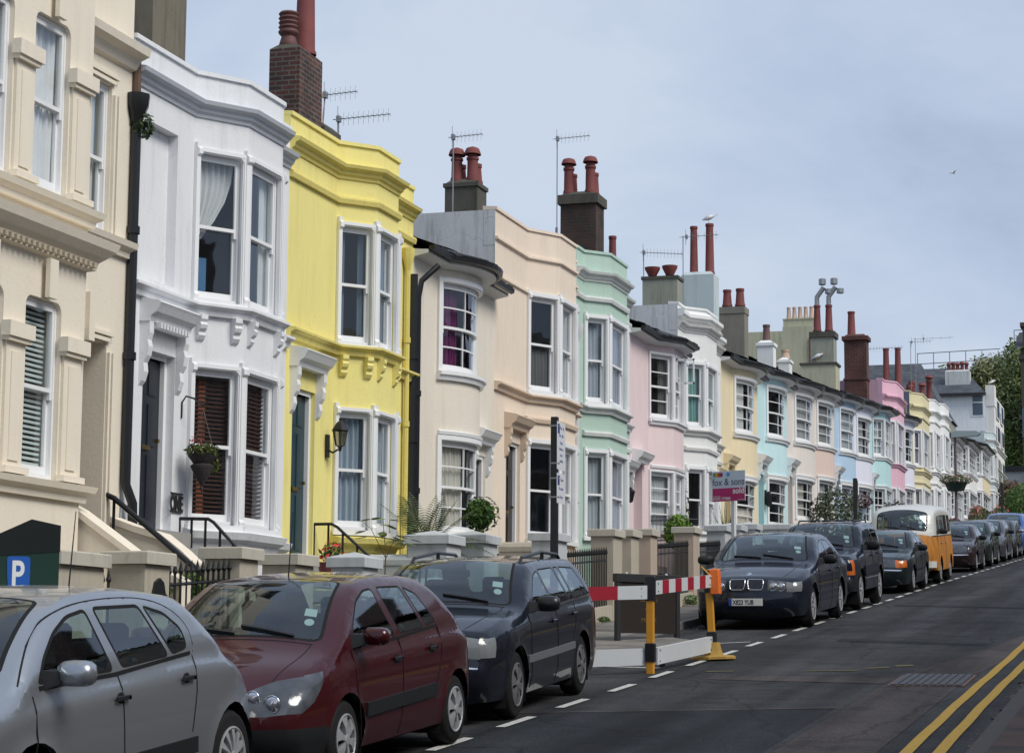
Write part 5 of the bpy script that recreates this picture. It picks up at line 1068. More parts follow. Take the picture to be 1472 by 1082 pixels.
class Car:
    def __init__(s, D, step):
        s.D = D; s.L = D['L']; s.W = D['W']; s.step = step; s.R = D.get('R', .3); s.th = D.get('th', .32); s.er = D.get('er', .075)
        s.pf = catmull(D['prof'], step); s.S = [0]
        for i in range(len(s.pf)-1): s.S.append(s.S[-1]+math.hypot(s.pf[i+1][0]-s.pf[i][0], s.pf[i+1][1]-s.pf[i][1]))
        s.nr = []
        for i in range(len(s.pf)):
            a, b = s.pf[max(i-1, 0)], s.pf[min(i+1, len(s.pf)-1)]; d = Vector((b[0]-a[0], b[1]-a[1])).normalized(); s.nr.append(Vector((-d.y, d.x)))
        s.belt = D['belt']
        s.e = [s.w(p[0], p[1], 0) for p in s.pf]
    def zb(s, x):
        b = s.belt
        for i in range(len(b)-1):
            if x <= b[i+1][0]: f = max(0, (x-b[i][0])/(b[i+1][0]-b[i][0])); return b[i][1]+(b[i+1][1]-b[i][1])*f
        return b[-1][1]
    def w(s, x, z, d=None):
        hw = s.W/2; D = s.D; fl, rl = D.get('fl', .75), D.get('rl', .6)
        if x < fl: hw *= 1-D.get('ft', .15)*((fl-x)/fl)**2.2
        if x > s.L-rl: hw *= 1-D.get('rt', .11)*((x-s.L+rl)/rl)**2.2
        zb = s.zb(x); u = (min(z, zb)-.58)/.5; hw -= .028*u*u
        if z < .36: hw -= (.36-z)*.2
        if z > zb-.1: hw -= .032*min(1, (z-zb+.1)/.1)*D.get('shl', 1)
        if z > zb: q = z-zb; hw -= q*s.th if q > .1 else s.th*q*q/.2+.0; hw -= s.th*.05 if q > .1 else 0
        if z > zb+.1: hw += s.th*.1
        # wheel arch flare
        for xw in D['wh']:
            q = math.hypot(x-xw, z-s.R); a = s.R+.09
            if q < a and z > .2: hw += .012*max(0, 1-abs(q-(s.R+.05))/.05)
        if d is None: d = s.dist(x, z)
        if d < s.er: hw -= s.er*.7*(1-d/s.er)**2
        return hw
    def dist(s, x, z):
        best = 9
        for i in range(0, len(s.pf)-1):
            ax, az = s.pf[i]
            if abs(ax-x) > .25 or abs(az-z) > .25: continue
            bx, bz = s.pf[i+1]; dx, dz = bx-ax, bz-az; t = max(0, min(1, ((x-ax)*dx+(z-az)*dz)/(dx*dx+dz*dz+1e-12))); q = math.hypot(ax+dx*t-x, az+dz*t-z)
            if q < best: best = q
        return best
    def side(s, x, z, sg, off=0): return (x, sg*(s.w(x, z)+off), z)
    def top(s, t, v, off=0):
        S = s.S; t = max(0, min(t, S[-1])); lo, hi = 0, len(S)-1
        while hi-lo > 1:
            m = (lo+hi)//2
            if S[m] <= t: lo = m
            else: hi = m
        f = (t-S[lo])/(S[hi]-S[lo]); px = s.pf[lo][0]+(s.pf[hi][0]-s.pf[lo][0])*f; pz = s.pf[lo][1]+(s.pf[hi][1]-s.pf[lo][1])*f
        n = s.nr[lo].lerp(s.nr[hi], f); e = s.e[lo]+(s.e[hi]-s.e[lo])*f; c = (s.D.get('cr', .035)+s.D.get('cf', .1)*abs(n.x)**1.5)*(1-abs(v)**2.3)+off
        return (px+n.x*c, e*v, pz+n.y*c)
    def s_of(s, x=None, z=None, part='roof'):
        """profile length at a given x (upper part) or at a given z on the nose / tail"""
        if z is not None:
            rng = range(len(s.pf)-1) if part == 'front' else range(len(s.pf)-2, -1, -1)
            for i in rng:
                a, b = s.pf[i][1], s.pf[i+1][1]
                if min(a, b) <= z <= max(a, b): return s.S[i]+(s.S[i+1]-s.S[i])*abs(z-a)/(abs(b-a)+1e-9)
        i0 = next(i for i in range(len(s.pf)) if s.pf[i][1] > .6)
        for i in range(i0, len(s.pf)-1):
            if s.pf[i][0] <= x <= s.pf[i+1][0]: return s.S[i]+(s.S[i+1]-s.S[i])*(x-s.pf[i][0])/(s.pf[i+1][0]-s.pf[i][0]+1e-9)
        return s.S[-1]
HEADL = None
def lampmat():
    global HEADL
    if HEADL: return HEADL
    m, nt, b = newmat('headlamp_glass'); b.inputs['Roughness'].default_value = .14; b.inputs['Metallic'].default_value = .2; b.inputs['Specular IOR Level'].default_value = .3; b.inputs['Coat Weight'].default_value = .6
    t = N(nt, 'ShaderNodeTexCoord'); v = N(nt, 'ShaderNodeTexVoronoi', i_Scale=9.0); L(nt, t.outputs['Object'], v.inputs['Vector'])
    r = N(nt, 'ShaderNodeValToRGB'); r.color_ramp.elements[0].color = (.12, .13, .15, 1); r.color_ramp.elements[1].color = (.05, .055, .065, 1); L(nt, v.outputs['Distance'], r.inputs[0]); L(nt, r.outputs[0], b.inputs['Base Color'])
    bp = N(nt, 'ShaderNodeBump', i_Strength=.12, i_Distance=.01); L(nt, v.outputs['Distance'], bp.inputs['Height']); L(nt, bp.outputs[0], b.inputs['Normal'])
    HEADL = m; return m
AMBER = plain('amber_lens', (.5, .12, .02), .2, coat=.5); REDL = plain('red_lens', (.25, .01, .01), .15, coat=.5); CLEARL = plain('clear_lens', (.17, .18, .19), .15, coat=.4)
SEATM = plain('seat_fabric', (.035, .037, .042), .9); STICK = plain('permit_paper', (.55, .6, .6), .8); PLATEW = plain('number_plate_white', (.7, .7, .66), .5); PLATEB = plain('plate_blue', (.02, .05, .35), .5)
def vehicle(name, label, cat, yf, D, paint, step=.06, xoff=0.0, yawd=0.0, group='cars parked nose to tail along the left kerb', mir=True, detail=True, plate=None):
    c = Car(D, step); Lc, W_ = c.L, c.W; cx = -5.78-W_/2+xoff; ym = yf+Lc/2
    root = thing(name, label, cat, (cx, yf, gz(yf)+.012), (0, -math.atan(G), math.pi/2+R(yawd)), group=group)
    M = D.get('mats', {}); mats = {'body': paint, 'trim': RUBBER, 'plast': PLAST, 'upper': M.get('upper', paint), 'dark': BLACK, 'chrome': CHROME, 'amber': AMBER, 'red': REDL, 'clear': CLEARL, 'bumper': M.get('bumper', paint)}
    order = list(mats); glassl = {}; bm_v = []; bm_f = []; bm_m = []; parts = {}
    def emit(vs, fs, ms, fmap, flip, tagn):
        used = {}
        for f, lab in zip(fs, ms):
            f = tuple(reversed(f)) if flip else f
            if lab.startswith('@'):
                key = lab[1:] + '|' + tagn + ('' if tagn != 't' or lab[1:] in ('windscreen', 'rear_window', 'grille') else ('l' if vs[f[0]][1]+vs[f[1]][1] < 0 else 'r')); P_ = parts.setdefault(key, ({}, [], []))
                idx = []
                for i in f:
                    if i not in P_[0]: P_[0][i] = len(P_[1]); P_[1].append(fmap(vs[i]))
                    idx.append(P_[0][i])
                P_[2].append(tuple(idx))
            else:
                idx = []
                for i in f:
                    if i not in used: used[i] = len(bm_v); bm_v.append(fmap(vs[i]))
                    idx.append(used[i])
                bm_f.append(tuple(idx)); bm_m.append(order.index(lab))
    # side panels
    zs = D.get('sill', .2); a = c.R+.055; out = list(c.pf)
    bot = []
    for xw in reversed(D['wh']):
        hh = max(0, c.R-zs); x1 = xw+math.sqrt(a*a-hh*hh); th0 = math.asin(-hh/a) if hh < a else 0; n = 14 if step < .09 else 8
        arc = [(xw+a*math.cos(t), c.R+a*math.sin(t)) for t in [th0+(math.pi-2*th0)*i/n for i in range(n+1)]]
        bot += arc
    x_r, x_f = out[-1][0], out[0][0]; full = out+dens([(x_r, out[-1][1])]+[], step)[1:]
    bl = [(x_r, zs)] if abs(out[-1][1]-zs) > .02 else []
    pts = bl+bot+([(x_f, zs)] if abs(out[0][1]-zs) > .02 else [])
    low = []; prev = out[-1]
    for p in pts+[out[0]]:
        k = max(1, int(math.hypot(p[0]-prev[0], p[1]-prev[1])/(step*1.2)))
        for j in range(1, k+1): low.append((prev[0]+(p[0]-prev[0])*j/k, prev[1]+(p[1]-prev[1])*j/k))
        prev = p
    outline = out+low[:-1]; outline = outline[::-1]
    regs = []
    for r_ in D.get('sreg', []): regs.append((r_[0], r_[1]))
    for i, wpoly in enumerate(D['glass']):
        p = rnd(wpoly, .05); regs.append((D.get('wtrim', 'trim'), p)); regs.append(('@side_window%d' % i, inset(p, D.get('wt', .022))))
    ex = []
    for i, (p_, n_) in enumerate(zip(c.pf, c.nr)):
        if i % (1 if step < .07 else 2) == 0:
            for q in ((.3, .65, 1.0) if step < .09 else (.5,)): ex.append((p_[0]-n_.x*c.er*q, p_[1]-n_.y*c.er*q))
    vs, fs, ms = cdt(outline, regs, step, ex)
    for sg in (-1, 1): emit(vs, fs, ms, lambda p, sg=sg: c.side(p[0], p[1], sg), sg > 0, 's%d' % sg)
    # nose, bonnet, windscreen, roof, tail
    K = .7; S = c.S; rect = [(t, -K) for t in S]+[(S[-1], -K+2*K*j/12) for j in range(1, 12)]+[(t, K) for t in reversed(S)]+[(0, K-2*K*j/12) for j in range(1, 12)]
    regs = []
    for r_ in D.get('treg', []):
        if r_[1] == 'poly':
            for sg in (1, -1): regs.append((r_[0], [(c.s_of(z=z, part='front'), v*K*sg) for z, v in r_[2]]))
            continue
        nm, kind, a0, a1, v0, v1 = r_[:6]
        s0, s1 = (c.s_of(z=a0, part=kind), c.s_of(z=a1, part=kind)) if kind in ('front', 'rear') else (c.s_of(x=a0), c.s_of(x=a1))
        if s0 > s1: s0, s1 = s1, s0
        poly = [(s0, v0*K), (s1, v0*K), (s1, v1*K), (s0, v1*K)]
        if len(r_) > 6: poly = rnd(poly, r_[6])
        regs.append((nm, poly))
        if len(r_) > 7 and v0 > 0 or (v0 < 0 < v1) is False: pass
        if v0 > 0 and not (len(r_) > 7): regs.append((nm, [(p[0], -p[1]) for p in poly]))
    for nm, (xa, xb), vv, va in (('windscreen', D['ws'], D.get('wsv', .9), D.get('wsv2', .87)), ('rear_window', D['rg'], .86, .86)):
        s0, s1 = c.s_of(x=xa), c.s_of(x=xb)
        if nm == 'windscreen': v0_, v1_ = vv, va
        else: v0_, v1_ = va, vv
        if nm == 'windscreen' and D.get('wsz'): s0, s1 = c.s_of(z=D['wsz'][0], part='front'), c.s_of(z=D['wsz'][1], part='front')
        if nm == 'rear_window' and D.get('rgz'): s0, s1 = c.s_of(z=D['rgz'][1], part='rear'), c.s_of(z=D['rgz'][0], part='rear')
        poly = rnd([(s0, -v0_*K), (s1, -v1_*K), (s1, v1_*K), (s0, v0_*K)], .1); regs.append((D.get('wtrim', 'trim'), poly)); regs.append(('@'+nm, inset(poly, .028)))
    vs, fs, ms = cdt(rect[::-1], regs, step)
    emit(vs, fs, ms, lambda p: c.top(p[0], p[1]/K), True, 't')
    me = bpy.data.meshes.new('body'); me.from_pydata(bm_v, [], bm_f); me.polygons.foreach_set('material_index', bm_m)
    bm = bmesh.new(); bm.from_mesh(me); bmesh.ops.remove_doubles(bm, verts=bm.verts, dist=.0015); bmesh.ops.recalc_face_normals(bm, faces=bm.faces); bm.to_mesh(me); bm.free()
    for k in order: me.materials.append(mats[k])
    me.polygons.foreach_set('use_smooth', [True]*len(me.polygons)); me.update()
    body = bpy.data.objects.new('body', me); col.objects.link(body); body.parent = root
    for key, (_, v_, f_) in parts.items():
        nm = key.split('|')[0].rstrip('0123456789'); mb = MB(); mb.add(v_, f_)
        mt = {'headlight': lampmat(), 'indicator': CLEARL, 'tail_light': REDL, 'grille': BLACK}.get(nm, D.get('glassmat', CGLASS)); mb.build(nm, mt, root, smooth=True)
    # wheel wells, floor pan, cabin
    mb = MB(); hw = W_/2
    for xw in D['wh']:
        for sg in (-1, 1):
            r_ = a+.004; ph = [(math.cos(t), math.sin(t)) for t in [math.pi*i/12 for i in range(13)]]; y0, y1 = sg*(hw-.035), sg*(hw-.36)
            v = [(xw+r_*p, y, max(c.R+r_*q, .05)) for y in (y0, y1) for p, q in ph]+[(xw+r_, y0, .12), (xw-r_, y0, .12), (xw+r_, y1, .12), (xw-r_, y1, .12)]
            mb.add(v, [(i, i+1, 14+i, 13+i) for i in range(12)]+[(26, 0, 13, 28), (27, 12, 25, 29), tuple(range(13, 26))+(29, 28)])
    x0_, x1_ = D['wh'][0]-a, D['wh'][1]+a
    mb.box(.14, Lc-.14, -hw+.4, hw-.4, .16, .36); mb.box(D['wh'][0]+a, D['wh'][1]-a, -hw+.06, hw-.06, zs-.01, .33); mb.box(.16, x0_, -hw*.78, hw*.78, zs, .34); mb.box(x1_, Lc-.12, -hw*.78, hw*.78, zs, .34)
    mb.build('underbody', RUBBER, root)
    mb = MB(); bz = c.zb(D['ws'][0]+.3); fx, rx = D['cab']; mb.box(D['ws'][0]-.02, fx-.25, -hw+.12, hw-.12, bz-.2, bz-.055)
    mb.box(D['ws'][0]+.1, D['wh'][1]+.2, -hw+.09, hw-.09, .34, .4)
    if rx: mb.box(rx+.25, Lc-.45, -hw+.14, hw-.14, bz-.3, bz-.12)
    mb.build('dashboard', PLAST, root)
    for xs_ in [(fx, 2)]+([(rx, 3)] if rx else []):
        for i in range(xs_[1]):
            yy = (-.36, .36)[i] if xs_[1] == 2 else (-.4, 0, .4)[i]; hb = D.get('seat', 0); mb = MB(); mb.bbox(xs_[0]-.5, xs_[0]+.05, yy-.23, yy+.23, .35, .55+hb*.5, .05); mb.bbox(xs_[0], xs_[0]+.16, yy-.23, yy+.23, .5, 1.02+hb, .07); mb.bbox(xs_[0]+.06, xs_[0]+.16, yy-.12, yy+.12, 1.05+hb, 1.24+hb, .03); mb.build('seat', SEATM, root)
    mb = MB(); ph = [(fx-.55, .36+.18*math.cos(t), bz+.0+.17*math.sin(t)) for t in [i*math.pi/8 for i in range(17)]]; mb.tube(ph, .014, 6, cap=False); mb.build('steering_wheel', PLAST, root)
    if not D.get('nomir_int'):
        t_ = c.s_of(x=D['ws'][1]-.22) if not D.get('wsz') else c.s_of(z=D['wsz'][1]-.1, part='front'); q = c.top(t_, 0, -.05); mb = MB(); mb.bbox(q[0], q[0]+.03, -.12, .12, q[2]-.06, q[2]+.01, .01); mb.build('interior_mirror', PLAST, root)
    # wheels
    for xw in D['wh']:
        for sg in (-1, 1):
            yc = sg*(hw-.02); mb = MB(); r = c.R; tw = .19
            mb.lathe([(r*.64, 0), (r*.66, -.004), (r*.86, .0), (r*.95, -.012), (r, -.035), (r, -tw+.03), (r*.93, -tw), (r*.6, -tw)], (xw, 0, r), axis='y', n=30)
            mb.v = [(p[0], yc+sg*p[1], p[2]) for p in mb.v]; t_ = mb.build('wheel', RUBBER, root, smooth=True, angle=40)
            mb = MB(); rr = r*.66; mb.disc(rr, (xw, 0, r), 'y', 24, mi=1); mb.v = [(p[0], yc-sg*.04, p[2]) for p in mb.v]
            rim = MB(); rim.lathe([(rr, -.02), (rr, .004), (rr*.95, .008), (rr*.9, .0), (rr*.9, -.03)], (xw, 0, r), axis='y', n=30)
            ns = D.get('spokes', 6); sw = D.get('spw', .55)
            for k in range(ns):
                t = 2*math.pi*(k+.5)/ns+.2; dw = math.pi/ns*sw; pr = []
                for q, e in ((.12, 1.3), (.55, .85), (.93, 1.15)):
                    for s_ in (-1, 1): pr.append((xw+rr*q*math.cos(t+s_*dw*e*(.8 if q > .3 else 1.4)), (.012 if q < .8 else .002), r+rr*q*math.sin(t+s_*dw*e*(.8 if q > .3 else 1.4))))
                rim.add(pr+[(p[0], -.03, p[2]) for p in pr], [(0, 1, 3, 2), (2, 3, 5, 4), (0, 2, 8, 6), (2, 4, 10, 8), (1, 7, 9, 3), (3, 9, 11, 5)])
            rim.lathe([(rr*.24, .0), (rr*.22, .016), (rr*.1, .02), (0, .02)], (xw, 0, r), axis='y', n=16)
            o = len(mb.v); rim.v = [(p[0], yc+sg*p[1], p[2]) for p in rim.v]; mb.add(rim.v, rim.f, 0); mb.build('rim', [D.get('rimmat', ALLOY), RUBBER], t_)
    # mirrors, handles, door shuts, mouldings
    if mir:
        mx_, mz = D['mirror']; mm = D.get('mirmat', PLAST)
        for sg in (-1, 1):
            mb = MB(); y = sg*(c.w(mx_, mz)+.0)
            ms_ = D.get('mirs', 1.0); mb.lathe([(0.001, -.075), (.045, -.07), (.075, -.045), (.082, 0), (.08, .05), (.07, .06), (.0, .06)], (mx_-.0, 0, 0), axis='x', n=14, sx=1.45*ms_, sy=.85*ms_)
            mb.v = [(p[0]-sg*0+p[1]*-sg*.25, y+sg*.155+sq(p[1], p[2], 1.35), mz+.07+sq(p[2], p[1], .85)) for p in mb.v]; o = mb.build('door_mirror', mm, root, smooth=True, angle=60)
            mb = MB(); mb.add([(mx_-.1, y-sg*.01, mz-.02), (mx_+.06, y-sg*.01, mz-.02), (mx_+.05, y+sg*.1, mz+.02), (mx_-.04, y+sg*.1, mz+.02), (mx_-.08, y-sg*.02, mz+.09), (mx_+.05, y-sg*.02, mz+.09), (mx_+.04, y+sg*.1, mz+.08), (mx_-.03, y+sg*.1, mz+.08)], [(0, 1, 2, 3), (4, 7, 6, 5), (0, 4, 5, 1), (3, 2, 6, 7), (0, 3, 7, 4), (1, 5, 6, 2)]); mb.build('mirror_arm', PLAST, o)
            mb = MB(); mb.disc(.07, (0, 0, 0), 'x', 14); mb.v = [(mx_+.062, y+sg*.155+p[1]*1.35*ms_, mz+.07+p[2]*.8*ms_) for p in mb.v]; mb.build('mirror_glass', CHROME, o)
    def sstrip(path, wd, off, mt, nm, sides=(-1, 1), thick=True):
        for sg in sides:
            mb = MB(); pth = dens(path, .07, False); vs = []
            for i, p in enumerate(pth):
                a_, b_ = pth[max(i-1, 0)], pth[min(i+1, len(pth)-1)]; d = Vector((b_[0]-a_[0], b_[1]-a_[1])).normalized(); nn = Vector((-d.y, d.x))*wd/2
                for k, (q, o) in enumerate(((1, -.004), (1, off), (-1, off), (-1, -.004))):
                    x, z = p[0]+nn.x*q, p[1]+nn.y*q; vs.append(c.side(x, z, sg, o))
            n = len(pth); mb.add(vs, [(4*i+k, 4*i+(k+1) % 4, 4*i+4+(k+1) % 4, 4*i+4+k) for i in range(n-1) for k in range(3)]+[(0, 1, 2, 3), (4*n-4, 4*n-3, 4*n-2, 4*n-1)]); mb.build(nm, mt, root, smooth=False)
    for path in D.get('shuts', []): sstrip(path, .008, .004, RUBBER, 'door_gap')
    for m_ in D.get('mould', []): sstrip(m_[0], m_[1], m_[2], m_[3], m_[4] if len(m_) > 4 else 'side_moulding')
    for hx, hz in D.get('handles', []):
        for sg in (-1, 1):
            mb = MB(); w0_ = c.w(hx, hz); mb.lathe([(.0, .0), (.035, .002), (.045, .0)], (hx, 0, 0), axis='y', n=12, sx=1.1, sy=.8); mb.v = [(p[0], sg*(w0_+.001+p[1]), hz+p[2]) for p in mb.v]
            y_ = sg*(w0_+.03); mb.bbox(hx-.085, hx+.085, min(y_, y_-sg*.018), max(y_, y_-sg*.018), hz-.012, hz+.016, .005); mb.bbox(hx+.05, hx+.085, min(y_, y_-sg*.035), max(y_, y_-sg*.035), hz-.01, hz+.012, .003); mb.build('door_handle', D.get('hmat', PLAST), root)
    def tstrip(path, wd, off, mt, nm):
        """raised strip on the upper surface; path of (s, v)"""
        mb = MB(); pth = dens(path, .06, False); vs = []
        for i, p in enumerate(pth):
            a_, b_ = pth[max(i-1, 0)], pth[min(i+1, len(pth)-1)]; d = Vector((b_[0]-a_[0], (b_[1]-a_[1])*.7)).normalized(); nn = Vector((-d.y, d.x/.7))*wd/2
            for q, o in ((1, -.003), (1, off), (-1, off), (-1, -.003)): vs.append(c.top(p[0]+nn.x*q, p[1]+nn.y*q, o))
        n = len(pth); mb.add(vs, [(4*i+k, 4*i+(k+1) % 4, 4*i+4+(k+1) % 4, 4*i+4+k) for i in range(n-1) for k in range(3)]+[(0, 1, 2, 3), (4*n-4, 4*n-3, 4*n-2, 4*n-1)]); return mb.build(nm, mt, root)
    # wipers, bonnet gap, permit stickers, plate
    if not D.get('wsz'): sw = c.s_of(x=D['ws'][0]); sh = .12
    else: sw = c.s_of(z=D['wsz'][0], part='front'); sh = .1
    if detail:
        for va, vb in ((-.6, .02), (.05, .62)): tstrip([(sw+.03, va), (sw+sh, vb)], .018, .022, BLACK, 'wiper')
        if not D.get('wsz'):
            s0 = c.s_of(x=.16); 
            for v in (-.8, .8): tstrip([(s0, v*.93), (sw-.04, v)], .008, .001, RUBBER, 'bonnet_gap')
            tstrip([(sw-.03, -.82), (sw-.03, .82)], .012, .001, RUBBER, 'bonnet_gap')
        s1 = c.s_of(x=D['ws'][1]) if not D.get('wsz') else c.s_of(z=D['wsz'][1], part='front')
        f0 = sw+(s1-sw)*.34
        mb = MB(); q = [c.top(f0+dx, v, -.006) for dx, v in ((.0, -.62), (.0, -.76), (.09, -.75), (.09, -.61))]; mb.quad(*q); mb.build('permit', STICK, root)
        mb = MB(); n = 14; cc = [c.top(f0-.07+.04*math.cos(t), -.7+.055*math.sin(t), -.006) for t in [2*math.pi*i/n for i in range(n)]]; mb.add(cc, [tuple(range(n))]); mb.build('tax_disc', STICK, root)
        for j in range(D.get('aer', 0)):
            q = c.top(c.s_of(x=D['aerx']), .3 if D.get('aery') is None else D['aery'], .0); mb = MB(); mb.tube([q, (q[0]+.1, q[1], q[2]+.5)], [.006, .003], 5); mb.build('aerial', BLACK, root)
    if plate:
        z0_ = D.get('platez', .38); s0 = c.s_of(z=z0_, part='front'); p = c.top(s0, 0, .02)
        mb = MB(); mb.box(p[0]-.012, p[0], -.26, .26, z0_-.055, z0_+.055); pl = mb.build('number_plate', PLATEW, root)
        if isinstance(plate, str):
            mb = MB(); mb.box(p[0]-.0135, p[0]-.0121, .215, .259, z0_-.054, z0_+.054); mb.build('blue_band', PLATEB, pl)
            Mx = Matrix.Translation((p[0]-.014, .205, z0_-.035)) @ Matrix.Rotation(R(90), 4, 'X'); Mx = Matrix.Translation((p[0]-.013, .2, z0_-.036)) @ Matrix(((0, 0, -1, 0), (-1, 0, 0, 0), (0, 1, 0, 0), (0, 0, 0, 1)))
            text('registration', plate, .1, BLACK, pl, Mx, sx=.74, bold=.0025, ext=.0008)
    return root, c, sstrip, tstrip, body
def sq(a, b, k):
    r = math.hypot(a, b*1.0)+1e-9; c = a/r; return math.copysign(abs(c)**.7, c)*r
def ringlamp(root, c, s, v, r, glassm=None, dx=-.0):
    p = c.top(s, v, .0); mb = MB(); mb.lathe([(r, -.0), (r*1.08, -.012), (r*1.0, -.02), (r*.9, -.012)], (0, 0, 0), axis='x', n=18); mb.v = [(p[0]+q[0]+dx, p[1]+q[1], p[2]+q[2]) for q in mb.v]; o = mb.build('headlight', CHROME, root, smooth=True)
    mb = MB(); mb.lathe([(r*.9, -.012), (r*.6, -.022), (0, -.026)], (0, 0, 0), axis='x', n=18); mb.v = [(p[0]+q[0]+dx, p[1]+q[1], p[2]+q[2]) for q in mb.v]; mb.build('lens', glassm or plain('lamp_reflector', (.6, .62, .66), .16, metal=.9), o, smooth=True)
HATCH = dict(L=4.25, W=1.75, wh=(.93, 3.54), R=.315, prof=[(.12, .2), (.04, .3), (.0, .46), (.03, .6), (.1, .7), (.35, .81), (.75, .91), (1.12, .98), (1.45, 1.19), (1.78, 1.355), (2.05, 1.425), (2.5, 1.45), (3.0, 1.43), (3.45, 1.35), (3.8, 1.14), (3.98, .99), (4.12, .9), (4.2, .75), (4.25, .55), (4.23, .35), (4.16, .2)],
    belt=[(0, .7), (.4, .82), (1.2, .93), (2.4, .97), (3.4, 1.02), (4.2, 1.0)], ws=(1.16, 2.0), rg=(3.5, 3.96), cab=(2.15, 3.0), mirror=(1.52, .97), th=.34,
    glass=[[(1.46, .955), (1.62, 1.08), (1.85, 1.22), (2.08, 1.315), (2.22, 1.335), (2.40, .985)], [(2.36, 1.345), (2.8, 1.335), (3.0, 1.3), (3.1, 1.015), (2.54, .99)], [(3.05, 1.285), (3.22, 1.21), (3.36, 1.1), (3.38, 1.035), (3.15, 1.02)]],
    handles=[(2.22, .84), (3.15, .89)], shuts=[[(1.3, .93), (1.26, .6), (1.3, .25)], [(2.46, .96), (2.44, .6), (2.42, .22)], [(3.4, 1.0), (3.28, .76), (3.12, .6)]], spokes=9, spw=.6)
def mod(b, **k): d = dict(b); d.update(k); return d
SILV = carpaint((.36, .385, .42), .75, .32, .05); WINE = carpaint((.045, .004, .007), .15, .3, .025); NAVY = carpaint((.004, .007, .015), .1, .3, .035)
# -- silver hatchback
sd_ = mod(HATCH, L=4.1, prof=[(.12, .2), (.04, .3), (.0, .46), (.03, .6), (.1, .7), (.3, .81), (.55, .9), (.82, .98), (1.1, 1.18), (1.38, 1.34), (1.62, 1.42), (1.95, 1.455), (2.4, 1.455), (2.8, 1.42), (3.1, 1.36), (3.38, 1.16), (3.56, 1.0), (3.72, .93), (3.9, .82), (4.02, .7), (4.1, .5), (4.08, .33), (4.0, .2)],
    belt=[(0, .7), (.3, .82), (.85, .93), (1.9, .975), (3.0, 1.03), (4.1, 1.0)], ws=(.86, 1.58), rg=(3.14, 3.54), cab=(1.75, 2.6), mirror=(1.2, .97), mirs=1.05,
    glass=[[(1.04, .985), (1.18, 1.13), (1.36, 1.26), (1.56, 1.345), (1.8, 1.375), (1.94, .995)], [(1.88, 1.38), (2.46, 1.37), (2.68, 1.035), (2.04, 1.005)], [(2.5, 1.365), (2.76, 1.31), (2.94, 1.2), (2.95, 1.07), (2.72, 1.04)]],
    handles=[(1.95, .84), (2.84, .89)], shuts=[[(.98, .93), (.94, .6), (1.0, .25)], [(1.98, .97), (1.98, .6), (1.98, .22)], [(3.0, 1.03), (2.98, .8), (2.9, .55)]], mirmat=SILV, aer=1, aerx=2.9, rimmat=ALLOY, spokes=12, spw=.5, aery=.0, rt=.16, rl=.8,
    treg=[('@headlight', 'front', .56, .74, .55, 1.0)], sreg=[('@headlight', [(-.1, .58), (.3, .62), (.36, .8), (-.1, .74)]), ('@tail_light', [(3.68, 1.0), (4.3, 1.0), (4.3, .66), (3.96, .68), (3.82, .85)])], mould=[([(1.05, .44), (2.0, .45), (2.95, .47)], .1, .02, PLAST)])
car1, c1_, ss, ts, bd = vehicle('parked_car', 'silver five door hatchback nearest the camera, cut off by the left edge', 'car', 9.72, sd_, SILV, .05, xoff=-.2)
# roof edge gutter strip
ss(catmull([(.88, .99), (1.12, 1.19), (1.36, 1.325), (1.7, 1.4), (2.2, 1.418), (2.62, 1.388), (2.9, 1.3), (3.03, 1.18), (3.02, 1.04)], .05), .006, .001, RUBBER, 'roof_gap')
ss([(1.06, .968), (1.95, .98), (2.97, 1.04)], .022, .008, RUBBER, 'window_seal')
# -- wine red supermini
CLIO = mod(HATCH, L=3.81, W=1.64, wh=(.75, 3.22), R=.285, prof=[(.1, .2), (.02, .32), (0, .46), (.03, .58), (.09, .66), (.3, .8), (.66, .94), (1.02, 1.18), (1.3, 1.33), (1.5, 1.385), (1.95, 1.415), (2.55, 1.4), (2.98, 1.32), (3.35, 1.1), (3.54, .96), (3.68, .88), (3.78, .7), (3.81, .5), (3.74, .2)],
    belt=[(0, .66), (.35, .8), (.9, .9), (2.0, .94), (3.1, .98), (3.8, .95)], ws=(.7, 1.46), rg=(3.0, 3.47), cab=(1.7, 2.45), mirror=(1.04, .94), mirmat=WINE, mirs=.95,
    wt=.016, glass=[[(.95, .945), (1.08, 1.1), (1.27, 1.26), (1.48, 1.335), (1.66, 1.345), (1.87, .965)], [(1.76, 1.35), (2.26, 1.34), (2.54, .995), (1.97, .97)], [(2.31, 1.335), (2.58, 1.27), (2.85, 1.03), (2.59, 1.0)]],
    handles=[(1.78, .8), (2.6, .83)], hmat=PLAST, shuts=[[(.92, .92), (.94, .6), (1.06, .25)], [(1.92, .95), (1.92, .6), (1.88, .22)], [(2.86, .99), (2.84, .75), (2.72, .55)]], mould=[([(1.1, .47), (1.9, .485), (2.68, .5)], .1, .022, PLAST)],
    treg=[('plast', 'front', .2, .43, -1.01, 1.01), ('@headlight', 'poly', [(.53, 1.01), (.505, .8), (.5, .56), (.55, .47), (.64, .58), (.72, .78), (.775, 1.01)])], sreg=[('plast', [(-.1, .1), (.42, .1), (.42, .42), (-.1, .43)]), ('@headlight', [(-.1, .53), (.1, .53), (.24, .6), (.38, .74), (.42, .8), (.2, .775), (-.1, .775)])], spokes=6, spw=.62, aer=1, aerx=1.6, aery=0)
car2, c2_, ss, ts, bd = vehicle('parked_car', 'wine red small hatchback with grey bumper strips and six spoke wheel trims', 'car', 13.98, CLIO, WINE, .05, xoff=.02)
ss([(.96, .93), (1.9, .95), (2.84, 1.0)], .02, .008, RUBBER, 'window_seal')
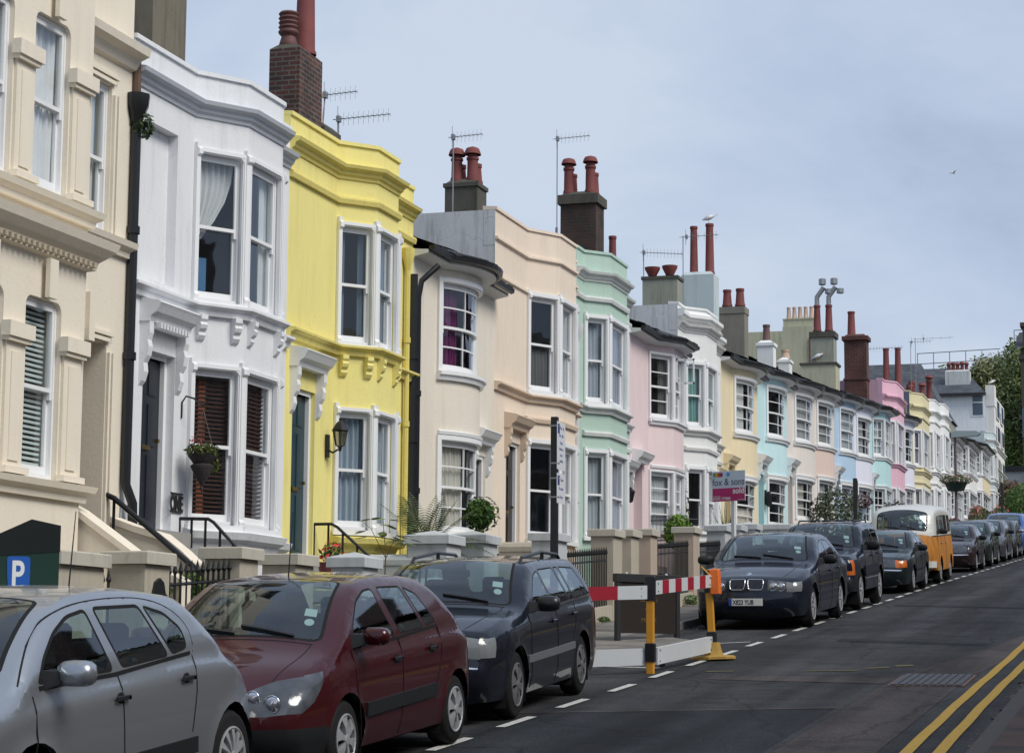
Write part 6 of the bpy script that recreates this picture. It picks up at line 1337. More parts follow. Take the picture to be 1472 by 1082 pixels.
for v in (-.72, .72):
    for dv, r in ((-.08, .05), (.13, .06)): ringlamp(car2, c2_, c2_.s_of(z=.585+.02*(dv*v > 0), part='front'), v+(dv if v > 0 else -dv), r)
mb = MB(); q0 = [c2_.top(c2_.s_of(x=1.6)+i*.11, v, .004) for i, v in ((0, -.6), (7, -.6), (7, .6), (0, .6))]; mb.quad(*q0); mb.build('sunroof', glass('sunroof_glass', (.1, .1, .1), .15), car2)
# -- navy estate
MERC = dict(L=4.51, W=1.72, wh=(.8, 3.49), R=.31, prof=[(.1, .2), (.02, .33), (0, .5), (.04, .58), (.05, .74), (.12, .82), (.6, .92), (1.18, .985), (1.52, 1.2), (1.82, 1.36), (2.0, 1.4), (2.6, 1.425), (3.4, 1.415), (3.85, 1.37), (4.2, 1.1), (4.36, .95), (4.42, .86), (4.47, .65), (4.51, .45), (4.44, .2)],
    belt=[(0, .78), (.5, .86), (1.3, .94), (2.4, .965), (4.2, .99)], ws=(1.22, 1.97), rg=(3.88, 4.33), cab=(2.15, 3.0), mirror=(1.5, .96), th=.33, mirs=1.1,
    wt=.015, glass=[[(1.48, .965), (1.66, 1.12), (1.9, 1.29), (2.1, 1.34), (2.35, .975)], [(2.14, 1.345), (2.75, 1.35), (3.07, 1.0), (2.38, .98)], [(2.79, 1.35), (2.99, 1.35), (3.29, 1.0), (3.11, 1.0)], [(3.03, 1.35), (3.62, 1.325), (4.05, 1.03), (3.33, 1.0)]],
    handles=[(2.2, .83), (3.1, .86)], hmat=NAVY, mirmat=BLACK, shuts=[[(1.32, .94), (1.3, .6), (1.32, .24)], [(2.4, .96), (2.38, .6), (2.36, .22)], [(3.26, .98), (3.2, .75), (3.05, .6)]], mould=[([(1.15, .52), (2.4, .53), (3.1, .54)], .07, .014, plain('grey_moulding', (.12, .13, .15), .4))],
    treg=[('@grille', 'front', .6, .78, -.3, .3), ('@headlight', 'front', .59, .77, .42, .82), ('@indicator', 'front', .59, .77, .83, 1.0), ('chrome', 'front', .5, .515, -1.01, 1.01)], sreg=[('@indicator', [(-.1, .6), (.2, .6), (.24, .78), (-.1, .76)]), ('@tail_light', [(4.2, .9), (4.5, .9), (4.5, .66), (4.3, .66)])], spokes=6, spw=.7, rimmat=plain('dull_alloy', (.18, .18, .19), .5, metal=.5))
car3, c3_, ss, ts, bd = vehicle('parked_car', 'navy blue estate car with roof rails and large black door mirror', 'car', 18.62, MERC, NAVY, .055, yawd=2.5, xoff=-.1)
for v in (-.75, -.55, .55, .75): ringlamp(car3, c3_, c3_.s_of(z=.675, part='front'), v, .05)
ss([(1.46, .955), (2.4, .965), (4.06, 1.015)], .018, .008, CHROME, 'window_seal')
for sg in (-1, 1):
    mb = MB(); y = sg*.56; mb.tube([(1.95, y, 1.36), (2.1, y, 1.46), (2.9, y, 1.5), (3.6, y, 1.46), (3.8, y, 1.37)], .018, 8); mb.tube([(2.95, y, 1.38), (2.95, y, 1.5)], .02, 6); mb.build('roof_rail', BLACK, car3)
# -- navy saloon with readable plate
BMWp = carpaint((.005, .008, .02), .1, .3, .03)
BMW = dict(wt=.016, L=4.78, W=1.80, wh=(.82, 3.65), R=.32, prof=[(.12, .2), (.03, .3), (0, .46), (.04, .545), (.05, .68), (.14, .755), (.7, .885), (1.35, .965), (1.72, 1.18), (2.05, 1.335), (2.3, 1.385), (2.8, 1.41), (3.3, 1.365), (3.75, 1.17), (4.0, 1.03), (4.3, 1.0), (4.64, .965), (4.72, .8), (4.78, .55), (4.7, .2)],
    belt=[(0, .72), (.5, .82), (1.5, .93), (2.6, .955), (3.6, .98), (4.7, .93)], ws=(1.4, 2.26), rg=(3.34, 3.97), cab=(2.4, 3.2), mirror=(1.72, .95), th=.36, mirs=1.05, ft=.17,
    glass=[[(1.62, .95), (1.84, 1.1), (2.1, 1.25), (2.3, 1.315), (2.46, 1.33), (2.66, .965)], [(2.53, 1.335), (2.95, 1.315), (3.24, 1.21), (3.46, 1.03), (2.73, .97)]],
    handles=[(2.48, .83), (3.32, .85)], hmat=BMWp, shuts=[[(1.42, .92), (1.38, .6), (1.42, .24)], [(2.68, .96), (2.64, .6), (2.6, .22)], [(3.55, .98), (3.45, .75), (3.25, .6)]], mould=[([(1.2, .5), (2.6, .5), (3.3, .51)], .05, .012, BMWp)],
    treg=[('@headlight', 'front', .56, .7, .46, .84), ('@indicator', 'front', .56, .7, .85, 1.0), ('dark', 'front', .24, .34, -.55, .55)], sreg=[('@indicator', [(-.1, .57), (.16, .57), (.22, .72), (-.1, .7)])], spokes=10, spw=.45, platez=.42)
car4, c4_, ss, ts, bd = vehicle('parked_car', 'dark blue saloon with twin chrome ringed grille and number plate X823 YUB', 'car', 34.45, BMW, BMWp, .06, plate='X823 YUB', xoff=.03); car4.scale = (1.05,)*3
for v in (-.74, -.57, .57, .74): ringlamp(car4, c4_, c4_.s_of(z=.63, part='front'), v, .062)
for v in (-.2, .2):
    s0, s1 = c4_.s_of(z=.57, part='front'), c4_.s_of(z=.69, part='front'); poly = rnd([(s0+.01, v-.145), (s1, v-.18), (s1, v+.18), (s0+.01, v+.145)], .05)
    mb = MB(); n = len(poly); A = [c4_.top(p[0], p[1], .012) for p in poly]; mb.add(A, [tuple(range(n))]); g = mb.build('grille', BLACK, car4); mb = MB(); mb.tube([c4_.top(p[0], p[1], .014) for p in poly]+[c4_.top(*poly[0], .014)], .007, 6, cap=False); mb.build('grille_surround', CHROME, g, smooth=True)
p = c4_.top(c4_.s_of(x=.2), 0, .004); mb = MB(); mb.lathe([(.04, 0), (.038, .006), (0, .006)], (0, 0, 0), n=16); mb.xf(Matrix.Translation(p) @ Matrix.Rotation(R(-50), 4, 'Y')); o = mb.build('bonnet_badge', BLACK, car4)
mb = MB(); mb.add([(0, 0, .007), (.028, 0, .007), (.02, .02, .007), (0, .028, .007)], [(0, 1, 2, 3)]); mb.add([(0, 0, .007), (-.028, 0, .007), (-.02, -.02, .007), (0, -.028, .007)], [(0, 1, 2, 3)]); mb.xf(Matrix.Translation(p) @ Matrix.Rotation(R(-50), 4, 'Y')); mb.build('quarter', plain('badge_blue', (.05, .25, .6), .3), o)
mb = MB(); mb.add([(0, 0, .007), (.0, .028, .007), (-.02, .02, .007), (-.028, 0, .007)], [(0, 1, 2, 3)]); mb.add([(0, 0, .007), (0, -.028, .007), (.02, -.02, .007), (.028, 0, .007)], [(0, 1, 2, 3)]); mb.lathe([(.036, .007), (.041, .007)], (0, 0, 0), n=16); mb.xf(Matrix.Translation(p) @ Matrix.Rotation(R(-50), 4, 'Y')); mb.build('quarter', PLATEW, o)
# -- dark off-roader
JEEPp = carpaint((.005, .008, .02), .1, .3, .04)
JEEP = dict(wt=.016, L=4.5, W=1.76, wh=(.8, 3.49), R=.37, sill=.36, prof=[(.06, .32), (0, .45), (0, .58), (.05, .64), (.07, .93), (.14, 1.01), (.8, 1.09), (1.3, 1.13), (1.6, 1.36), (1.84, 1.53), (2.0, 1.58), (2.6, 1.62), (3.6, 1.62), (4.1, 1.58), (4.36, 1.2), (4.42, 1.08), (4.48, .7), (4.5, .5), (4.44, .32)],
    belt=[(0, .95), (.6, 1.03), (1.4, 1.1), (4.4, 1.12)], ws=(1.34, 1.96), rg=(4.12, 4.35), cab=(2.3, 3.1), mirror=(1.62, 1.13), th=.28, seat=.15, mirs=1.35, ft=.1, cf=.06,
    glass=[[(1.66, 1.13), (1.86, 1.34), (2.04, 1.47), (2.28, 1.49), (2.46, 1.14)], [(2.38, 1.5), (2.95, 1.51), (3.16, 1.15), (2.58, 1.14)], [(3.08, 1.51), (3.95, 1.48), (4.12, 1.17), (3.3, 1.15)]],
    handles=[(2.35, 1.0), (3.25, 1.02)], shuts=[[(1.4, 1.1), (1.38, .7), (1.4, .4)], [(2.52, 1.12), (2.5, .7), (2.5, .4)], [(3.4, 1.12), (3.35, .9), (3.15, .75)]], mould=[([(1.25, .72), (2.4, .73), (3.05, .73)], .2, .02, JEEPp), ([(1.25, .58), (2.4, .58), (3.05, .58)], .02, .024, plain('grey_moulding', (.12, .13, .15), .4))],
    treg=[('@grille', 'front', .68, .93, -.48, .48), ('@headlight', 'front', .76, .95, .55, .95), ('amber', 'front', .67, .745, .55, 1.0)], sreg=[('amber', [(-.1, .67), (.22, .67), (.22, .95), (.1, .95), (.1, .745), (-.1, .745)]), ('plast', [(-.1, .2), (.45, .2), (.45, .6), (-.1, .6)])], spokes=8, spw=.5)
car5, c5_, ss, ts, bd = vehicle('parked_off_roader', 'dark blue boxy off-road car with amber lamps under its headlights and a roof rack', 'off-road car', 40.6, JEEP, JEEPp, .07)
for v in (-.36, -.24, -.12, 0, .12, .24, .36): ts([(c5_.s_of(z=.69, part='front'), v), (c5_.s_of(z=.92, part='front'), v)], .035, .014, JEEPp, 'grille_bar')
for sg in (-1, 1): mb = MB(); y = sg*.55; mb.tube([(2.1, y, 1.58), (2.3, y, 1.68), (3.8, y, 1.68), (4.0, y, 1.58)], .015, 6); mb.build('roof_rail', BLACK, car5)
mb = MB(); [mb.tube([(x, -.55, 1.68), (x, .55, 1.68)], .012, 5) for x in (2.5, 3.5)]; mb.build('rack_bar', BLACK, car5)
# -- dark green saloon
GRN = carpaint((.005, .012, .014), .1, .3, .04)
AUD = mod(BMW, L=4.4, W=1.69, wh=(.82, 3.37), R=.3, prof=[(.1, .2), (.02, .3), (0, .5), (.03, .55), (.04, .68), (.12, .77), (.6, .87), (1.2, .945), (1.55, 1.16), (1.85, 1.31), (2.05, 1.355), (2.6, 1.385), (3.05, 1.34), (3.5, 1.13), (3.72, 1.0), (4.0, .97), (4.3, .94), (4.36, .8), (4.4, .55), (4.33, .2)],
    ws=(1.25, 2.02), rg=(3.09, 3.7), cab=(2.2, 3.0), mirror=(1.55, .93), glass=[[(1.5, .93), (1.7, 1.07), (1.92, 1.22), (2.2, 1.28), (2.42, .94)], [(2.36, 1.285), (2.75, 1.265), (3.0, 1.17), (3.2, 1.0), (2.54, .95)]], handles=[(2.3, .8), (3.1, .82)], hmat=PLAST, belt=[(0, .72), (.5, .82), (1.5, .91), (2.6, .935), (3.6, .95), (4.4, .92)],
    shuts=[[(1.3, .92), (1.26, .6), (1.3, .24)], [(2.48, .94), (2.44, .6), (2.4, .22)], [(3.3, .96), (3.2, .75), (3.0, .6)]], mould=[([(1.2, .5), (2.6, .5), (2.95, .51)], .06, .015, PLAST)], treg=[('@grille', 'front', .58, .74, -.35, .35), ('@headlight', 'front', .57, .73, .38, .8), ('amber', 'front', .57, .73, .8, 1.0), ('chrome', 'front', .5, .52, -1.01, 1.01)], sreg=[('amber', [(-.1, .58), (.16, .58), (.2, .74), (-.1, .72)])])
car6, c6_, *_ = vehicle('parked_car', 'dark green saloon parked right in front of the orange camper van', 'car', 49.1, AUD, GRN, .085)
# -- orange and white camper van
VORG, nt_, b_ = newmat('rusting_orange_paint'); b_.inputs['Roughness'].default_value = .5; b_.inputs['Coat Weight'].default_value = .3; b_.inputs['Coat Roughness'].default_value = .3
t_ = N(nt_, 'ShaderNodeTexCoord'); mp_ = N(nt_, 'ShaderNodeMapping'); mp_.inputs['Scale'].default_value = (3, 3, 1.0); L(nt_, t_.outputs['Object'], mp_.inputs[0]); n_ = N(nt_, 'ShaderNodeTexNoise', i_Scale=1.4, i_Detail=8.0, i_Roughness=.75); L(nt_, mp_.outputs[0], n_.inputs['Vector'])
r_ = N(nt_, 'ShaderNodeValToRGB'); r_.color_ramp.elements[0].position = .45; r_.color_ramp.elements[0].color = (.56, .22, .016, 1); r_.color_ramp.elements[1].position = .68; r_.color_ramp.elements[1].color = (.26, .1, .045, 1); L(nt_, n_.outputs['Fac'], r_.inputs[0]); L(nt_, r_.outputs[0], b_.inputs['Base Color'])
VWHT = plain('faded_white_paint', (.6, .6, .57), .35, var=.08, coat=.3)
VAN = dict(L=4.45, W=1.72, wh=(1.05, 3.45), R=.33, sill=.34, th=.1, er=.1, shl=0, cr=.06, cf=.17, fl=.5, ft=.1, rl=.4, rt=.08, prof=[(.12, .36), (.05, .42), (.02, .55), (0, .8), (.02, 1.1), (.05, 1.25), (.14, 1.46), (.27, 1.72), (.42, 1.81), (.7, 1.88), (1.3, 1.93), (2.4, 1.95), (3.6, 1.92), (4.05, 1.84), (4.22, 1.72), (4.35, 1.4), (4.41, 1.2), (4.45, 1.0), (4.45, .6), (4.4, .42), (4.35, .36)],
    belt=[(0, 1.24), (4.5, 1.24)], ws=(.1, .4), wsz=(1.3, 1.77), wsv=.93, wsv2=.92, rg=(4.1, 4.4), rgz=(1.3, 1.68), cab=(1.35, 2.6), mirror=(.62, 1.25), seat=.3, nomir_int=False, wtrim='trim',
    glass=[[(.6, 1.29), (.66, 1.42), (.78, 1.68), (1.34, 1.72), (1.34, 1.29)], [(1.46, 1.72), (2.26, 1.73), (2.26, 1.29), (1.46, 1.29)], [(2.38, 1.73), (3.16, 1.73), (3.16, 1.29), (2.38, 1.29)], [(3.28, 1.73), (3.97, 1.71), (4.0, 1.29), (3.28, 1.29)]],
    handles=[(1.3, 1.02), (2.3, 1.02)], hmat=CHROME, shuts=[[(.6, 1.15), (.55, .9), (.62, .6), (.62, .36)], [(1.42, 1.7), (1.42, 1.0), (1.42, .75)], [(2.3, 1.8), (2.3, 1.0), (2.3, .36)]],
    sreg=[('upper', [(-.2, 1.21), (4.7, 1.21), (4.7, 2.2), (-.2, 2.2)])], treg=[('upper', 'roof2', 0, 0, 0, 0)], mould=[([(.1, 1.21), (2.2, 1.21), (4.3, 1.21)], .025, .012, CHROME, 'belt_trim')], mats={'upper': VWHT}, spokes=4, spw=.8, rimmat=plain('painted_steel', (.25, .25, .25), .5), rimless=True)
VAN['treg'] = []
_s_of = Car.s_of
vprof = Car(VAN, .09); VAN['treg'] = [('upper', 'front', 1.22, 1.949, -1.01, 1.01), ('upper', 'x', .9, 4.3, -1.01, 1.01), ('upper', 'rear', 1.22, 1.8, -1.01, 1.01), ('amber', 'front', .98, 1.08, .6, .8, .01)]
van, cv, ss, ts, bd = vehicle('camper_van', 'rusty orange and white camper van with round headlamps', 'camper van', 54.8, VAN, VORG, .08, mir=True)
for v in (-.68, .68): ringlamp(van, cv, cv.s_of(z=.8, part='front'), v, .1)
mb = MB()
pts = [(.16, -.84, .5), (-.02, -.74, .5), (-.16, -.5, .5), (-.2, 0, .5), (-.16, .5, .5), (-.02, .74, .5), (.16, .84, .5)]
for i in range(6):
    a_, b_ = pts[i], pts[i+1]; mb.add([(a_[0], a_[1], .42), (b_[0], b_[1], .42), (b_[0], b_[1], .58), (a_[0], a_[1], .58), (a_[0]+.07, a_[1]*.97, .42), (b_[0]+.07, b_[1]*.97, .42), (b_[0]+.07, b_[1]*.97, .58), (a_[0]+.07, a_[1]*.97, .58)], [(0, 1, 2, 3), (4, 7, 6, 5), (3, 2, 6, 7), (0, 4, 5, 1)])
mb.build('bumper', VWHT, van)
mb = MB()
for i in range(7):
    for sg in (-1, 1): mb.box(4.05+i*.0, 4.2, sg*.78, sg*.8, 1.3+i*.045, 1.32+i*.045)
mb.build('air_vent', PLAST, van)
# -- further cars
def far(label, yf, base, paint, st=.12, **k):
    return vehicle('parked_car', label, 'car', yf, mod(base, **k), paint, st)
far('dark plum saloon with wide clear headlamps, parked just behind the orange camper van', 65.3, AUD, carpaint((.018, .008, .012), .1, .3, .04), treg=[('@headlight', 'front', .56, .74, .3, .95), ('chrome', 'front', .5, .52, -1.01, 1.01)], sreg=[('@headlight', [(-.1, .58), (.16, .58), (.2, .74), (-.1, .72)])])
far('dark green hatchback with pale wheel trims, second car beyond the orange camper van', 70.9, HATCH, carpaint((.006, .014, .011), .1, .3, .04), treg=[('@headlight', 'front', .56, .74, .5, 1.0)])
far('grey violet hatchback with black mirror, third car beyond the orange camper van', 77.0, mod(HATCH, L=4.25), carpaint((.07, .065, .085), .4, .3, .04), treg=[('@headlight', 'front', .56, .74, .5, 1.0)], sreg=[('@headlight', [(-.1, .58), (.3, .62), (.36, .8), (-.1, .74)])])
far('dark grey hatchback with light mirror caps, in front of the blue people carrier', 82.6, CLIO, carpaint((.05, .05, .06), .5, .3, .1), mirmat=SILV)
MPV = mod(JEEP, sill=.2, R=.32, mould=[], treg=[('@headlight', 'front', .6, .8, .5, 1.0)], sreg=[], prof=[(.1, .2), (.02, .32), (0, .5), (.06, .7), (.2, .85), (.6, 1.0), (1.0, 1.12), (1.5, 1.42), (1.9, 1.6), (2.6, 1.66), (3.6, 1.64), (4.0, 1.58), (4.3, 1.2), (4.36, 1.08), (4.46, .7), (4.5, .5), (4.44, .2)], ws=(1.05, 1.85), rg=(4.02, 4.3), belt=[(0, .75), (.6, 1.0), (1.4, 1.05), (4.4, 1.1)])
far('bright blue people carrier with roof rails near the right edge', 87.4, MPV, carpaint((.03, .1, .32), .35, .3, .06))
far('pale blue car last in the row, at the right edge', 94.0, HATCH, carpaint((.18, .26, .4), .4, .3, .06))
far('white car half hidden behind the row, seen over the plum saloon roof', 100.5, AUD, carpaint((.6, .6, .6), .1, .3, .06))
# ================================================================ street furniture
RW = plain('reflective_white', (.55, .58, .6), .4, var=.06); RRD = plain('reflective_red', (.32, .012, .03), .4, var=.1); YPOST = plain('worn_yellow_plastic', (.6, .27, .02), .5, var=.2, scale=9); ORNG = plain('orange_plastic', (.75, .16, .02), .4)
# --- striped barrier round the build-out
def barrier_post(x, y, label, disc=False, lean=0.0):
    t = thing('barrier_post', label, 'barrier post', (x, y, gz(y)), (0, lean, 0), group='yellow barrier posts')
    mb = MB(); mb.bbox(-.045, .045, -.035, .035, .0, 1.13, .008); mb.build('post', YPOST, t)
    mb = MB(); mb.bbox(-.06, .06, -.045, .045, .86, 1.15, .01); mb.build('sleeve', BLACK, t); mb = MB(); mb.bbox(-.06, .06, -.045, .045, .14, .36, .01); mb.build('sleeve', BLACK, t)
    if disc:
        mb = MB(); mb.lathe([(.3, 0), (.3, .03), (.27, .045), (.14, .06), (.12, .12), (.1, .22), (0, .22)], (0, 0, 0), n=8); mb.build('base', plain('dusty_yellow_rubber', (.33, .2, .04), .8, var=.3), t)
        mb = MB(); mb.bbox(.02, .15, -.07, .07, .84, 1.16, .015); mb.build('warning_lamp', ORNG, t); mb = MB(); mb.lathe([(.055, 0), (.05, .02), (0, .025)], (.085, -.07, 1.06), axis='y', n=14); mb.build('lens', AMBER, t); mb = MB(); mb.tube([(.06, -.08, 1.05), (-.02, -.07, 1.14), (-.08, -.05, 1.2)], .01, 6); mb.build('strap', YPOST, t)
    return t
barrier_post(-6.02, 25.1, 'yellow and black barrier post in the middle, where the red and white planks meet')
barrier_post(-5.78, 27.55, 'yellow barrier post on a round rubber foot with an orange lamp', True, lean=-.05)
barrier_post(-7.55, 24.0, 'yellow barrier post at the pavement end of the planks, hidden behind the estate car')
def plank(p, q, z0, z1, n, label, name='barrier_plank', plain_=False, t=.03, caps=True, first=0):
    (x0, y0), (x1, y1) = p, q; o = thing(name, label, 'barrier plank', (x0, y0, gz(y0)), (0, 0, 0), group='barrier planks'); d = Vector((x1-x0, y1-y0)); Ln = d.length; d.normalize(); nn = Vector((d.y, -d.x))*t/2
    for i in range(n):
        mb = MB(); a, b = Ln*i/n, Ln*(i+1)/n-.0005; vs = []
        for s in (a, b):
            X, Y = d.x*s, d.y*s; zz = gz(y0+Y)-gz(y0)
            for k, z in ((1, z0), (1, z1), (-1, z1), (-1, z0)): vs.append((X+nn.x*k, Y+nn.y*k, zz+z))
        mb.add(vs, [(0, 1, 2, 3), (7, 6, 5, 4), (0, 4, 5, 1), (1, 5, 6, 2), (2, 6, 7, 3), (3, 7, 4, 0)]); mb.build('panel', RW if plain_ or (i+first) % 2 == 0 else RRD, o)
    mb = MB()
    for s in (.08, Ln-.08):
        X, Y = d.x*s, d.y*s; zz = gz(y0+Y)-gz(y0)
        for z in (z0+.035, z1-.035): mb.lathe([(.012, 0), (.012, .006), (0, .006)], (X+nn.x*1.05, Y+nn.y*1.05, zz+z), axis='y', n=8)
    mb.build('bolt', BLACK, o); return o
plank((-7.6, 24.05), (-6.05, 25.05), .88, 1.04, 5, 'wide banded red and white plank on the left side of the middle barrier post')
plank((-5.98, 25.16), (-5.8, 27.5), .93, 1.09, 9, 'narrow banded red and white plank running from the middle post to the lamp post end')
plank((-7.6, 24.15), (-6.05, 25.12), .1, .3, 1, 'white lower plank on the left side of the middle barrier post', plain_=True)
plank((-5.98, 25.2), (-5.8, 27.5), .1, .3, 1, 'white lower plank running right from the middle barrier post', plain_=True, t=.05)
for i, y in enumerate((26.2, 26.35)):
    mb = MB(); mb.bbox(-.015, .015, -.015, .015, -.01, .16, .004); o = mb.build('marker_peg', BLACK); o.location = (-6.15, y, gz(y)); tag(o, 'short black peg in the road under the lower white plank', 'peg', 'short black pegs')
# --- dark board standing on the pavement behind the barrier
bd_ = thing('display_board', 'dark brown free-standing board with faint gold lettering behind the barrier', 'board', (-7.55, 29.4, gz(29.4)+.13), (0, 0, math.atan2(1.0, .7))); bd_.scale = (1, 1, .88)
mb = MB(); mb.box(.05, 1.14, -.02, .02, .12, 1.0); mb.build('panel', plain('dark_brown_board', (.018, .012, .009), .5, var=.3), bd_)
mb = MB(); mb.bbox(0, .07, -.035, .035, 0, 1.02, .005); mb.bbox(1.12, 1.19, -.035, .035, 0, 1.02, .005); mb.bbox(-.02, 1.21, -.045, .045, .93, 1.06, .005); mb.build('frame', plain('dark_frame', (.02, .021, .025), .5), bd_)
GOLD = plain('faded_gold_lettering', (.13, .075, .02), .6)
for i, (s, z) in enumerate((('MEDIA', .78), ('URBAN', .62), ('OZ', .47), ('MEDIA', .3))):
    text('lettering', s, .1, GOLD, bd_, Matrix.Translation((.6, -.0215, z)) @ Matrix.Rotation(R(90), 4, 'X'), align='CENTER', ext=.0008)
mb = MB()
for x in (.2, .95): mb.lathe([(.02, 0), (.018, .02), (0, .03)], (x, 0, 1.06), n=8)
mb.build('fixing', WHITE2, bd_)
# --- parking sign post
sp = thing('parking_sign_post', 'black post with two small white parking plates, in front of the peach house', 'sign post', (-7.9, 27.5, gz(27.5)+.12))
mb = MB(); mb.bbox(-.045, .045, -.045, .045, -.1, 3.08, .006); mb.build('post', BLACK, sp)
SW_ = plain('sign_white', (.62, .64, .68), .5); SB_ = plain('sign_blue', (.02, .04, .2), .5)
for z0, z1 in ((2.38, 3.02), (1.93, 2.33)):
    mb = MB(); mb.bbox(.047, .052, -.06, .34, z0, z1, .002); pl = mb.build('sign_plate', SW_, sp)
    mb = MB(); mb.box(.0522, .0535, -.03, .06, z1-.16, z1-.03); mb.build('symbol_panel', SB_, pl)
    rowsz = [('Mon - Sat', z1-.1), ('9am - 8pm', z1-.2), ('Permit', z1-.3), ('holders or', z1-.38), ('pay at', z1-.46), ('machine', z1-.54)] if z1 > 2.5 else [('2 hours', z1-.1), ('No return', z1-.22), ('2 hours', z1-.33)]
    for s, z in rowsz:
        text('lettering', s, .062, SB_, pl, Matrix.Translation((.0525, .17 if z > z1-.12 else .14, z)) @ Matrix(((0, 0, 1, 0), (1, 0, 0, 0), (0, 1, 0, 0), (0, 0, 0, 1))), sx=.8, align='CENTER', ext=.0008)
for z in (2.95, 2.45, 2.25, 2.0): mb = MB(); mb.box(-.048, .055, -.048, .048, z, z+.02); mb.build('clamp', METAL, sp)
sp2 = thing('parking_sign_post', 'plain black post farther up the pavement in front of the lilac white bow', 'sign post', (-7.9, 55.5, gz(55.5)+.12)); mb = MB(); mb.bbox(-.05, .05, -.05, .05, -.1, 2.6, .006); mb.build('post', BLACK, sp2); mb = MB(); mb.bbox(.052, .058, -.05, .12, 2.05, 2.55, .002); mb.build('sign_plate', plain('dark_sign_back', (.03, .02, .04), .5), sp2)
sp3 = thing('parking_sign_post', 'thin black post by the palm bushes near the right edge', 'sign post', (-7.9, 104, gz(104)+.12)); mb = MB(); mb.bbox(-.05, .05, -.05, .05, -.1, 3.0, .006); mb.build('post', BLACK, sp3); mb = MB(); mb.bbox(.052, .058, -.05, .3, 2.4, 2.95, .002); mb.build('sign_plate', plain('dark_sign_back', (.03, .02, .04), .5), sp3)
# --- lamp column with planted basket
lp = thing('lamp_column', 'slim brown street lamp column carrying a planted basket', 'street lamp', (-7.9, 82.0, gz(82)+.12))
mb = MB(); mb.lathe([(.09, -.1), (.09, 1.2), (.055, 1.3), (.05, 4.45)], (0, 0, 0), n=10); mb.build('column', plain('brown_grey_paint', (.11, .08, .08), .5), lp, smooth=True, angle=50)
mb = MB(); mb.prism([(-.12, 4.45), (.85, 4.5), (.95, 4.58), (.8, 4.68), (0, 4.7), (-.14, 4.62)], -.14, .14, 'y'); mb.build('lamp_head', plain('lamp_grey', (.3, .36, .36), .5), lp)
mb = MB(); mb.tube([(-.3, 0, 2.62), (.3, 0, 2.62)], .015, 5); mb.build('bracket', BLACK, lp)
bk = thing('hanging_basket', 'round basket of pink and green bedding plants fixed round the lamp column', 'hanging basket', (-7.9, 82.0, gz(82)+.12+2.75)); mb = MB(); mb.lathe([(.06, -.32), (.3, -.3), (.42, .0), (.4, .02), (.06, .02)], (0, 0, 0), n=14); mb.build('basket', plain('dark_green_liner', (.01, .03, .02), .8), bk)
mb = MB(); leaves(mb, (0, 0, .1), (.62, .62, .2), 900, .045); mb.build('foliage', leafmat('basket_leaf', (.07, .1, .04)), bk); mb = MB(); leaves(mb, (0, 0, .13), (.68, .68, .2), 110, .035, .9); mb.build('flowers', plain('pink_petals', (.5, .12, .2), .7), bk)
# --- estate agent's board
eb_ = thing('estate_agent_board', 'grey and magenta for-sale board marked sold on a white post', 'sale board', (-8.7, 43.6, gz(43.6)+.12), (0, 0, R(-22)))
mb = MB(); mb.bbox(-.04, .04, -.04, .04, -.1, 2.58, .005); mb.build('post', WHITE2, eb_)
# board faces down the street (normal -y after the turn)
mb = MB(); mb.box(-.48, .32, -.062, -.045, 2.0, 2.62); bo_ = mb.build('board', plain('board_grey', (.5, .56, .66), .45), eb_)
mb = MB(); mb.box(-.475, .315, -.0645, -.0625, 2.005, 2.27); mb.build('magenta_band', plain('magenta_print', (.4, .014, .13), .45), bo_)
Tm = lambda x, z: Matrix.Translation((x, -.066, z)) @ Matrix.Rotation(R(90), 4, 'X')
text('lettering', 'fox & sons', .205, plain('board_ink', (.05, .06, .1), .5), bo_, Matrix.Translation((-.08, -.0638, 2.33)) @ Matrix.Rotation(R(90), 4, 'X'), sx=.9, align='CENTER', bold=.001, ext=.001)
PRW = plain('print_white', (.7, .7, .7), .5)
text('lettering', 'sold', .165, PRW, bo_, Tm(.3, 2.155), align='RIGHT', bold=.004, sx=1.0, ext=.001); text('lettering', '01273 777000', .075, PRW, bo_, Tm(-.465, 2.03), bold=.0015, ext=.001); text('lettering', 'Residential Sales', .028, PRW, bo_, Tm(-.46, 2.1), ext=.001); text('lettering', 'sequencehome', .026, PRW, bo_, Tm(.3, 2.02), align='RIGHT', ext=.001)
for x, cc in ((-.41, (.02, .2, .06)), (-.36, (.5, .35, .02)), (-.31, (.45, .04, .03)), (-.26, (.25, .01, .1)), (-.09, (.05, .3, .65))):
    mb = MB(); mb.disc(.045, (x, -.0665-.0004*(x+1), 2.55), 'y', 20); mb.build('logo_dot', plain('logo_ink', cc, .5), bo_)
# --- ticket machine sign
pm_ = thing('parking_machine', 'dark green pay machine hood with white P on a blue shield behind the silver car', 'parking machine', (-8.0, 13.95, gz(14)+.12), (0, 0, R(40))); pm_.scale = (.8, .8, 1.0)
mb = MB(); mb.prism([(-.28, .9), (-.28, 1.66), (.02, 1.78), (.28, 1.74), (.28, .9)], -.14, .14, 'y'); mb.build('hood', plain('dark_green_metal', (.004, .03, .02), .4), pm_)
mb = MB(); mb.box(-.2, .2, -.1, .1, -.1, .9); mb.build('case', plain('dark_green_metal', (.004, .03, .02), .4), pm_)
mb = MB(); mb.prism([(-.29, 1.52), (.285, 1.56), (.285, 1.75), (.02, 1.79), (-.29, 1.67)], -.145, -.141, 'y'); mb.build('crest', plain('black_ribbed', (.006, .01, .01), .35), pm_)
mb = MB(); sh = rnd([(-.19, 1.52), (.02, 1.52), (.02, 1.32), (-.03, 1.21), (-.16, 1.27), (-.18, 1.35)], .03); mb.prism(sh, -.147, -.1405, 'y'); o = mb.build('shield', plain('shield_blue', (.01, .09, .38), .4), pm_)
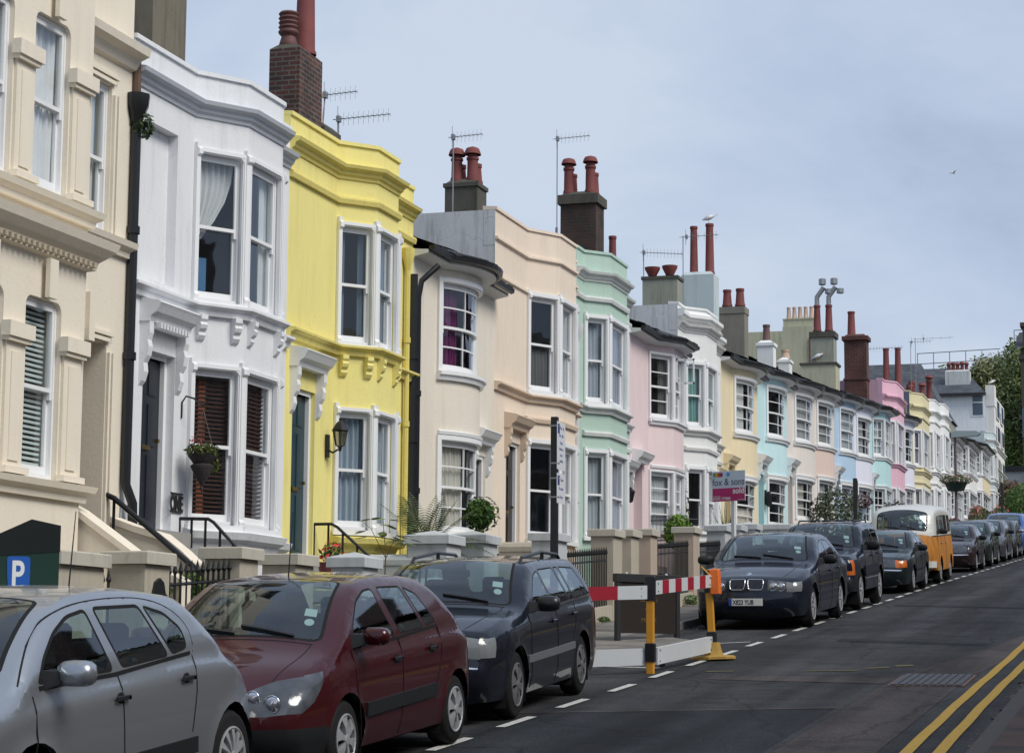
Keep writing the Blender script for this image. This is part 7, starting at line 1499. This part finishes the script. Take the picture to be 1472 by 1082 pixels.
text('letter', 'P', .27, PRW, o, Matrix.Translation((-.15, -.1475, 1.3)) @ Matrix.Rotation(R(90), 4, 'X'), bold=.006, sx=.85, ext=.0015)
# --- litter
mb = MB(); mb.lathe([(0, -.03), (.03, -.02), (.035, .02), (.0, .03)], (0, 0, .03), axis='x', n=7); o = mb.build('litter', plain('crumpled_paper', (.6, .6, .6), .8)); o.location = (-1.32, 22.4, gz(22.4)+.11); tag(o, 'small crumpled white litter on the right hand kerb', 'litter')

# ================================================================ plants
LGR = leafmat('mid_green_leaf', (.05, .11, .025)); LDK = leafmat('dark_green_leaf', (.02, .05, .018)); LBR = leafmat('bright_green_leaf', (.1, .2, .03)); LOL = leafmat('olive_leaf', (.07, .085, .04)); STEM = plain('woody_stem', (.09, .06, .04), .9)
def hang(x, y, zr): return (x, y, gz(y)+zr)
# cone basket on a scrolled bracket by the blue-white door
hb = thing('hanging_basket', 'dark cone shaped basket hanging from a scrolled iron bracket on the pale blue white house', 'hanging basket', (-10.42, 21.98, gz(22)+2.62))
mb = MB(); mb.lathe([(0, -.42), (.012, -.4), (.02, -.37), (.012, -.35), (.07, -.25), (.13, -.14), (.13, -.12), (.1, -.1), (.16, -.02), (.17, .0), (.1, .0)], (0, 0, 0), n=14); mb.build('basket', plain('woven_wicker', (.035, .03, .03), .9, var=.5, scale=40, bump=.8), hb, smooth=True, angle=40)
mb = MB(); leaves(mb, (0, 0, .05), (.2, .2, .09), 330, .03); leaves(mb, (.1, .12, -.1), (.06, .06, .12), 70, .03); mb.build('foliage', leafmat('basket_leaf2', (.06, .085, .02)), hb); mb = MB(); leaves(mb, (-.06, -.05, .15), (.09, .09, .05), 14, .02); mb.build('flowers', plain('red_petals', (.5, .05, .08), .7), hb)
mb = MB(); [mb.tube([(.15*math.cos(t), .15*math.sin(t), 0), (0, 0, .5)], .004, 4) for t in (0, 2.1, 4.2)]; mb.build('chain', BLACK, hb)
mb = MB(); pts = [(-.27, 0, .42), (-.27, 0, .6), (-.22, 0, .67), (-.12, 0, .64), (-.02, 0, .56), (.04, 0, .58), (.05, 0, .64), (.0, 0, .65)]; mb.tube(pts, .011, 6); mb.build('bracket', BLACK, hb)
# house number letters on the wall
mb = MB(); o = thing('house_sign', 'black openwork ONE name plate by the blue white front door', 'house sign', (-10.69, 21.75, gz(21.9)+1.98)); mb.box(0, .012, 0, .3, 0, .02); mb.box(0, .012, 0, .3, .2, .22); mb.build('frame', BLACK, o)
text('lettering', 'ONE', .24, BLACK, o, Matrix.Translation((.002, .005, .02)) @ Matrix(((0, 0, 1, 0), (1, 0, 0, 0), (0, 1, 0, 0), (0, 0, 0, 1))), sx=.62, bold=.006, ext=.006)
def bush(name, label, cat, x, y, zr, rad, n, size, mat, trunk=None, fl=None, flmat=None, group=None, potm=None):
    t = thing(name, label, cat, hang(x, y, zr), group=group); mb = MB(); leaves(mb, (0, 0, rad[2]*.9+(trunk or 0)), rad, n, size); mb.build('foliage', mat, t)
    mb = MB(); mb.tube([(0, 0, -.3), (.02, .01, (trunk or 0)+rad[2]*.6)], [.025, .012], 6)
    for k in range(6): a = k*1.1; mb.tube([(.01, 0, (trunk or 0)+.02), (rad[0]*.6*math.cos(a), rad[1]*.6*math.sin(a), (trunk or 0)+rad[2]*.9)], [.012, .004], 5)
    mb.build('stem', STEM, t)
    if fl: mb = MB(); leaves(mb, (0, 0, rad[2]*.95+(trunk or 0)), tuple(r*1.03 for r in rad), fl, size*.9, .92); mb.build('flowers', flmat, t)
    if potm: mb = MB(); mb.lathe([(.1, -.28), (.17, -.02), (.18, 0), (.14, 0)], (0, 0, 0), n=12); mb.build('plant_pot', potm, t)
    return t
def fronds(name, label, cat, x, y, zr, n, ln, mat, droop=.9, leafw=.012, group=None, sword=False, up=1.0):
    t = thing(name, label, cat, hang(x, y, zr), group=group); mb = MB(); st = MB()
    for k in range(n):
        a = k*2.4+random.uniform(-.3, .3); e = random.uniform(.35, 1.25)*up; l = ln*random.uniform(.75, 1.1); p = Vector((0, 0, .02)); d = Vector((math.cos(a)*math.cos(e), math.sin(a)*math.cos(e), math.sin(e))); pts = [p.copy()]
        m_ = 12
        for i in range(m_): p = p+d*l/m_; d.z -= droop/m_*(1.3-math.sin(e)); d.normalize(); pts.append(p.copy())
        if sword:
            s = Vector((-math.sin(a), math.cos(a), 0)); 
            for i in range(m_): w0, w1 = leafw*(1-i/m_)+.002, leafw*(1-(i+1)/m_)+.001; mb.add([pts[i]-s*w0, pts[i]+s*w0, pts[i+1]+s*w1, pts[i+1]-s*w1], [(0, 1, 2, 3)])
        else:
            st.tube(pts, [.008*(1-i/(m_+2)) for i in range(m_+1)], 4)
            for i in range(2, m_*4, 2):
                f = i/(m_*4)*m_; j = min(int(f), m_-1); q = pts[j].lerp(pts[j+1], f-j); dd = (pts[j+1]-pts[j]).normalized(); s = dd.cross(Vector((0, 0, 1))).normalized(); ll = l*.26*math.sin(math.pi*min(.97, .2+.8*i/(m_*4)))
                for sg in (-1, 1): tip = q+s*sg*ll*.85+dd*ll*.55-Vector((0, 0, ll*.25)); mid = q.lerp(tip, .4)+Vector((0, 0, .01)); w_ = dd*leafw; mb.add([q, mid+w_, tip, mid-w_], [(0, 1, 2, 3)])
    mb.build('fronds', mat, t); 
    if st.v: st.build('stalks', plain('palm_stalk', (.1, .12, .04), .7), t)
    return t
fronds('palm_plant', 'small palm with arching grey green feathery fronds behind the pair of pale grey pillars', 'palm', -9.75, 27.65, 1.4, 19, 1.0, leafmat('palm_leaf', (.07, .11, .05)), 1.3, .0085)
tp = thing('ball_tree', 'clipped ball shaped bay tree on a thin stem beside the palm', 'small tree', hang(-9.35, 28.75, 1.2)); mb = MB(); leaves(mb, (0, 0, .72), (.2, .2, .21), 1500, .038, .4); leaves(mb, (.02, 0, .72), (.25, .25, .25), 170, .04, .95); mb.build('crown', leafmat('bay_leaf', (.035, .085, .015)), tp); mb = MB(); mb.tube([(0, 0, -.6), (.015, 0, .2), (0, .01, .6)], .014, 6); [mb.tube([(0, 0, .42), (.12*math.cos(a), .12*math.sin(a), .62)], .006, 4) for a in (0, 1.3, 2.6, 4, 5.2)]; mb.build('trunk', STEM, tp)
# young magnolia-like shrub by the yellow house
t = thing('sapling', 'thin sapling with a few large round leaves in front of the yellow bay', 'sapling', hang(-9.55, 25.5, 1.05)); mb = MB(); mb.tube([(0, 0, -.4), (.02, 0, .4), (-.03, .02, .8)], [.012, .006, .004], 5); mb.tube([(0.01, 0, .3), (.14, .05, .62)], [.006, .004], 5); mb.tube([(.01, 0, .35), (-.18, .0, .7), (-.28, 0, .78)], [.006, .004, .003], 5); mb.build('stem', STEM, t)
mb = MB(); random.seed(11)
for k in range(26):
    a = random.uniform(0, 6.28); r = random.uniform(.03, .36); p = Vector((r*math.cos(a)*1.0, r*.7*math.sin(a), .74+random.uniform(-.14, .17)-r*.25)); d = Vector((math.cos(a), math.sin(a), random.uniform(-.4, .1))).normalized(); s = d.cross(Vector((0, 0, 1))).normalized(); l = .115
    mb.add([p, p+d*l*.4+s*l*.45, p+d*l*1.1+s*l*.4, p+d*l*1.5, p+d*l*1.1-s*l*.4, p+d*l*.4-s*l*.45], [(0, 1, 2, 3, 4, 5)])
mb.build('leaves', leafmat('sapling_leaf', (.13, .19, .045), .3), t)
bush('flower_pot_plant', 'potted red geraniums on the step of the yellow house', 'potted plant', -9.9, 24.6, 1.35, (.14, .14, .13), 90, .04, LGR, fl=34, flmat=plain('coral_petals', (.65, .06, .07), .7), potm=TERRA)
hd = thing('hedge', 'low bright green shrub behind the spear railings', 'hedge', hang(-9.42, 19.4, .2)); mb = MB(); leaves(mb, (0, .1, .85), (.2, .75, .36), 3200, .03, .3); mb.build('foliage', leafmat('fern_leaf', (.06, .13, .015)), hd); mb = MB(); [mb.tube([(0, y, 0), (random.uniform(-.1, .1), y*1.4, .9)], .008, 4) for y in (-.4, -.2, 0, .2, .4, .6)]; mb.build('stem', STEM, hd)
bush('shrub', 'bright green leafy shrub behind the tan pillar in front of the ornate white house', 'shrub', -9.9, 43.8, 1.15, (.3, .42, .38), 900, .06, LBR)
bush('shrub', 'small tuft of weeds at the foot of the tan pillar', 'weeds', -9.0, 40.9, .13, (.15, .3, .1), 250, .03, LGR); bush('shrub', 'weeds growing at the foot of the beige pillars behind the dark board', 'weeds', -9.0, 34.3, .13, (.07, .3, .05), 160, .025, LGR)
fronds('cordyline', 'spiky green cordyline between the tan pillar and the sale board post', 'spiky plant', -9.6, 47.2, 1.2, 34, .95, leafmat('spike_leaf', (.06, .1, .03)), .7, .018, sword=True, up=1.15)
mb = MB(); cl = thing('climbing_plant', 'wispy climbing plant on the drainpipe of the ornate white house', 'climber', (-10.6, 47.4, gz(47.4)+1.5)); leaves(mb, (.0, 0, .6), (.15, .2, .7), 120, .05, .2); mb.build('foliage', LOL, cl); mb = MB(); mb.tube([(0, 0, -.3), (.05, .05, .5), (0, .1, 1.3)], .006, 4); mb.build('stem', STEM, cl)
fronds('cordyline', 'dark purple spiky plant behind the wide grey pillar before the turquoise house', 'spiky plant', -9.8, 57.0, 1.0, 40, .75, leafmat('purple_spike_leaf', (.03, .02, .03)), .5, .022, sword=True)
bush('small_tree', 'small grey green tree in front of the salmon bow house', 'small tree', -9.7, 64.0, .6, (.8, .95, .9), 1900, .065, leafmat('olive_grey_leaf', (.06, .085, .055)), trunk=.3)
bush('shrub', 'yellow tinged shrub low in front of the blue bow house', 'shrub', -9.6, 68.0, .6, (.7, 1.2, .45), 1300, .07, leafmat('yellow_green_leaf', (.13, .13, .03)))
bush('shrub', 'dark green shrub in front of the lilac white bow', 'shrub', -9.5, 72.5, .5, (.6, 1.6, .55), 1600, .07, LDK)
bush('hanging_planter', 'pale blue pot of purple flowers hung before the cornflower blue house', 'planter', -9.9, 70.8, 1.95, (.4, .4, .25), 420, .05, leafmat('purple_green', (.09, .06, .08)), potm=plain('pale_blue_pot', (.3, .4, .5), .6))
FLR = plain('crimson_petals', (.42, .01, .06), .7); FLP = plain('purple_petals', (.12, .04, .16), .7)
bush('shrub', 'tangled shrub with purple blossom in front of the aqua house', 'shrub', -9.7, 78.5, .5, (.7, 1.8, .9), 1500, .08, LOL, fl=60, flmat=FLP)
for i, (y, c_, l_) in enumerate(((83.5, FLP, 'window box of dark purple flowers below the bright pink house'), (86.5, FLR, 'crimson flowers spilling over the wall, nearest the camper van roof'), (89.5, FLR, 'red flowering shrub in front of the lilac cottage windows'), (97.5, plain('dusky_petals', (.2, .05, .1), .7), 'small pot of dusky red flowers before the plain white parapet house'))):
    bush('flowering_shrub', l_, 'flowering shrub', -9.5, y, .9, (.35, 1.3 if i < 3 else .4, .3), 600, .08, LDK, fl=210, flmat=c_)
for i, y in enumerate((109, 116, 123)): bush('flowering_shrub', ('rose bush with pale red blooms before the square paned bays, nearest of three', 'middle rose bush before the square paned bays', 'farthest rose bush by the end building')[i], 'rose bush', -9.4, y, .6, (.5, 2.4, .75-.15*(i == 1)), 1100, .1, LOL, fl=70, flmat=plain('rose_petals', (.6, .1, .12), .7))
# gap at the end: palms, bushes, garden wall, trees on the bank, the next dark building
for i, (x, y, ln) in enumerate(((-9.3, 138, 2.6), (-8.6, 144, 2.4))): fronds('palm_plant', ('broad palm clump at the end of the terrace by the white end wall', 'second palm clump right of the first, at the right edge')[i], 'palm', x, y, 1.5, 26, ln, leafmat('far_palm_leaf', (.08, .14, .03)), 1.4, .05)
bush('shrub', 'large rounded green shrub below the palms at the right edge', 'shrub', -8.7, 133, .3, (1.4, 4.5, 1.6), 3500, .13, LGR); bush('shrub', 'brownish bush left of the palms against the end building', 'shrub', -9.6, 134, 1.0, (1.0, 1.8, 1.4), 1400, .12, leafmat('brown_leaf', (.1, .06, .04)))
gw = thing('retaining_wall', 'grey and cream garden wall with dark coping beyond the end building', 'wall', (-11.5, 150, gz(150))); mb = MB(); mb.box(-.5, 2.2, 0, .4, -1, 4.4); mb.build('wall_panel', plain('grey_wall', (.28, .29, .3), .9, var=.2), gw); mb = MB(); mb.prism([(2.2, -1), (2.2, 6.5), (2.9, 4.0), (3.6, 3.4), (3.6, -1)], -.3, .5, 'y'); mb.build('ramp_wall', CR3, gw); mb = MB(); mb.box(-.7, 2.2, -.1, .5, 4.4, 4.75); mb.build('coping', BLACK, gw)
mb = MB(); mb.bbox(1.6, 2.5, -1.2, -.6, 6.6, 8.6, .03); mb.tube([(2.2, -.9, -1), (2.2, -.9, 6.7)], .06, 6); o = mb.build('water_tank', plain('blue_grey_tank', (.07, .11, .16), .5)); o.location = (-11.5, 151, gz(151)); tag(o, 'blue grey box like tank beside the dark stone building', 'tank')
db = thing('dark_stone_building', 'narrow slice of a dark brown stone building with tall chimney at the right edge', 'building', (-10.0, 152, gz(152))); DST = plain('sooty_stone', (.075, .065, .055), .9, var=.3, scale=2, bump=.3)
mb = MB(); mb.box(-.05, 4, 0, 12, -2, 13.0); mb.box(-.2, 4.0, -.1, 12, 12.2, 12.5); mb.box(-.25, 4.0, -.1, 12, 8.0, 8.3); mb.build('wall', DST, db); mb = MB(); mb.add([(-.5, -.3, 13), (4.3, -.3, 13), (4.3, 6, 15), (-.5, 6, 15)], [(0, 1, 2, 3)]); mb.build('roof', SLATE, db)
mb = MB(); mb.box(.1, 1.2, .2, 1.3, 12.9, 14.5); ch = mb.build('chimney', DST, db); mb = MB(); mb.box(-.05, 1.35, .05, 1.45, 14.51, 14.8); mb.build('chimney_cap', DST, ch); mb = MB(); pot(mb, .4, .7, 14.8, .9, .17); pot(mb, .9, .7, 14.8, .9, .17); mb.build('chimney_pot', TERRAP, ch, smooth=True)
def tree(label, x, y, z, rad, n, size, mat, hgt):
    t = thing('tree', label, 'tree', (x, y, z), group='trees on the bank beyond the terrace'); mb = MB(); mb.tube([(0, 0, -1), (.2, .1, hgt*.5), (0, .2, hgt)], [.35, .22, .1], 8)
    for k in range(9): a = k*.8; mb.tube([(.1, 0, hgt*.4+k*.1), (rad[0]*.35*math.cos(a), rad[1]*.35*math.sin(a), hgt*.8), (rad[0]*.75*math.cos(a), rad[1]*.75*math.sin(a), hgt+rad[2]*.3*math.sin(k))], [.13, .08, .03], 5)
    mb.build('trunk', STEM, t); mb = MB()
    for k in range(40):
        d = Vector((random.gauss(0, 1), random.gauss(0, 1), random.gauss(0, 1))).normalized(); q = random.uniform(.15, .8); r = random.uniform(.25, .45); c_ = (d.x*rad[0]*q, d.y*rad[1]*q, hgt+d.z*rad[2]*q); leaves(mb, c_, (rad[0]*r, rad[1]*r, rad[2]*r*.85), n//24, size, .25)
    mb.build('crown', mat, t); return t
TA = leafmat('tree_leaf_dark', (.16, .21, .085), .22); TB = leafmat('tree_leaf_brown', (.17, .19, .085), .22); TC = leafmat('tree_leaf_light', (.16, .24, .06), .25)
tree('dark leafy tree at the left of the bank, its crown just above the slate roof', -17.0, 168, 13.4, (3.6, 4, 4.8), 9000, .19, TA, 7.0)
tree('tallest brownish green tree in the middle of the bank', -14.2, 172, 14, (3.4, 4, 5.4), 11000, .19, TB, 8.2)
tree('dark green tree on the bank next to the dark stone building', -11.2, 166, 12, (3.2, 3.4, 6.0), 9500, .18, TA, 8.6)
tree('lighter yellow green tree low on the bank above the grey wall', -11.6, 158, 11, (1.9, 2.4, 4.0), 3600, .16, TC, 4.6)
tree('dark shady tree low behind the grey wall', -12.2, 160, 10, (2.6, 2.4, 3.4), 3600, .17, LDK, 3.2)
# pale building with rooftop railing on the hilltop
hb_ = thing('hilltop_building', 'pale flat roofed building with rooftop railings high behind the trees', 'building', (-23, 205, 0)); PALE = plain('pale_blue_render', (.6, .68, .72), .8, var=.1)
mb = MB(); mb.box(0, 6.5, 0, 8, 18, 29.2); mb.box(-.2, 6.7, -.2, 8, 29.2, 29.4); mb.box(8.6, 11, 0, 8, 20, 31.4); mb.box(8.5, 11.1, -.1, 8, 31.4, 31.6); mb.build('wall', PALE, hb_)
mb = MB()
for z in (30.3, 31.3): mb.tube([(-.1, 0, z), (7.6, 0, z+.2)], .045, 5)
for i in range(6): mb.tube([(-.1+i*1.5, 0, 29.3), (-.1+i*1.5, 0, 31.35)], .045, 5)
for z in (32.4, 33.2): mb.tube([(8.9, 0, z), (11, 0, z)], .045, 5)
for x in (8.9, 10): mb.tube([(x, 0, 31.6), (x, 0, 33.2)], .045, 5)
mb.build('railing', METAL, hb_)
# ================================================================ gulls
def gull(x, y, z, label, fly=False, s=1.0, rz=0.6):
    t = thing('seagull', label, 'seagull', (x, y, z), (0, 0, rz)); GW = plain('white_feathers', (.75, .75, .75), .7); GG = plain('grey_feathers', (.35, .37, .4), .7)
    mb = MB(); mb.lathe([(.0, -.25*s), (.02*s, -.2*s), (.06*s, -.08*s), (.085*s, .04*s), (.07*s, .13*s), (.035*s, .19*s), (.04*s, .24*s), (.0, .29*s)], (0, 0, 0), axis='x', n=10)
    Mx = Matrix.Translation((0, 0, .17*s)) @ Matrix.Rotation(R(-22 if not fly else 0), 4, 'Y'); mb.xf(Mx); mb.build('body', GW, t, smooth=True)
    if not fly: mb = MB(); [mb.tube([(0, d, .12*s), (0, d, 0)], .006, 4) for d in (-.03, .03)]; mb.tube([(.27*s, 0, .29*s), (.33*s, 0, .27*s)], [.012, .004], 5); mb.build('legs', plain('yellow_beak', (.5, .3, .03), .6), t)
    mb = MB()
    if fly:
        for sg in (-1, 1): mb.add([(.07, sg*.06, .19), (.12, sg*.3, .3), (.0, sg*.66, .24), (-.06, sg*.3, .28), (-.08, sg*.06, .18)], [(0, 1, 2, 3, 4)]); mb.add([(.07, sg*.06, .175), (.12, sg*.3, .285), (.0, sg*.66, .235), (-.06, sg*.3, .265), (-.08, sg*.06, .165)], [(4, 3, 2, 1, 0)])
    else: mb.lathe([(.0, -.26*s), (.05*s, -.1*s), (.075*s, .02*s), (.0, .12*s)], (0, 0, .02*s), axis='x', n=8); mb.xf(Mx)
    mb.build('wings', GG, t, smooth=not fly); return t
gull(-11.8-.22, 57.0+.0, 13.9, 'gull perched on the taller of the two tall red chimney pots', s=.75, rz=.2); gull(-12.1, 75.85, 12.65, 'gull standing on the ledge of the greenish rendered chimney stack', s=.9, rz=0); gull(-10.6, 133.6, 19.0, 'gull perched on the corner of the tall end building', s=1.0); gull(-18, 190, 45, 'gull flying in the sky above the end of the terrace', True, s=1.2)

# ================================================================ unseen terrace on the camera's side of the street, added for shade and reflections
ot = thing('terrace', 'unseen brick and cream row on the near side, added for shade and reflections', 'terrace', (3.6, 0, 0))
OW = [brick((.16, .07, .05), (.22, .1, .07), (.2, .18, .15), name='stock_brickwork'), stucco((.45, .4, .32), .3, 50), stucco((.35, .33, .3), .3, 51)]; OG = plain('dark_pane', (.03, .04, .05), .06)
random.seed(21); y = -26.0; i = 0
while y < 150:
    w_ = 5.2; g = gz(y+w_/2); hh = 6.1+random.uniform(-.3, .4); P_ = Plan([(0, y+w_), (0, y)])
    mb = MB(); mb.box(0, 7, y+.01, y+w_-.01, g-1, g+hh); mb.add([(0, y+1.6, g-1), (-.45, y+2.1, g-1), (-.45, y+3.9, g-1), (0, y+4.4, g-1), (0, y+1.6, g+5.7), (-.45, y+2.1, g+5.7), (-.45, y+3.9, g+5.7), (0, y+4.4, g+5.7)], [(0, 1, 5, 4), (1, 2, 6, 5), (2, 3, 7, 6), (4, 5, 6, 7)]); mb.build('house_front', OW[i % 3], ot)
    mb = MB(); mb.add([(-.3, y, g+hh), (-.3, y+w_, g+hh), (3.5, y+w_, g+hh+1.5), (3.5, y, g+hh+1.5), (7.2, y, g+hh), (7.2, y+w_, g+hh)], [(0, 1, 2, 3), (3, 2, 5, 4)]); mb.build('roof', SLATE, ot)
    mb = MB(); mb.box(3.0, 3.9, y-.4, y+.4, g+hh, g+hh+2.6); mb.build('chimney', BRICKD, ot)
    for z0_, z1_ in ((1.3, 2.9), (3.9, 5.4)):
        mb = MB(); mb.box(-.47, -.451, y+2.3, y+3.7, g+z0_, g+z1_); o = mb.build('window', WHITE2, ot); mb = MB(); mb.box(-.48, -.471, y+2.4, y+3.6, g+z0_+.08, g+z1_-.08); mb.build('pane', OG, o)
    mb = MB(); mb.box(-.03, -.001, y+.4, y+1.3, g+.3, g+2.6); mb.build('door', plain('door_paint', (.05, .08, .1), .4), ot)
    y += w_; i += 1

# dead leaves and grit lying in the gutter and against the garden walls
mb = MB(); random.seed(5)
for _ in range(900):
    y = random.uniform(12, 60); x = random.choice([-7.72+abs(random.gauss(0, .09)), -8.97+abs(random.gauss(0, .06)), -1.58-abs(random.gauss(0, .08))]); z = gz(y)+(.14 if x < -7.9 else .012); s = random.uniform(.012, .032); a = random.uniform(0, 6.28)
    d = Vector((math.cos(a)*s, math.sin(a)*s, G*math.sin(a)*s)); e = Vector((-math.sin(a)*s*.5, math.cos(a)*s*.5, random.uniform(0, .01))); q = Vector((x, y, z)); mb.add([q-d, q+e, q+d, q-e], [(0, 1, 2, 3)])
o = mb.build('leaf_litter', leafmat('dry_leaf', (.09, .06, .03))); o['kind'] = 'stuff'
